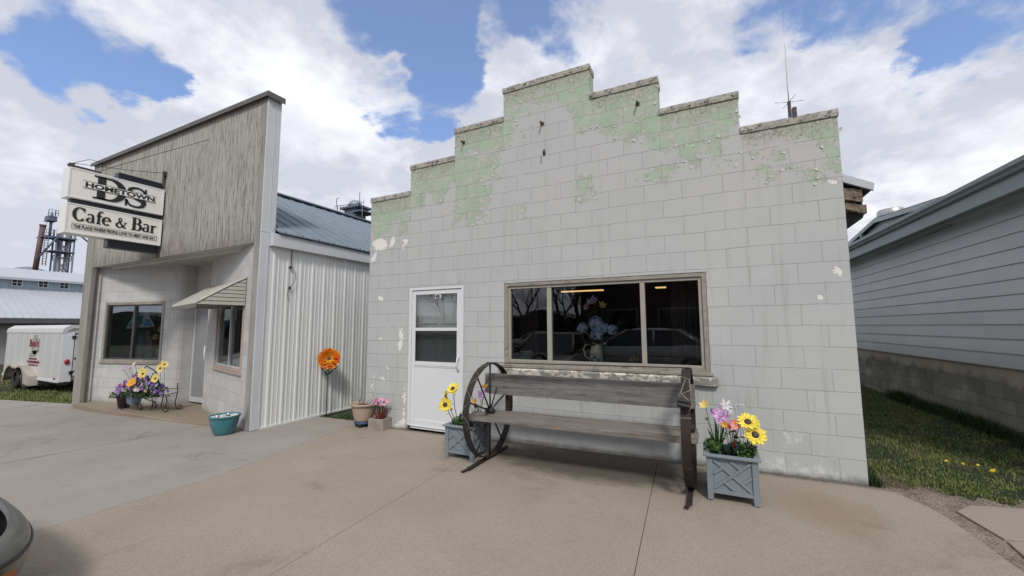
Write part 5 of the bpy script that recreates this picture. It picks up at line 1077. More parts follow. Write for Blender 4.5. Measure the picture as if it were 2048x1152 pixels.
# teal pot
M_teal=pm('teal_glaze',(.035,.17,.20),.22,0,.25,5,20,.05,c2=(.02,.08,.16),f2=.5,s2=4,coat=.6,stretch=(1,1,.4))
tz=gz(-7.6); T_=(-7.56,-1.24,tz)
TP=thing('teal_pot','teal glazed fluted pot of white stones at the cafe corner','pot',T_)
mb=MB(); mb.lathe([(.001,0),(.105,0),(.115,.01),(.145,.08),(.168,.16),(.178,.22),(.183,.245),(.196,.25),(.200,.265),(.194,.275),(.180,.272),(.172,.25),(.168,.20),(.001,.20)],T_,64,rib=lambda t:.012*math.cos(t*32)); mb.build('pot_body',M_teal,TP)
mb=MB(); mb.lathe([(.001,.238),(.172,.232)],T_,24); mb.build('soil',M_soil,TP)
M_stone=pm('white_marble_chip',(.62,.62,.60),.7,0,.2,20,60,.2)
for k in range(60):
    a=random.uniform(0,6.28); q=.155*math.sqrt(random.random()); c=(T_[0]+q*math.cos(a),T_[1]+q*math.sin(a),tz+.245+random.uniform(0,.012)); mb=MB(); mb.ball(c,random.uniform(.012,.02),6,4,(random.uniform(.8,1.3),random.uniform(.8,1.3),.7)); o=mb.build('white_stone',M_stone,None)
    tag(o,'white stone lying in the teal pot','stone','white stones filling the teal pot')
# ------------------------------------------------ garden cart planter by the cafe window
M_wi=pm('black_wrought_iron',(.02,.02,.022),.5,.4,.2,10,50,.1)
cx,cy,cz=-10.88,-.80,-.118
CT_=thing('plant_stand','black scrolled iron stand holding flowers under the cafe window','plant stand',(cx,cy,cz))
mb=MB()
def scroll(mb,c,r,a0,turn,axis,rr=.006,n=20):
    pts=[]
    for k in range(n+1):
        t=k/n; a=R(a0+turn*t); q=r*(1-.65*t); pts.append((c[0]+axis[0]*q*math.cos(a),c[1]+axis[1]*q*math.cos(a),c[2]+q*math.sin(a)))
    mb.tube(pts,rr,6)
u=(math.cos(R(14)),math.sin(R(14))); SCL=1.45
def XX(s,dy,z): s*=SCL; return (cx+u[0]*s-u[1]*dy,cy+u[1]*s+u[0]*dy,cz+z)
for dy in (-.12,.13):
    X=lambda s,z:XX(s,dy,z)
    mb.tube([X(-.30,.06),X(-.22,.20),X(-.02,.13),X(.05,.08),X(.02,.01)],.008,6); scroll(mb,X(-.30,.06),.06,90,330,u); scroll(mb,X(.0,.065),.065,60,360,u)
    mb.tube([X(.36,.50),X(.37,.34),X(.34,.12),X(.37,.03),X(.43,.015),X(.46,.06),X(.43,.10),X(.40,.07)],.009,6); mb.tube([X(-.05,.24),X(.20,.27),X(.36,.32)],.008,6); mb.tube([X(.18,.26),X(.21,.13),X(.17,.03)],.008,6)
    mb.tube([X(-.16,.24),X(-.16,.36),X(.36,.40)],.006,6)
mb.tube([XX(-.20,-.12,.46),XX(-.13,-.11,.68),XX(.04,-.1,.83),XX(.20,-.11,.74),XX(.30,-.12,.48)],.010,6); mb.tube([XX(-.10,.1,.46),XX(-.04,.1,.66),XX(.05,.1,.74)],.008,6)
for k in range(7): mb.tube([XX(-.15+.08*k,-.12,.26),XX(-.15+.08*k,.13,.26)],.004,5)
mb.build('iron_frame',M_wi,CT_)
t=thing('plastic_pot','dark brown plastic pot standing at the left of the iron stand','pot',(-11.60,-.90,cz-.02)); mb=MB(); mb.lathe([(.001,0),(.08,0),(.118,.27),(.125,.27),(.127,.30),(.112,.30),(.105,.27),(.001,.25)],(-11.58,-.88,cz-.012),20,Matrix.Rotation(R(-5),3,'Y')); mb.build('pot_body',pm('brown_plastic_pot',(.085,.075,.07),.5,0,.1,5,30,.05),t)
t=thing('plastic_pot','slate blue square pot inside the iron stand','pot',(-11.08,-.96,cz+.12)); mb=MB(); mb.add([(-11.16,-1.0,cz+.121),(-10.98,-1.0,cz+.121),(-10.98,-.86,cz+.121),(-11.16,-.86,cz+.121),(-11.19,-1.02,cz+.33),(-10.95,-1.02,cz+.33),(-10.95,-.84,cz+.33),(-11.19,-.84,cz+.33)],[(3,2,1,0),(4,5,6,7),(0,1,5,4),(1,2,6,5),(2,3,7,6),(3,0,4,7)]); mb.build('pot_body',pm('slate_blue_pot',(.14,.19,.28),.5,0,.1,5,30,.05),t,bevel=.005)
its=[]
pal=[F_pur,F_pnk,F_pur,F_mag,F_pnk2,F_pur,F_pur,F_crm]
for k in range(170):
    s=random.uniform(-.33,.43); z=.34+.32*(1-(abs(s-.03)/.50)**1.8)*random.random()**.6
    if s<-.25: z=random.uniform(.26,.50)
    its.append((XX(s,-.15+random.uniform(-.10,.05),z),(random.uniform(-.4,.6),-1,random.uniform(-.1,.6)),random.uniform(.028,.046),6,pal[k%8] if s<.08 else [F_pur,F_crm,F_lgrn,F_pur,F_blu,F_pur][k%6],.3,.3))
spray('mixed_flower_bunch','heaped purple, pink and cream artificial blossoms on the iron stand','artificial flower',XX(0,0,.25),its,.002)
t=thing('trailing_foliage','dark green trailing leaves around the iron stand','artificial greenery',XX(0,0,.3)); mb=MB()
for s,z,r,n in ((-.36,.22,.13,120),(-.18,.26,.14,130),(.0,.26,.15,140),(.16,.24,.16,160),(.30,.34,.13,110)): tuft(mb,XX(s,-.14,z),r,.15,n,.045)
mb.build('leaf',F_grn,t)
def daisy(label,c,r,mp,nr=(.4,-1,.3),ml=F_brn,stem=True,base=None):
    t=thing('artificial_daisy',label,'artificial flower',base or (c[0],c[1],cz+.3)); mb=MB(); petals(mb,c,nr,r,9,.32,.15,.15); h=mb.build('flower_head',mp,t); a,b_,nn=basis(nr); m2=MB(); m2.lathe([(.001,.012),(r*.2,.012),(r*.24,.0)],tuple(c),10,Matrix((a,b_,nn)).transposed()); m2.build('flower_centre',ml,h,local=True); s=MB(); stemt(s,base or (c[0],c[1]+.02,cz+.3),c,.003); s.build('stem',F_grn,t)
daisy('orange gerbera in the middle of the flowers on the iron stand',(-10.88,-1.05,.43),.095,F_org,(.4,-1,.6),F_org)
daisy('pale yellow daisy above the orange gerbera',(-10.68,-.98,.585),.09,F_pyel); daisy('smaller pale yellow daisy tucked behind the one above the gerbera',(-10.81,-.95,.63),.07,F_pyel)
daisy('yellow daisy at the right edge of the flowers, lower of the right pair',(-10.36,-.92,.51),.085,F_pyel); daisy('yellow daisy at the far right top beside the cafe window corner',(-10.31,-.88,.69),.085,F_pyel); daisy('faded yellow bloom leaning at the very top right of the flower stand',(-10.22,-.86,.765),.07,F_pyel,(.8,-.5,.5))
ox=-11.2
spray('orchid_spray','lilac orchid sprays fanning out at the left of the iron stand','artificial flower',(ox,-.85,.30),[((-11.50,-.92,.66),(-.3,-1,.3),.042,5,F_pnk,.3,.35),((-11.42,-.92,.67),(0,-1,.3),.042,5,F_pnk,.3,.35),((-11.60,-.92,.62),(-.3,-1,.3),.028,5,F_mag,.3,.35),((-11.70,-.9,.60),(-.3,-1,.3),.02,5,F_pur,.3,.35),((-11.22,-.9,.74),(.2,-1,.6),.04,6,F_crm,.5,.35),((-11.36,-.9,.66),(0,-1,.4),.034,5,F_mag,.3,.35)],.003,5,F_grn,.014,.24)
# ------------------------------------------------ things behind the glass
M_enam=pm('cream_enamel',(.82,.78,.64),.35,0,.05,6,20,.02)
VX,VY,VZ=-2.50,.27,.956
PV=thing('enamel_pitcher','cream enamel pitcher painted with a little blue truck on the window shelf','pitcher',(VX,VY,VZ))
mb=MB(); mb.lathe([(.001,0),(.085,0),(.088,.01),(.080,.12),(.068,.20),(.062,.23),(.068,.25),(.074,.265),(.066,.262),(.056,.23),(.07,.10),(.001,.05)],(VX,VY,VZ),28); mb.build('pitcher_body',M_enam,PV)
mb=MB(); mb.tube([(VX-.06,VY-.02,VZ+.24),(VX-.12,VY-.04,VZ+.245),(VX-.15,VY-.05,VZ+.19),(VX-.13,VY-.04,VZ+.10),(VX-.08,VY-.02,VZ+.06)],.010,8); mb.build('handle',M_enam,PV)
mb=MB(); mb.add([(VX+.055,VY-.03,VZ+.20),(VX+.055,VY+.03,VZ+.20),(VX+.13,VY,VZ+.265),(VX+.06,VY-.02,VZ+.255),(VX+.06,VY+.02,VZ+.255)],[(0,2,3),(1,4,2),(0,1,2)]); mb.build('spout',M_enam,PV)
M_tblue=pm('painted_turquoise',(.05,.28,.34),.5,0,.1,20,40,0); M_tred=pm('painted_red',(.45,.05,.05),.5,0,.1,20,40,0)
mb=MB(); fy=VY-.092
mb.prism([(-.055,.045),(.055,.045),(.055,.07),(.03,.078),(.012,.105),(-.02,.105),(-.025,.078),(-.055,.075)],lambda u_,v_,t:(VX+u_,fy+t+abs(u_)*.28,VZ+v_),0,.008); mb.build('painted_truck',M_tblue,PV)
mb=MB()
for du in (-.03,.035): mb.lathe([(.001,.0),(.012,0),(.012,.005),(.001,.005)],(VX+du,fy-.003,VZ+.045),10,Matrix.Rotation(R(90),3,'X'))
mb.build('painted_wheel',M_ink,PV)
mb=MB()
for k in range(6): mb.ball((VX-.04+.016*k,fy+.006,VZ+.125+.01*math.sin(k*2)),.007,6,5)
mb.build('painted_flower',M_tred,PV)
its=[]
for c,r in (((-2.52,.24,1.50),.085),((-2.66,.26,1.44),.07),((-2.47,.20,1.36),.095),((-2.37,.22,1.43),.075),((-2.29,.25,1.42),.065),((-2.60,.2,1.33),.05)):
    pass
F_blu2=fm('pale_blue_petal',(.74,.80,.92)); F_blu3=fm('deep_blue_petal',(.22,.32,.62))
HG=[((-2.50,.28,1.46),.085,'uppermost blue hydrangea head above the enamel pitcher'),((-2.68,.30,1.405),.065,'leftmost blue hydrangea head, set apart from the others'),((-2.47,.24,1.325),.085,'largest lowest blue hydrangea head right above the pitcher mouth'),((-2.39,.28,1.40),.06,'middle blue hydrangea head in the right of the bouquet'),((-2.295,.30,1.385),.065,'rightmost blue hydrangea head of the bouquet')]
for c,r,lb in HG:
    t=thing('hydrangea',lb,'artificial flower',(VX,VY,VZ+.2)); mb=MB()
    for k in range(110):
        mb.cur=k%3
        v=Vector((random.gauss(0,1),random.gauss(0,1),random.gauss(0,1))).normalized()
        if v.y>.3: v.y=-v.y
        petals(mb,Vector(c)+v*r*random.uniform(.68,1.05),v+Vector((random.uniform(-.3,.3),-.3,random.uniform(-.3,.3))),r*random.uniform(.20,.32),4,.5,.1,.05)
    mb.build('flower_head',[F_blu,F_blu2,F_blu3],t); s=MB(); stemt(s,(VX,VY,VZ+.2),c,.004); s.build('stem',F_grn,t)
spray('lily_bunch','tall faded pink and yellow lilies rising from the enamel pitcher','artificial flower',(VX,VY,VZ+.2),[((-2.62,.30,1.67),(-.3,-1,.2),.042,6,F_pnk2,.5,.22),((-2.52,.30,1.75),(0,-1,.5),.055,6,F_pnk,.5,.22),((-2.57,.30,1.73),(0,-1,.5),.05,6,F_wht,.5,.22),((-2.42,.30,1.685),(.4,-1,.4),.05,6,F_pyel,.6,.22)],.0035)
t=thing('bouquet_leaves','green leaves spilling over the rim of the enamel pitcher','artificial greenery',(VX,VY,VZ+.2)); mb=MB()
for k in range(26):
    p=Vector((VX+random.uniform(-.1,.12),VY-.05,VZ+.24+random.uniform(0,.1))); leaf(mb,p,p+Vector((random.uniform(-.08,.1),-.04,random.uniform(-.06,.04))),.028)
mb.build('leaf',F_grn,t)
t=thing('round_tin','white tub with blue label behind the left pane','container',(-3.50,.36,.956)); mb=MB(); mb.lathe([(.001,0),(.085,0),(.088,.12),(.092,.12),(.092,.135),(.001,.137)],(-3.50,.36,.956),24); mb.build('tub_body',M_plate,t); mb=MB(); mb.lathe([(.0865,.02),(.0885,.065)],(-3.50,.36,.956),24); mb.build('label_band',pm('blue_label',(.05,.22,.40),.5,0,.1,9,20,0),t); mb=MB(); mb.lathe([(.0885,.068),(.0890,.105)],(-3.50,.36,.956),24); mb.build('label_band',pm('dark_label',(.05,.07,.09),.5,0,.1,9,20,0),t)
M_gold=pm('gold_wire',(.65,.42,.14),.3,.9,.1,9,20,0)
t=thing('gold_wire_nest','round gold wire ornament at the foot of the right end of the big pane','ornament',(-2.06,.36,.956)); mb=MB()
for k in range(14):
    a=k*.45; ax=Vector((math.cos(a),math.sin(a)*.6,.3*math.sin(k))).normalized(); u1=ax.orthogonal().normalized(); u2=ax.cross(u1); mb.tube([tuple(Vector((-2.06,.36,1.02))+(u1*math.cos(q)+u2*math.sin(q))*.062*(1+.1*math.sin(k))) for q in np.linspace(0,6.28,18)],.003,5)
mb.build('wire_ball',M_gold,t)
t=thing('glass_bowl','small dark glass bowl behind the right pane','bowl',(-1.68,.36,.956)); mb=MB(); mb.lathe([(.001,0),(.03,0),(.03,.01),(.008,.02),(.008,.05),(.05,.07),(.065,.11),(.06,.11),(.045,.075),(.001,.06)],(-1.68,.36,.956),20); mb.build('bowl_body',pm('smoky_glass',(.05,.05,.055),.1,0,.1,5,20,0),t)
t=thing('purple_word_sign','small purple cut out lettering at the left foot of the big pane','ornament',(-2.85,.3,.956)); 
text(t,'LOVE',.06,lambda x,y,z:(-2.91+x,.30-z,.96+y),pm('purple_paint',(.16,.05,.30),.5,0,.1,9,20,0),offset=.003,extr=.006,local=False)
# cafe window display
d2=(B2-A2).normalized()
def W2(s,o_,z): return (A2.x+d2.x*s-d2.y*o_,A2.y+d2.y*s+d2.x*o_,z)   # o_ metres into the room
M_curt=pm('pale_curtain',(.42,.40,.42),.9,0,.1,4,20,.2); M_ssky=pm('sign_sky_blue',(.12,.36,.52),.5,0,.1,4,20,0)
t=thing('hanging_curtain','pale gathered curtain hanging behind the left cafe window','curtain',W2(.85,.35,.75)); mb=MB(); n=26; vs=[]
for k in range(n+1):
    q=k/n; vs+=[W2(.78+.20*q,.32+.025*math.sin(k*1.7),1.93),W2(.80+.48*q,.32+.035*math.sin(k*1.7),.76)]
mb.add(vs,[(k*2,k*2+2,k*2+3,k*2+1) for k in range(n)]); mb.build('cloth',M_curt,t)
t=thing('triangular_sign','blue and white triangular bar sign hanging in the left cafe window','sign',W2(1.1,.12,1.5))
def tri(pts,o0,o1,m,nm):
    mb=MB(); n=len(pts); mb.add([W2(s,o0,z) for s,z in pts]+[W2(s,o1,z) for s,z in pts],[tuple(range(n))[::-1],tuple(range(n,2*n))]+[(i,(i+1)%n,n+(i+1)%n,n+i) for i in range(n)]); return mb.build(nm,m,t)
tri([(.72,1.42),(1.50,1.46),(1.34,1.66),(1.30,1.78),(1.13,1.82),(1.02,1.80),(.92,1.74),(.88,1.66)],.13,.12,M_plate,'sign_board')
tri([(.78,1.445),(1.02,1.455),(1.02,1.60),(.90,1.60)],.118,.116,M_ssky,'sign_panel'); tri([(1.22,1.465),(1.46,1.475),(1.33,1.62),(1.22,1.62)],.118,.116,M_ssky,'sign_panel')
tri([(.93,1.63),(1.02,1.64),(1.02,1.70),(.97,1.73),(.93,1.70)],.118,.116,M_ink,'sign_panel'); tri([(1.06,1.50),(1.18,1.51),(1.18,1.70),(1.06,1.69)],.118,.116,M_tblue,'sign_panel')
for s,z,lb in ((1.56,1.40,'yellow sunflower behind the left cafe window, upper one'),(1.44,1.24,'yellow sunflower behind the left cafe window, lower one')):
    daisy(lb,W2(s,.2,z),.075,F_pyel,(.2,-1,.2),F_brn,base=W2(s+.1,.28,.9))
t=thing('draped_cloth','dark red cloth draped behind the left cafe window','cloth',W2(1.3,.4,.9)); mb=MB(); mb.add([W2(1.12,.35,1.30),W2(1.55,.35,1.28),W2(1.45,.34,1.05),W2(1.22,.34,.95),W2(1.12,.33,.92),W2(1.12,.40,1.30),W2(1.55,.40,1.28),W2(1.45,.39,1.05),W2(1.22,.39,.95),W2(1.12,.38,.92)],[(0,1,2,3,4),(5,6,7,8,9)]+[(i,(i+1)%5,5+(i+1)%5,5+i) for i in range(5)]); mb.build('cloth',pm('dark_red_cloth',(.16,.015,.03),.8,0,.2,7,30,.2),t)
t=thing('folded_board','grey green board leaning behind the left cafe window','board',W2(1.6,.4,.9)); mb=MB(); mb.add([W2(1.20,.30,.95),W2(1.62,.30,1.22),W2(1.86,.30,1.25),W2(1.86,.30,.78),W2(1.26,.30,.80),W2(1.20,.33,.95),W2(1.62,.33,1.22),W2(1.86,.33,1.25),W2(1.86,.33,.78),W2(1.26,.33,.80)],[(0,1,2,3,4),(5,6,7,8,9)]+[(i,(i+1)%5,5+(i+1)%5,5+i) for i in range(5)]); mb.build('panel',pm('grey_green_board',(.13,.17,.17),.7,0,.15,4,20,.1),t)
t=thing('paper_notice','white and blue paper notice taped inside the left cafe window','notice',W2(1.72,.07,.8)); mb=MB(); mb.add([W2(1.66,.062,.79),W2(1.76,.062,.79),W2(1.78,.062,.98),W2(1.68,.062,.98),W2(1.66,.066,.79),W2(1.76,.066,.79),W2(1.78,.066,.98),W2(1.68,.066,.98)],[(0,1,2,3),(7,6,5,4),(0,4,5,1),(2,6,7,3)]); pn=mb.build('sheet',M_plate,t); mb=MB(); mb.add([W2(1.695,.060,.90),W2(1.745,.060,.90),W2(1.755,.060,.955),W2(1.705,.060,.955)],[(0,1,2,3)]); mb.add([W2(1.69,.060,.81),W2(1.73,.060,.81),W2(1.735,.060,.87),W2(1.695,.060,.87)],[(0,1,2,3)]); mb.build('print',M_tblue,pn,local=True)
t=thing('pale_carton','small pale carton on the sill of the left cafe window','carton',W2(1.36,.16,.78)); mb=MB(); mb.add([W2(1.26,.14,.775),W2(1.46,.14,.775),W2(1.46,.14,.91),W2(1.26,.14,.91),W2(1.26,.24,.775),W2(1.46,.24,.775),W2(1.46,.24,.91),W2(1.26,.24,.91)],[(0,1,2,3),(7,6,5,4),(0,4,5,1),(1,5,6,2),(2,6,7,3)]); mb.build('carton_body',pm('carton_board',(.42,.42,.38),.8,0,.1,5,30,.1),t)
# right cafe window: word sign with a little house, and hung card
def W3(s,o_,z): return W1(s,-o_,z)
t=thing('tabletop_sign','small yellow cut out house and letters on the sill of the right cafe window','ornament',W3(1.6,.12,.80)); mb=MB()
for pts in ([(1.50,.80),(1.60,.80),(1.60,1.00),(1.55,1.08),(1.50,1.00)],):
    n=len(pts); mb.add([W3(s,.11,z) for s,z in pts]+[W3(s,.13,z) for s,z in pts],[tuple(range(n)),tuple(range(n,2*n))[::-1]]+[(i,(i+1)%n,n+(i+1)%n,n+i) for i in range(n)])
mb.build('house_shape',pm('dull_gold_paint',(.40,.33,.12),.6,0,.1,8,20,0),t)
mb=MB()
for a,b_ in (((1.66,.80),(1.66,.97)),((1.72,.80),(1.72,.95)),((1.72,.95),(1.82,.82)),((1.82,.80),(1.82,.95)),((1.88,.95),(1.90,.80)),((1.90,.80),(1.95,.93)),((1.95,.93),(2.0,.80))): mb.bar(W3(a[0],.12,a[1]),W3(b_[0],.12,b_[1]),.02,.016)
mb.build('letter_shape',pm('lilac_paint',(.25,.19,.30),.6,0,.1,8,20,0),t)
t=thing('hanging_card','pale round card hanging at the top of the right cafe window','ornament',W3(1.75,.1,1.6)); mb=MB(); mb.add([W3(1.68,.10,1.50),W3(1.82,.10,1.50),W3(1.82,.10,1.72),W3(1.68,.10,1.72),W3(1.68,.11,1.50),W3(1.82,.11,1.50),W3(1.82,.11,1.72),W3(1.68,.11,1.72)],[(0,1,2,3),(7,6,5,4),(0,4,5,1),(1,5,6,2),(2,6,7,3),(3,7,4,0)]); mb.build('card',pm('dim_card',(.15,.16,.18),.7,0,.1,9,20,0),t)
# ------------------------------------------------ antenna
AN=thing('antenna','thin whip antenna with four radials standing behind the right parapet','antenna',(-.03,2.0,3.30))
mb=MB(); mb.tube([(-.03,2,4.47),(-.035,2,4.9),(-.03,2,5.5),(-.02,2,6.05)],[.008,.007,.005,.003],6); mb.build('whip',M_galv,AN)
mb=MB()
for a in (15,105,195,285): mb.tube([(-.03,2,4.65),(-.03+.19*math.cos(R(a)),2+.19*math.sin(R(a)),4.66)],.004,5)
mb.build('radial',M_galv,AN)
mb=MB(); mb.tube([(-.03,2,3.10),(-.03,2,4.66)],.022,8); mb.box(-.0,.05,1.97,2.03,3.2,4.55); mb.build('mast',pm('dark_mast',(.08,.065,.07),.7,.2,.2,8,30,.2),AN)
# ------------------------------------------------ grey sided building on the right
SA=Vector((2.47,2.8,0)); sdv=Vector((2.22-2.47,8.9-2.8,0)).normalized(); snv=Vector((-sdv.y,sdv.x,0))  # snv points to -x (outward)
def SD(t,o_,z): return (SA.x+sdv.x*t+snv.x*o_,SA.y+sdv.y*t+snv.y*o_,z)
def sidmat(name,c):
    m,nt,b,o=newmat(name); v=oc(nt); s=N(nt,'ShaderNodeSeparateXYZ',{0:v})
    br=N(nt,'ShaderNodeTexBrick',{'Vector':N(nt,'ShaderNodeCombineXYZ',{0:s.outputs[1],1:mth(nt,'ADD',s.outputs[2],-.83+4.0),2:0.0}).outputs[0],'Color1':(0,0,0,1),'Color2':(1,1,1,1),'Mortar':(.5,.5,.5,1),'Scale':1.0,'Mortar Size':.0022,'Brick Width':3.66,'Row Height':.2},offset=.37,offset_frequency=3)
    col=ramp(nt,noise(nt,v,.7,6,.6),[(.3,tuple(x*.93 for x in c)),(.7,tuple(x*1.05 for x in c))])
    col=mixc(nt,1.0,col,N(nt,'ShaderNodeMapRange',{0:N(nt,'ShaderNodeSeparateColor',{0:br.outputs['Color']}).outputs[0],3:.955,4:1.035}).outputs[0],'MULTIPLY')
    col=mixc(nt,mth(nt,'MULTIPLY',br.outputs['Fac'],.55),col,tuple(x*.45 for x in c))
    col=mixc(nt,sstep(nt,noise(nt,mapping(nt,v,scale=(3,3,.5)),1.7,8,.7),.55,.72,0,.16),col,tuple(x*.6 for x in c))
    dl=mth(nt,'ADD',s.outputs[2],mth(nt,'MULTIPLY',noise(nt,v,4,6,.7),.3)); col=mixc(nt,sstep(nt,dl,.95,1.3,.22,0),col,(.20,.18,.14))
    nt.links.new(col,b.inputs['Base Color']); b.inputs['Roughness'].default_value=.6; b.inputs['Specular IOR Level'].default_value=.3
    g=noise(nt,mapping(nt,v,scale=(1,2.2,26)),5,6,.7); bump(nt,b,mth(nt,'SUBTRACT',g,br.outputs['Fac']),.22,.003); return m
M_sid=sidmat('blue_grey_lap_siding',(.62,.645,.64))
M_gut=pm('slate_green_gutter_paint',(.30,.365,.36),.4,.1,.06,2,30,.04); M_fas=pm('slate_green_fascia',(.29,.35,.34),.5,0,.05,2,30,.04)
M_fnd=None
def fndmat():
    m,nt,b,o=newmat('grey_block_foundation'); v=oc(nt); s=N(nt,'ShaderNodeSeparateXYZ',{0:v})
    bv=N(nt,'ShaderNodeCombineXYZ',{0:s.outputs[1],1:mth(nt,'ADD',s.outputs[2],.2032*4+.02),2:0.0}).outputs[0]
    br=N(nt,'ShaderNodeTexBrick',{'Vector':bv,'Color1':(0,0,0,1),'Color2':(1,1,1,1),'Mortar':(.5,.5,.5,1),'Scale':1.0,'Mortar Size':.006,'Mortar Smooth':.4,'Brick Width':.4064,'Row Height':.2032})
    blk=N(nt,'ShaderNodeSeparateColor',{0:br.outputs['Color']}).outputs[0]
    col=ramp(nt,noise(nt,v,1.6,8,.65),[(.3,(.19,.18,.155)),(.7,(.40,.375,.325))]); col=mixc(nt,1.0,col,N(nt,'ShaderNodeMapRange',{0:blk,3:.72,4:1.12}).outputs[0],'MULTIPLY')
    col=mixc(nt,mth(nt,'MULTIPLY',br.outputs['Fac'],.7),col,(.08,.075,.065))
    top=mth(nt,'ADD',s.outputs[2],mth(nt,'MULTIPLY',mth(nt,'SUBTRACT',noise(nt,v,1.5,8,.62),.5),.6)); tm=sstep(nt,top,.55,.68)
    col=mixc(nt,tm,col,ramp(nt,noise(nt,v,3,5),[(.3,(.33,.29,.22)),(.7,(.40,.36,.28))]))
    st=mth(nt,'MULTIPLY',sstep(nt,top,.32,.50),sstep(nt,top,.58,.68,1,0)); col=mixc(nt,mth(nt,'MULTIPLY',st,.38),col,(.07,.062,.05))
    nt.links.new(col,b.inputs['Base Color']); b.inputs['Roughness'].default_value=.92; bump(nt,b,mth(nt,'SUBTRACT',mth(nt,'MULTIPLY',noise(nt,v,40,7,.7),.5),br.outputs['Fac']),.6,.01); return m
M_fnd=fndmat()
M_sroof=pm('charcoal_metal_roof',(.06,.065,.075),.5,.2,.1,4,40,.2); M_palegr=pm('pale_green_gable_panel',(.36,.45,.41),.5,0,.06,3,30,.05)
SB=thing('sided_building','blue grey lap sided building on a block foundation at the right','building',SD(3,-2,-.1))
T0,T1=-3.2,16.
mb=MB(); zb=.83; n=13
for k in range(n):
    a,b_=zb+k*.2,zb+(k+1)*.2
    vs=[SD(T0,.018,a),SD(T1,.018,a),SD(T1,.003,b_+.003),SD(T0,.003,b_+.003),SD(T0,-.02,a),SD(T1,-.02,a),SD(T1,-.02,b_+.003),SD(T0,-.02,b_+.003)]
    mb.add(vs,[(0,1,2,3),(0,4,5,1),(3,2,6,7)])
mb.build('siding',M_sid,SB)
mb=MB(); mb.add([SD(T0,-.012,-.35),SD(T1,-.012,-.35),SD(T1,-.012,.829),SD(T0,-.012,.829),SD(T0,-.3,-.35),SD(T1,-.3,-.35),SD(T1,-.3,.829),SD(T0,-.3,.829)],[(0,1,2,3),(7,6,5,4),(0,3,7,4),(1,5,6,2)]); fo=mb.build('foundation',M_fnd,SB)
mb=MB(); mb.add([SD(T0,-.05,-.3),SD(T0,-6,-.3),SD(T0,-6,3.3),SD(T0,-3.0,4.7),SD(T0,-.05,3.35)],[(0,1,2,3,4)]); mb.add([SD(T1,-.05,-.3),SD(T1,-6,-.3),SD(T1,-6,3.3),SD(T1,-3.0,4.7),SD(T1,-.05,3.35)],[(0,1,2,3,4)]); mb.build('end_wall',M_sid,SB)
EO=.335
mb=MB(); mb.add([SD(T0,EO,3.06),SD(T1,EO,3.06),SD(T1,0,3.12),SD(T0,0,3.12)],[(0,1,2,3)]); mb.add([SD(T0,0,3.10),SD(T1,0,3.10),SD(T1,0,3.4),SD(T0,0,3.4)],[(0,1,2,3)]); mb.build('eave_soffit',M_fas,SB)
mb=MB(); p=[(EO,3.035),(EO,3.24),(EO-.02,3.24),(EO-.02,3.035)]; mb.prism(p,lambda u_,v_,t:SD(t,u_,v_),T0,T1); mb.build('fascia',M_fas,SB)
mb=MB(); p=[(EO+.001,3.23),(EO+.055,3.23),(EO+.075,3.26),(EO+.11,3.285),(EO+.118,3.335),(EO+.105,3.34),(EO+.10,3.30),(EO+.06,3.27),(EO+.05,3.245),(EO+.012,3.245),(EO+.012,3.36),(EO+.001,3.36)]; mb.prism(p,lambda u_,v_,t:SD(t,u_,v_),T0,T1); mb.build('gutter',M_gut,SB)
rf=MB(); sl_=.42
rf.add([SD(T0,EO+.03,3.352),SD(T1,EO+.03,3.352),SD(T1,-3.2,3.352+sl_*(3.23+EO)),SD(T0,-3.2,3.352+sl_*(3.23+EO)),SD(T0,EO+.03,3.33),SD(T1,EO+.03,3.33),SD(T1,-3.2,3.33+sl_*(3.23+EO)),SD(T0,-3.2,3.33+sl_*(3.23+EO))],[(0,1,2,3),(7,6,5,4),(0,4,5,1),(0,3,7,4)])
k=T0+.1
while k<T1:
    zc=lambda o_:3.352+sl_*(EO+.03-o_)
    rf.add([SD(k-.02,EO+.03,zc(EO+.03)),SD(k-.01,EO+.03,zc(EO+.03)+.022),SD(k+.01,EO+.03,zc(EO+.03)+.022),SD(k+.02,EO+.03,zc(EO+.03)),SD(k-.02,-3.2,zc(-3.2)),SD(k-.01,-3.2,zc(-3.2)+.022),SD(k+.01,-3.2,zc(-3.2)+.022),SD(k+.02,-3.2,zc(-3.2))],[(0,1,5,4),(1,2,6,5),(2,3,7,6),(0,3,2,1)]); k+=.23
ro=rf.build('roof',M_sroof,SB)
# raised rear part of the roof with its own eave, gutter and vent
def UQ(x,y,z): return (x,y,z)
GP=[(5.2,3.86),(10.44,4.50),(16.5,3.98)]
mb=MB(); mb.prism([(5.3,3.3),(16.4,3.3),(16.4,3.96),(10.44,4.47),(5.3,3.85)],lambda u_,v_,t:(t,u_,v_),3.42,9); mb.build('raised_wall',M_palegr,SB)
mb=MB(); mb.prism([(5.0,3.84),(10.44,4.475),(16.8,3.93),(16.8,4.02),(10.44,4.575),(5.0,3.93)],lambda u_,v_,t:(t,u_,v_),3.30,9); mb.build('raised_roof',M_sroof,SB)
mb=MB(); mb.prism([(5.0,3.80),(10.44,4.435),(16.8,3.86),(16.8,3.995),(10.44,4.55),(5.0,3.905)],lambda u_,v_,t:(t,u_,v_),3.275,3.299); mb.build('rake_board',M_gut,SB)
mb=MB(); mb.bar((3.30,11.6,4.36),(3.30,11.6,3.80),.07,.06); mb.build('downpipe',M_gut,SB)
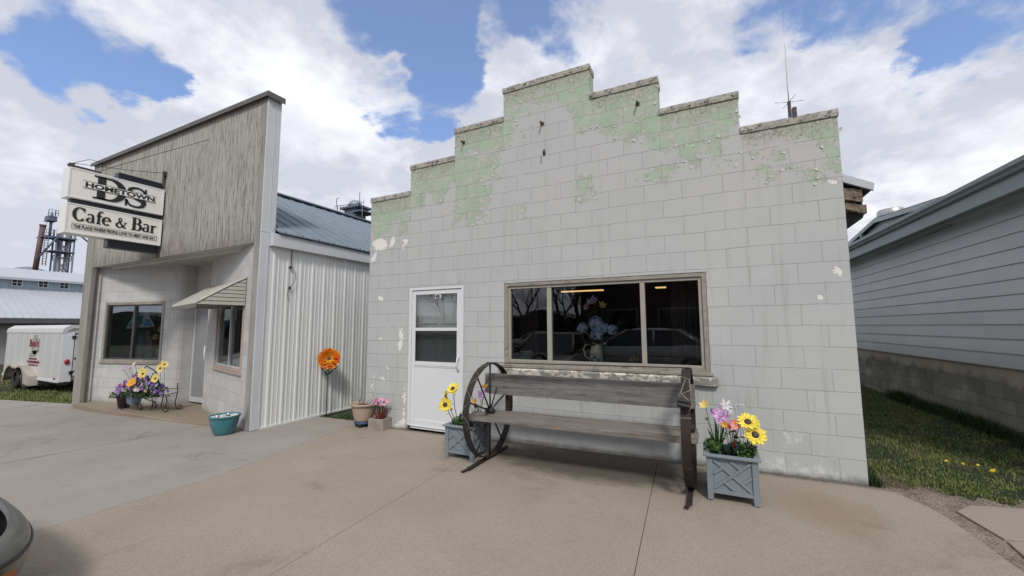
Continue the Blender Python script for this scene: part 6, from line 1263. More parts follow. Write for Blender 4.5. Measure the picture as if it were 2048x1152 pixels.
VT=thing('roof_vent','squat galvanised roof vent on the right hand roof','vent',(4.5,13.2,4.9)); mb=MB(); mb.lathe([(.55,-.35),(.42,.0),(.36,.10)],(4.5,12.95,4.92),24); mb.build('vent_base',M_galv,VT); mb=MB(); mb.lathe([(.36,.10),(.39,.12),(.36,.38),(.33,.42),(.001,.44)],(4.5,12.95,4.92),28); mb.build('vent_cap',M_galv,VT)
mb=MB(); mb.tube([SD(1.4,.03,3.03),SD(4.2,.03,3.02)],.014,6); mb.tube([SD(1.4,.03,3.03),SD(1.36,.02,3.035)],.026,8); mb.build('conduit',M_gut,SB)
mb=MB(); mb.tube([SD(6.0,.0,1.12),SD(6.0,.10,1.12),SD(6.0,.13,1.07)],.014,6); mb.tube([SD(6.0,.08,1.12),SD(6.0,.08,1.18)],.008,6); mb.lathe([(.001,0),(.035,0),(.035,.01),(.001,.01)],SD(6.0,.08,1.18),12); mb.build('spigot',M_galv,SB)
# ------------------------------------------------ barn, elevator, trailer on the left
M_wroof=pm('white_metal_roof',(.47,.50,.54),.5,.1,.05,1,20,.05); M_pbl=pm('pale_blue_metal_siding',(.36,.45,.50),.6,0,.06,1,20,.05)
BRN=thing('metal_building','long low white metal roofed building with a pale blue clerestory of small windows','building',(-38,6,-.5))
X0,X1,X2,X3=-34.8,-38.4,-38.4,-42.5
mb=MB(); mb.box(-35.6,-35.45,-14,34,-.8,2.05); mb.build('wall',pm('grey_wall_panel',(.30,.30,.29),.8,0,.1,1,20,.1),BRN)
def roofslab(xa,za,xb,zb_,y0,y1,name,parent,rib=.3):
    mb=MB(); mb.add([(xa,y0,za),(xa,y1,za),(xb,y1,zb_),(xb,y0,zb_),(xa,y0,za-.06),(xa,y1,za-.06),(xb,y1,zb_-.06),(xb,y0,zb_-.06)],[(0,1,2,3),(7,6,5,4),(0,4,5,1),(0,3,7,4)])
    k=y0+.1
    while k<y1:
        mb.add([(xa,k-.03,za),(xa,k,za+.035),(xa,k+.03,za),(xb,k-.03,zb_),(xb,k,zb_+.035),(xb,k+.03,zb_)],[(0,1,4,3),(1,2,5,4)]); k+=rib
    return mb.build(name,M_wroof,parent)
roofslab(X0,2.02,X1,3.82,-14,34,'roof',BRN); 
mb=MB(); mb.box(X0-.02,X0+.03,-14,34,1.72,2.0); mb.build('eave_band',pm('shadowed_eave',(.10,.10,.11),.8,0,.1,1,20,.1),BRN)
ribbed(BRN,'clerestory_wall',X1,-12,34,3.78,4.42,.3,M_pbl,-11.9,.02)
roofslab(X1+.35,4.44,X3,5.42,-12,34,'roof',BRN); mb=MB(); mb.box(X1+.33,X1+.37,-12,34,4.32,4.46); mb.box(-42.6,-42.4,-12,34,2,5.35); mb.build('upper_eave',M_wroof,BRN)
for k in range(-6,9):
    yc=3.67+k*1.02 if False else 3.67+(k*.99)
for yc in (-.4,.65,1.65,2.66,3.67,4.73,5.64,6.7,7.7,8.7):
    if yc in (1.65,): pass
    mb=MB(); mb.box(X1+.02,X1+.05,yc-.22,yc+.22,3.96,4.40); wo=mb.build('window',M_plate,BRN)
    for a in (-.18,.015):
        for c in (3.995,4.195):
            m2=MB(); m2.box(X1+.051,X1+.056,yc+a,yc+a+.165,c,c+.17); m2.build('pane',M_blk,wo,local=True)
# grain elevator leg tower
M_mar=pm('maroon_painted_steel',(.14,.085,.09),.7,.1,.15,1,10,.1); M_blst=pm('blue_grey_steel',(.15,.17,.23),.6,.3,.2,1,10,.1); M_galt=pm('dull_galvanised_tube',(.30,.32,.36),.5,.4,.15,.5,10,.1)
GE=thing('elevator_tower','distant steel grain elevator tower with ladders and braces beyond the low building','tower',(-70,13.8,-1))
def XB(mb,y0,y1,z0,z1,x,r=.05,n=4):
    for k in range(n):
        a,b_=z0+(z1-z0)*k/n,z0+(z1-z0)*(k+1)/n; mb.tube([(x,y0,a),(x,y1,b_)],r,4); mb.tube([(x,y1,a),(x,y0,b_)],r,4); mb.tube([(x,y0,b_),(x,y1,b_)],r,4)
for y in (13.35,14.80):
    for x in (-70.5,-69.4):
        mb=MB(); mb.tube([(x,y,-1),(x,y,13.1)],.085,6); mb.build('leg',M_blst,GE)
mb=MB(); XB(mb,13.35,14.8,3,12,-69.4); XB(mb,13.35,14.8,3,12,-70.5)
mb.build('cross_brace',M_blst,GE)
for y,x in ((13.8,-70),(14.4,-70)):
    mb=MB(); mb.tube([(x,y,-1),(x,y,12.6)],.21,10); mb.build('leg_tube',M_galt,GE)
mb=MB(); mb.box(-71.4,-69.2,12.5,14.95,12.0,12.15); mb.box(-71.0,-69.2,12.1,13.0,11.9,12.0); mb.box(-70.6,-69.2,12.45,13.2,13.9,14.0); mb.box(-70.6,-69.4,12.5,13.2,14.0,14.5); mb.box(-71.3,-69.2,12.9,14.9,10.4,10.5); mb.build('platform',M_blst,GE)
mb=MB()
for z0,y0,y1 in ((12.1,12.1,13.0),(14.5,12.45,13.2),(14.5,13.0,14.8)):
    for zz in (.35,.7): mb.tube([(-69.2,y0,z0+zz),(-69.2,y1,z0+zz)],.025,4)
    for q in range(4): yy=y0+(y1-y0)*q/3; mb.tube([(-69.2,yy,z0),(-69.2,yy,z0+.7)],.025,4)
mb.build('guard_rail',M_blst,GE); mb=MB()
for yy in (12.35,12.62): mb.tube([(-69.2,yy,8.6),(-69.2,yy,12.1)],.035,4)
for k in range(12): mb.tube([(-69.2,12.28,8.8+k*.3),(-69.2,12.7,8.8+k*.3)],.03,4)
mb.build('ladder',M_blst,GE)
mb=MB(); mb.tube([(-69.3,11.9,9.2),(-69.3,14.0,13.4)],.10,6); mb.tube([(-69.3,14.6,13.2),(-69.3,16.6,11.4)],.09,6); mb.tube([(-70,12.9,12),(-70,12.9,14.9)],.13,8); mb.build('spout',M_blst,GE)
CH=thing('smoke_stack','tall maroon pipe stack with a thin aerial left of the elevator tower','stack',(-70,12.2,-1)); mb=MB(); mb.tube([(-70,12.02,7.0),(-70,12.3,13.3)],.24,10); mb.tube([(-70,11.98,-1),(-70,12.02,7.0)],.24,10); mb.tube([(-70,12.29,13.2),(-70,12.3,13.4)],.29,10); mb.build('stack_pipe',M_mar,CH); mb=MB(); mb.tube([(-70,12.55,13.0),(-70,12.62,15.4)],.02,4); mb.build('aerial',M_galt,CH)
DM=thing('dome_roof','low grey domed bin roof peeping over the ridge at the foot of the stack','bin',(-72,12,-1)); mb=MB(); mb.lathe([(2.2,-9),(2.2,-.3),(1.6,.15),(.7,.5),(.001,.62)],(-72,12.1,8.0),24); mb.build('bin_shell',M_galt,DM)
E2=thing('grain_elevator','distant elevator head with dome and railings rising over the cafe roof','tower',(-73,60,0)); mb=MB(); mb.lathe([(1.6,0),(1.6,.5),(1.3,1.1),(.7,1.6),(.001,1.75)],(-72.8,60,28.6),16); mb.build('dome',M_galt,E2); mb=MB(); mb.box(-75.5,-69.5,58,62,28.1,28.5); mb.box(-71.5,-68.5,58,62,26.9,27.2); mb.box(-74.5,-71,58.5,61.5,0,27.9); mb.build('deck',M_blst,E2)
mb=MB()
for x in np.arange(-77,-67.9,.9): mb.tube([(x,58,27.2),(x,58,29.3 if x>-70 else 28.9)],.07,4)
mb.tube([(-77,58,29.0),(-68,58,28.6)],.07,4); mb.tube([(-69.3,58,28),(-69.3,58,31.0)],.10,4); mb.tube([(-76.2,58,28),(-76.6,58,30.6),(-75.8,58,30.8)],.10,4); mb.tube([(-68.4,58,24),(-68.4,58,28)],.12,4); mb.build('railing',M_blst,E2)
# trailer (rear toward +x)
M_trw=pm('white_trailer_skin',(.56,.56,.55),.4,0,.05,1.2,30,.05,c2=(.47,.46,.43),f2=.60,s2=2,stretch=(3,1,.4)); M_fend=pm('tan_dusty_fender',(.42,.38,.32),.6,0,.1,3,30,.1); M_tyre=pm('dusty_tyre_rubber',(.045,.040,.036),.9,0,.3,8,60,.4); M_rim=pm('dusty_steel_rim',(.26,.21,.17),.6,.2,.2,8,40,.2)
gt=gz(-20); TRX0,TRX1=-22.1,-17.62
TR=thing('cargo_trailer','white enclosed tandem axle cargo trailer parked on grass beside the cafe','trailer',(-19.9,.9,gt))
mb=MB(); prof=[(TRX1,.33),(TRX1,1.72),(TRX1-.05,1.86),(TRX1-.15,1.92),(TRX0+.4,1.92),(TRX0+.1,1.88),(TRX0,1.78),(TRX0-.04,.33)]
mb.prism([(-.1,.36),(-.1,1.74),(-.06,1.85),(.06,1.91),(1.72,1.91),(1.84,1.85),(1.88,1.74),(1.88,.36)],lambda u_,v_,t:(t,u_,gt+v_),TRX0,TRX1); bd=mb.build('body',M_trw,TR,bevel=.02)
mb=MB(); mb.box(TRX0,TRX1+.02,-.115,-.095,gt+1.72,gt+1.80); mb.box(TRX0,TRX1+.02,-.12,-.09,gt+.33,gt+.40)
for k in range(7): xk=TRX0+.6*k+.35; mb.box(xk-.012,xk+.012,-.106,-.1005,gt+.401,gt+1.72)
mb.build('side_trim',M_wht,TR)
mb=MB(); mb.prism([(-.11,1.70),(-.09,1.84),(.05,1.94),(1.73,1.94),(1.87,1.84),(1.89,1.70),(1.80,1.70),(1.78,1.78),(1.68,1.84),(.10,1.84),(0,1.78),(-.02,1.70)],lambda u_,v_,t:(t,u_,gt+v_),TRX0-.03,TRX1+.035); mb.build('roof_rail',M_trw,TR)
mb=MB(); mb.box(TRX1+.001,TRX1+.03,-.09,.14,gt+.34,gt+1.72); mb.build('rear_frame',M_wht,TR)
mb=MB(); mb.box(TRX1+.005,TRX1+.04,.16,1.70,gt+.42,gt+1.66); dr=mb.build('rear_door',M_trw,TR,bevel=.008); mb=MB(); mb.box(TRX1+.005,TRX1+.028,.142,.158,gt+.40,gt+1.70); mb.box(TRX1+.005,TRX1+.028,.142,1.7,gt+1.665,gt+1.70); mb.bar((TRX1+.055,.16,gt+.99),(TRX1+.055,.9,gt+.99),.02,.03); mb.box(TRX1+.04,TRX1+.07,.30,.34,gt+.94,gt+1.06); mb.build('door_seal',M_blk,dr,local=True)
mb=MB(); mb.box(TRX1+.035,TRX1+.05,.14,.48,gt+.50,gt+.62); npq=mb.build('license_plate',M_plate,dr,local=True); npq['label']='white licence plate in a black frame'
mb=MB(); frame(m2:=MB(),.13,.49,gt+.48,gt+.64,.02,0,.02); mb.add([(TRX1+.04+y,x,z) for x,y,z in m2.v],m2.f); mb.build('plate_frame',M_blk,dr,local=True)
M_tlr=pm('red_tail_lamp',(.35,.02,.03),.25,0,.1,9,20,0)
mb=MB(); mb.lathe([(.001,.0),(.05,0),(.05,.02),(.001,.03)],(TRX1+.035,.03,gt+.90),16,Matrix.Rotation(R(90),3,'Y')@Matrix.Diagonal(Vector((1.6,1,1)))); mb.build('tail_lamp',M_tlr,TR); mb=MB(); mb.box(TRX1+.03,TRX1+.05,.30,.50,gt+1.76,gt+1.79); mb.box(TRX1-.25,TRX1-.18,-.125,-.118,gt+.40,gt+.46); mb.build('marker_lamp',M_tlr,TR)
for z in (.55,1.55):
    mb=MB(); mb.box(TRX1+.03,TRX1+.06,.09,.17,gt+z,gt+z+.08); mb.build('hinge',M_blk,TR)
for x in (-20.75,-19.93):
    mb=MB(); mb.lathe([(.16,-.09),(.30,-.10),(.335,-.07),(.335,.07),(.30,.10),(.16,.09)],(x,-.06,gt+.335),28,Matrix.Rotation(R(90),3,'X')); ty=mb.build('wheel',M_tyre,TR); mb=MB(); mb.lathe([(.001,.06),(.06,.075),(.08,.05),(.13,.04),(.165,.09),(.175,.09)],(x,-.06,gt+.335),20,Matrix.Rotation(R(90),3,'X')); mb.build('rim',M_rim,ty,local=True)
mb=MB()
fp=[(-21.35,.22)]; 
for a in np.linspace(175,60,12): fp.append((-20.75+.47*math.cos(R(a)),.30+.44*math.sin(R(a))))
for a in np.linspace(120,0,12): fp.append((-19.93+.47*math.cos(R(a)) if True else 0,.30+.44*math.sin(R(a))))
fp.append((-19.42,.22)); vs=[]
for x,z in fp: vs+=[(x,-.10,gt+z),(x,-.29,gt+z)]
mb.add(vs,[(i*2,i*2+2,i*2+3,i*2+1) for i in range(len(fp)-1)])
out=[(x,z) for x,z in fp]; inn=[(-20.34+(x+20.34)*.93,.22+(z-.22)*.90) for x,z in fp]; n=len(fp)
mb.add([(x,-.291,gt+z) for x,z in out]+[(x,-.291,gt+z) for x,z in inn],[(i,i+1,n+i+1,n+i) for i in range(n-1)]); mb.add([(-19.42,-.10,gt+.22),(-19.42,-.29,gt+.22),(-19.05,-.29,gt+.18),(-19.05,-.10,gt+.18),(-19.50,-.29,gt+.62),(-19.10,-.29,gt+.45),(-19.10,-.1,gt+.45),(-19.50,-.10,gt+.62)],[(0,1,2,3),(1,4,5,2),(4,7,6,5),(2,5,6,3)])
mb.build('fender',M_fend,TR)
mb=MB(); mb.box(TRX0,TRX1,.0,.1,gt+.25,gt+.36); mb.box(TRX0,TRX1,1.7,1.8,gt+.25,gt+.36); mb.bar((TRX0,.05,gt+.3),(TRX0-1.3,.9,gt+.4),.08,.08); mb.bar((TRX0,1.75,gt+.3),(TRX0-1.3,.9,gt+.4),.08,.08); mb.build('chassis',M_blk,TR)
# decal: round grey emblem with a dark red name and small lines
M_dgr=pm('decal_grey',(.28,.28,.27),.6,0,.35,6,40,0,c2=(.50,.50,.48),f2=.5,s2=9); M_dred=pm('decal_maroon',(.20,.03,.06),.6,0,.1,9,40,0)
mb=MB(); mb.prism([(-19.52+.33*math.cos(q),1.36+.30*math.sin(q)) for q in np.linspace(0,6.283,25)[:-1]],lambda u_,v_,t:(u_,t,gt+v_+.0),-.104,-.1005); mb.prism([(-20.0,.98),(-19.45,1.0),(-19.2,1.2),(-19.95,1.15)],lambda u_,v_,t:(u_,t,gt+v_),-.104,-.1005); dc=mb.build('emblem',M_dgr,TR)
text(dc,"Ben's",.30,lambda x,y,z:(-20.0+x,-.106-z,gt+1.30+y),M_dred,offset=.012,sx=1.15)
mb=MB()
rr=random.Random(4)
for zz,a,b_ in ((.905,-19.95,-19.35),(.80,-20.05,-19.1),(.72,-19.95,-19.2)):
    x=a
    while x<b_:
        w=rr.uniform(.03,.07); mb.box(x,x+w,-.106,-.101,gt+zz,gt+zz+(.05 if zz!=.80 else .075)); x+=w+.018
mb.build('small_print',M_dred,dc,local=True)
# ------------------------------------------------ cars
def carmat(name,c): 
    m=pm(name,c,.45,.35,.06,2,200,.02,coat=.35); return m
M_cglz=pm('car_glass',(.015,.018,.02),.05,0,.05,2,10,0,spec=.8); M_chr=pm('chrome_trim',(.45,.45,.44),.2,.9,.05,5,10,0); M_lens=pm('clear_lamp_lens',(.30,.31,.30),.12,.3,.1,12,40,.1,coat=.8); M_amb=pm('amber_lens',(.30,.08,.02),.2,0,.1,9,20,0,coat=.6)
def sedan(name,label,loc,rz,paint,group=None):
    t=thing(name,label,'car',loc,rz,group)
    # side profile, x forward
    hl=2.3
    st=[ # x, half width, z bottom, z belt (hood or trunk), 
     (-2.34,.62,.42,.80),(-2.28,.74,.34,.90),(-2.05,.84,.28,.96),(-1.5,.88,.22,.97),(-.9,.89,.20,.95),(0,.90,.20,.93),(.7,.90,.20,.91),(1.2,.89,.22,.88),(1.75,.87,.26,.83),(2.05,.83,.32,.775),(2.20,.76,.38,.735),(2.29,.60,.44,.70)]
    def ring(x,w,zb,zt):
        return [(x,-w*.90,zb),(x,-w,zb+.12),(x,-w*1.01,zb+(zt-zb)*.55),(x,-w*.985,zt-.08),(x,-w*.92,zt-.015),(x,-w*.5,zt+.012),(x,0,zt+.02),(x,w*.5,zt+.012),(x,w*.92,zt-.015),(x,w*.985,zt-.08),(x,w*1.01,zb+(zt-zb)*.55),(x,w,zb+.12),(x,w*.90,zb)]
    mb=MB(); vs=[]; 
    for s in st: vs+=ring(*s)
    n=13; fs=[(i*n+k,i*n+k+1,(i+1)*n+k+1,(i+1)*n+k) for i in range(len(st)-1) for k in range(n-1)]+[(i*n+n-1,i*n,(i+1)*n,(i+1)*n+n-1) for i in range(len(st)-1)]+[tuple(range(n)),tuple(range((len(st)-1)*n,len(st)*n))[::-1]]
    mb.smooth=True; mb.add(vs,fs); body=mb.build('body',paint,t,local=True)
    mb=MB(); cab=[(-1.75,.70,.95),(-1.05,.62,1.36),(-.6,.61,1.42),(.05,.61,1.42),(.38,.62,1.38),(1.15,.72,.90)]; vs=[]
    for x,w,z in cab: vs+=[(x,-w-.13*(1.42-z),.90),(x,-w,z-.03),(x,-w*.8,z),(x,w*.8,z),(x,w,z-.03),(x,w+.13*(1.42-z),.90)]
    # roof skin
    mb=MB(); 
    for i in (1,2,3): 
        a,b_=cab[i],cab[i+1]; mb.smooth=True; mb.add([(a[0],-a[1],a[2]-.03),(a[0],-a[1]*.8,a[2]),(a[0],a[1]*.8,a[2]),(a[0],a[1],a[2]-.03),(b_[0],-b_[1],b_[2]-.03),(b_[0],-b_[1]*.8,b_[2]),(b_[0],b_[1]*.8,b_[2]),(b_[0],b_[1],b_[2]-.03)],[(0,1,5,4),(1,2,6,5),(2,3,7,6)])
    for s in (-1,1):
        for p,q in (((-1.75,.80),(-1.05,.62)),((1.15,.80),(.38,.62))): mb.bar((p[0],s*p[1],.92),(q[0],s*q[1],1.37),.07,.05)
        mb.bar((-.40,s*.82,.9),(-.40,s*.61,1.39),.06,.04)
        mb.bar((-1.05,s*.625,1.365),(.38,s*.625,1.365),.05,.05)
    mb.build('roof',paint,t,local=True)
    mb=MB(); mb.add([(1.13,-.78,.90),(1.13,.78,.90),(.38,.60,1.37),(.38,-.60,1.37)],[(0,1,2,3)]); mb.build('windscreen',M_cglz,t,local=True)
    mb=MB(); mb.add([(-1.73,-.78,.93),(-1.73,.78,.93),(-1.05,.60,1.36),(-1.05,-.60,1.36)],[(0,1,2,3)]); mb.build('rear_window',M_cglz,t,local=True)
    for s in (-1,1):
        for a in ([(-1.68,.80),(-1.02,.62),(-.42,.615),(-.42,.835)],[(-.38,.835),(-.38,.615),(.36,.62),(1.06,.80)]):
            mb=MB(); mb.add([(a[0][0],s*(a[0][1]+.01),.935),(a[1][0],s*(a[1][1]+.012),1.35),(a[2][0],s*(a[2][1]+.012),1.35),(a[3][0],s*(a[3][1]+.01),.925)],[(0,1,2,3)]); mb.build('side_window',M_cglz,t,local=True)
        for wx in (-1.38,1.40):
            mb=MB(); mb.lathe([(.17,-.09),(.29,-.10),(.315,-.07),(.315,.07),(.29,.10),(.17,.09)],(wx,s*.80,.315),28,Matrix.Rotation(R(90),3,'X')); w=mb.build('wheel',M_tyre,t,local=True); mb=MB(); mb.lathe([(.001,.075),(.08,.085),(.15,.07),(.18,.10)],(wx,s*.80,.315),20,Matrix.Rotation(R(90 if s<0 else -90),3,'X')); mb.build('rim',M_galv,w,local=True)
        mb=MB(); mb.bar((1.05,s*.92,.93),(.95,s*1.02,.96),.10,.10); mb.build('mirror',paint,t,local=True)
        # lamps wrap round the corner
        mb=MB(); pts=[(2.335,s*.30,.0),(2.322,s*.54,0),(2.285,s*.68,0),(2.20,s*.785,0),(2.05,s*.848,0)]; vs=[]
        for x,y,_ in pts: vs+=[(x,y,.545),(x-.035,y*.985,.69)]
        mb.smooth=True; mb.add(vs,[(i*2,i*2+2,i*2+3,i*2+1) for i in range(len(pts)-1)]); mb.build('headlamp',M_lens,t,local=True)
        mb=MB(); pts=[(-2.36,s*.30),(-2.36,s*.6),(-2.30,s*.74),(-2.15,s*.82)]; vs=[]
        for x,y in pts: vs+=[(x-.01,y*1.01,.62),(x,y,.80)]
        mb.add(vs,[(i*2,i*2+2,i*2+3,i*2+1) for i in range(len(pts)-1)]); mb.build('tail_lamp',M_tlr,t,local=True)
    # bumpers with a rub strip and a low amber marker
    def bumper(sg,nm):
        path=[(1.95+.52*math.cos(R(t_))**.55,.93*math.copysign(abs(math.sin(R(t_)))**.8,t_)) for t_ in np.linspace(-90,90,25)]
        prof=[(-.06,.545),(-.02,.54),(.012,.525),(.035,.47),(.028,.455),(.035,.44),(.02,.34),(-.02,.27),(-.10,.25)]
        vs=[]
        for px_,py in path:
            l=math.hypot(px_-1.2,py); dx,dy=(px_-1.2)/l,py/l
            for o_,z in prof: vs.append((sg*(px_+dx*o_),py+dy*o_,z))
        k=len(prof); fs=[(i*k+j,i*k+j+1,(i+1)*k+j+1,(i+1)*k+j) for i in range(len(path)-1) for j in range(k-1)]
        m_=MB(); m_.smooth=True; m_.add(vs,fs); bo=m_.build(nm,paint,t,local=True); 
        b=bo.modifiers.new('sub','SUBSURF'); b.levels=1; b.render_levels=2
        m_=MB(); pts=[]
        for px_,py in path:
            l=math.hypot(px_-1.2,py); dx,dy=(px_-1.2)/l,py/l; pts.append((sg*(px_+dx*.028),py+dy*.028,.462))
        m_.tube(pts,.012,6); m_.build('rub_strip',M_blk,bo,local=True)
        for s in (-1,1):
            m_=MB(); vs=[]
            for px_,py in ((2.12,.925),(2.24,.895),(2.32,.85)):
                l=math.hypot(px_-1.2,py); dx,dy=(px_-1.2)/l,py/l
                for z,o_ in ((.43,.034),(.36,.030)): vs.append((sg*(px_+dx*o_),s*(py+dy*o_),z))
            m_.add(vs,[(0,2,3,1),(2,4,5,3)]); m_.build('marker_lamp',M_amb if sg>0 else M_tlr,bo,local=True)
    bumper(1,'front_bumper'); bumper(-1,'rear_bumper'); return t
paint1=carmat('dark_olive_grey_paint',(.13,.13,.115)); paint2=carmat('silver_grey_paint',(.50,.52,.53))
# nose corner of the first car reaches the lower left of the picture
ca=R(88); cpx,cpy=-4.31,-4.08
fx,fy=math.cos(ca),math.sin(ca); rx,ry=fy,-fx   # forward, right
cxx=cpx-fx*2.22-rx*.86; cyy=cpy-fy*2.22-ry*.86
sedan('parked_car','dark olive grey sedan whose front corner enters the lower left','car' and (cxx,cyy,gz(cxx)-.10),ca,paint1) 
sedan('parked_car','silver sedan parked behind the photographer, mirrored in the big window',(-3.1,-8.2,gz(-3.1)-.02),R(180),paint2)
sedan('parked_car','second silver sedan further along the far kerb, faint in the window reflection',(-12.5,-22.5,gz(-12)-.15),R(178),paint2)
# across the street, only mirrored in the panes
def bare_tree(loc,h,label,seed):
    rr=random.Random(seed); t=thing('bare_tree',label,'tree',loc,0,'bare trees across the street'); tk=MB(); cr=MB()
    def br(p,d,L,r,dep):
        q=p+d*L; mid=p.lerp(q,.5)+Vector((rr.uniform(-1,1),rr.uniform(-1,1),0))*L*.06
        (tk if dep<2 else cr).tube([p,mid,q],[r,r*.82,r*.62],5 if dep<3 else 3,cap=False)
        if dep>=6: return
        for _ in range(3 if dep<5 else 2):
            a=rr.uniform(0,6.28); sp=rr.uniform(.3,.75); o=d.orthogonal().normalized(); o2=d.cross(o); nd=(d+ (o*math.cos(a)+o2*math.sin(a))*sp+Vector((0,0,.12))).normalized(); br(q if rr.random()<.7 else mid,nd,L*rr.uniform(.6,.85),r*.58,dep+1)
    br(Vector(loc),Vector((0,0,1)),h*.26,h*.022,0)
    mt=M_bark; tk.build('trunk',mt,t); cr.build('crown',mt,t)
M_bark=pm('dark_bark',(.045,.038,.032),.95,0,.3,6,40,.5)
for i,(x,y,h) in enumerate(((-17,-30,10),(-12.8,-28,10),(-9.5,-26.9,9),(-21,-33,11),(-25,-30,12),(-10.9,-27.4,8))):
    bare_tree((x,y,gz(x)-.2),h,['short leafless tree opposite, at the left of the reflection','tall leafless tree opposite, right of the short one','leafless tree opposite, in front of the storefront wall','leafless tree opposite, furthest to the left and back','tallest leafless tree opposite, beyond the furthest left one','lowest leafless tree opposite, right at the storefront corner'][i],i+3)
ST=thing('storefront','dark brick storefront across the street, mirrored in the big window','building',(4,-30,-.3))
def brickm():
    m,nt,b,o=newmat('dark_brick'); v=oc(nt); s=N(nt,'ShaderNodeSeparateXYZ',{0:v}); br=N(nt,'ShaderNodeTexBrick',{'Vector':N(nt,'ShaderNodeCombineXYZ',{0:s.outputs[0],1:s.outputs[2]}).outputs[0],'Color1':(.09,.04,.03,1),'Color2':(.06,.03,.025,1),'Mortar':(.12,.11,.10,1),'Scale':1.0,'Mortar Size':.01,'Brick Width':.2,'Row Height':.067}); nt.links.new(br.outputs[0],b.inputs['Base Color']); b.inputs['Roughness'].default_value=.9; return m
mb=MB(); mb.box(-11.5,24,-40,-30,-.5,7.2); mb.box(-11.7,24.2,-40.1,-29.85,7.201,7.5); mb.build('wall',brickm(),ST)
for x in (-10,-5,0,5,10,15,20):
    mb=MB(); mb.box(x,x+3.4,-29.995,-29.93,.4,2.9); w=mb.build('window',M_tanal,ST); mb=MB(); mb.box(x+.1,x+3.3,-29.929,-29.92,.5,2.8); mb.build('pane',M_cglz,w,local=True)
# ------------------------------------------------ grass
def blades(name,pts,hmin,hmax,m,label=None,w=.005,lean=.5):
    vs=[];fs=[]
    for (x,y,z,k) in pts:
        h=random.uniform(hmin,hmax)*k; a=random.uniform(0,6.28); l=random.uniform(.05,lean)*h; dx,dy=math.cos(a),math.sin(a); ww=w*random.uniform(.6,1.3); b=len(vs); px_,py=-dy*ww,dx*ww
        vs+=[(x-px_,y-py,z),(x+px_,y+py,z),(x+dx*l*.35+px_*.7,y+dy*l*.35+py*.7,z+h*.55),(x+dx*l*.35-px_*.7,y+dy*l*.35-py*.7,z+h*.55),(x+dx*l,y+dy*l,z+h)]
        fs+=[(b,b+1,b+2,b+3),(b+3,b+2,b+4)]
    me=bpy.data.meshes.new(name); me.from_pydata(vs,[],fs); me.materials.append(m); o=bpy.data.objects.new(name,me); COL.objects.link(o); o['kind']='stuff'
    if label: o['label']=label
    return o
def grassmat(name,c,c2,c3):
    m,nt,b,o=newmat(name); v=oc(nt); col=ramp(nt,noise(nt,v,1.6,5,.6),[(.35,c),(.6,c2)]); col=mixc(nt,sstep(nt,noise(nt,v,45,2),.55,.62),col,c3); nt.links.new(col,b.inputs['Base Color']); b.inputs['Roughness'].default_value=.6; b.inputs['Specular IOR Level'].default_value=.25; return m
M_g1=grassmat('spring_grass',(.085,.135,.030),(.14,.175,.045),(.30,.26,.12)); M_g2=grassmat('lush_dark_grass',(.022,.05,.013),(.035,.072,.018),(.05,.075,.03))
def sidx(y): return SA.x+sdv.x*((y-SA.y)/sdv.y)
pts=[];pd=[]
def patch(x,y): return .5+.5*math.sin(x*5.1+1.3*math.sin(y*3.3))*math.sin(y*4.3+1.1*math.cos(x*4))
def edgey(x): return float(np.interp(x,[0,.16,.26,.35,.6,.9,1.2,1.6,2.4],[-.08,.06,.10,.22,.22,.20,.34,.55,.9]))+.05*math.sin(x*17)+.03*math.sin(x*41)
tries=0
while len(pts)<40000 and tries<200000:
    tries+=1
    y=-.1+9.3*random.random()**1.9; x=random.uniform(.015,sidx(y)-.02)
    if y<edgey(x)+random.uniform(-.03,.06): continue
    bare=patch(x,y); far=(y>.8); kk=.55+.9*(.5+.5*math.sin(x*9.7+2*math.sin(y*6.1))*math.cos(y*8.3+x*3))
    if bare>(.66 if not far else .86) and random.random()<.82: continue
    if .1<x<.75 and 1.0<y<1.9 and random.random()<.7: continue
    if x>1.3 and y<1.25 and random.random()<.72: continue
    z=terr(x,y)-.004; pts.append((x,y,z,(.6 if y<1.2 else .85)*kk))
blades('grass',pts,.018,.06,M_g1,w=.0038,lean=1.3)
pts=[]
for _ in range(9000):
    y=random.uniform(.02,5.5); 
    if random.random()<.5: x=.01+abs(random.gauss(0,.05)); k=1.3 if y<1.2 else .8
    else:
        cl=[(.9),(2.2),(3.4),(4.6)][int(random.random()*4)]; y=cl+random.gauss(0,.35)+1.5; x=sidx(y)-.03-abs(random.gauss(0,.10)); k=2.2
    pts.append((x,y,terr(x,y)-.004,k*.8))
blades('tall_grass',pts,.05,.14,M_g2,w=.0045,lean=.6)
pts=[]
for _ in range(34000):
    x=-14.1-16*random.random()**1.2; y=ygrass(x)+.04+(9*random.random()**1.6)
    if -22.4<x<-17.5 and y>-.05 and y<1.9 : 
        if random.random()<.6: continue
    if x<-20.5 and random.random()<.45: continue
    pts.append((x,y,terr(x,y)-.004,1))
blades('grass',pts,.03,.09,M_g1,w=.009,lean=.7)
# creeping green patch beside the metal wall
pts=[]; lf=MB()
for _ in range(2600):
    u_,v_=random.random(),random.random(); y=-.02+1.15*u_; x=-7.24+(1.05-.25*u_)*v_
    if y<.10+.28*(x+7.24)-.05*math.sin(x*20) - (0.12 if x<-6.6 else .2): continue
    p=Vector((x,y,gz(x)-.03+.09*random.random()*math.sin(math.pi*min(1,max(0,v_))))); a=random.uniform(0,6.28); q=random.uniform(.012,.03); leaf(lf,p,p+Vector((math.cos(a)*q,math.sin(a)*q,random.uniform(-.2,.8)*q)),q*.36)
o=lf.build('ground_cover',F_grn); o['kind']='stuff'
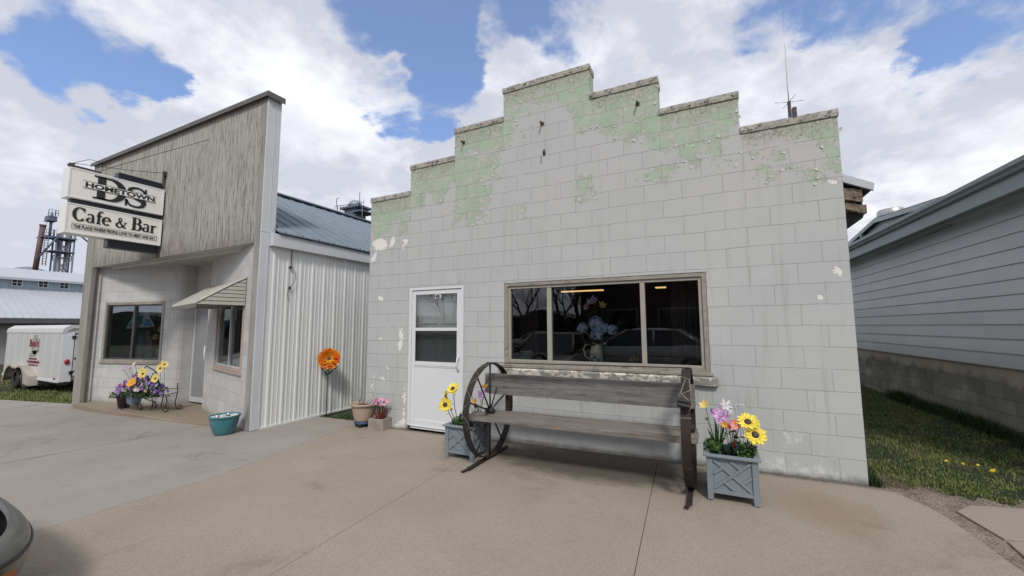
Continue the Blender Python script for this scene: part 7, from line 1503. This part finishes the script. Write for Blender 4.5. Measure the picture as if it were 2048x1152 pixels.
# worn dirt and grit between the pavement, the old slab and the turf
def dirtmat():
    m,nt,b,o=newmat('worn_grit'); v=oc(nt); col=ramp(nt,noise(nt,v,3.5,8,.7),[(.3,(.15,.12,.09)),(.55,(.25,.205,.16)),(.75,(.33,.28,.22))])
    vo=N(nt,'ShaderNodeTexVoronoi',{'Vector':v,'Scale':75.0}); col=mixc(nt,1.0,col,sstep(nt,N(nt,'ShaderNodeSeparateColor',{0:vo.outputs['Color']}).outputs[0],0,1,.68,1.3),'MULTIPLY')
    nt.links.new(col,b.inputs['Base Color']); b.inputs['Roughness'].default_value=.95; bump(nt,b,mth(nt,'ADD',vo.outputs['Distance'],noise(nt,v,30,6,.7)),.8,.01); return m
mb=MB(); xs=list(np.arange(-.02,3.4,.06)); nn=16; vs=[]
for x in xs:
    y1=edgey(x)+.10; y0=-.3 if x<.24 else -3.2
    for k in range(nn+1):
        t=k/nn; y=y0+(y1-y0)*t; vs.append((x,y,gz(x)-.012-.024*max(0,(t-.75)*4)+.004*math.sin(x*31+y*17)*math.sin(y*23)))
mb.add(vs,[(i*(nn+1)+k,(i+1)*(nn+1)+k,(i+1)*(nn+1)+k+1,i*(nn+1)+k+1) for i in range(len(xs)-1) for k in range(nn)]); mb.smooth=True
o=mb.build('dirt',dirtmat()); o['kind']='structure'
# dandelions
for i,(x,y,r,lb) in enumerate(((.97,1.22,.018,'small yellow dandelion, leftmost of the row in the grass'),(1.09,1.20,.018,'yellow dandelion, second from the left in the grass'),(1.22,1.25,.018,'yellow dandelion just left of the biggest one'),(1.25,1.08,.026,'biggest yellow dandelion, nearest in the grass'),(1.30,1.16,.012,'small yellow dandelion right behind the biggest one'))):
    z=terr(x,y); t=thing('dandelion',lb,'flower',(x,y,z)); mb=MB(); r*=.85; petals(mb,(x,y,z+.06),(-.3,-.5,1),r,16,.14,.2); petals(mb,(x,y,z+.064),(-.3,-.7,1),r*.7,12,.14,.5); mb.build('flower_head',F_yel,t); mb=MB(); mb.tube([(x,y,z-.01),(x,y,z+.06)],.0018,5); mb.build('stem',F_lgrn,t)
# leaf litter at the foot of the walls
pts=[]; lt=MB()
for _ in range(900):
    x=random.uniform(-6.0,.0); y=-abs(random.gauss(0,.035))-.004; q=random.uniform(.004,.012); a=random.uniform(0,6.28); p=Vector((x,y,gz(x)+.001)); leaf(lt,p,p+Vector((math.cos(a)*q,math.sin(a)*q,.003)),q*.4)
for _ in range(380):
    a=random.random(); x=.02+1.5*a; y=edgey(x)-random.random()*.28-.02; q=random.uniform(.005,.016); t=random.uniform(0,6.28); p=Vector((x,y,terr(x,y)+.002)); leaf(lt,p,p+Vector((math.cos(t)*q,math.sin(t)*q,.006)),q*.4)
o=lt.build('leaf_litter',fm('brown_litter',(.10,.07,.045),(.16,.12,.08))); o['kind']='stuff'
# a dark band of far woodland across the street, too dense to count
wd=MB()
xs=np.arange(-110,81,.7); hh=[2.6+.5*math.sin(x*.21)+.4*math.sin(x*.83+1)+.3*random.random() for x in xs]
wd.add([(x,-47-.8*math.sin(x*.6),-1) for x in xs]+[(x,-47-.8*math.sin(x*.6),h) for x,h in zip(xs,hh)]+[(x,-56,h) for x,h in zip(xs,hh)],[(i,i+1,len(xs)+i+1,len(xs)+i) for i in range(len(xs)-1)]+[(len(xs)+i,len(xs)+i+1,2*len(xs)+i+1,2*len(xs)+i) for i in range(len(xs)-1)])
for _ in range(9000):
    a=random.uniform(-100,70); q=-45.5-random.random()*4; h=.6+random.random()**.6*2.8; p=Vector((a,q,h-.5)); s=random.uniform(.15,.5)
    leaf(wd,p,p+Vector((random.uniform(-1,1),random.uniform(-.5,.5),random.uniform(-.6,1)))*s,s*.45)
o=wd.build('woodland',fm('far_wood_brown_green',(.035,.035,.022),(.05,.042,.03))); o['kind']='stuff'
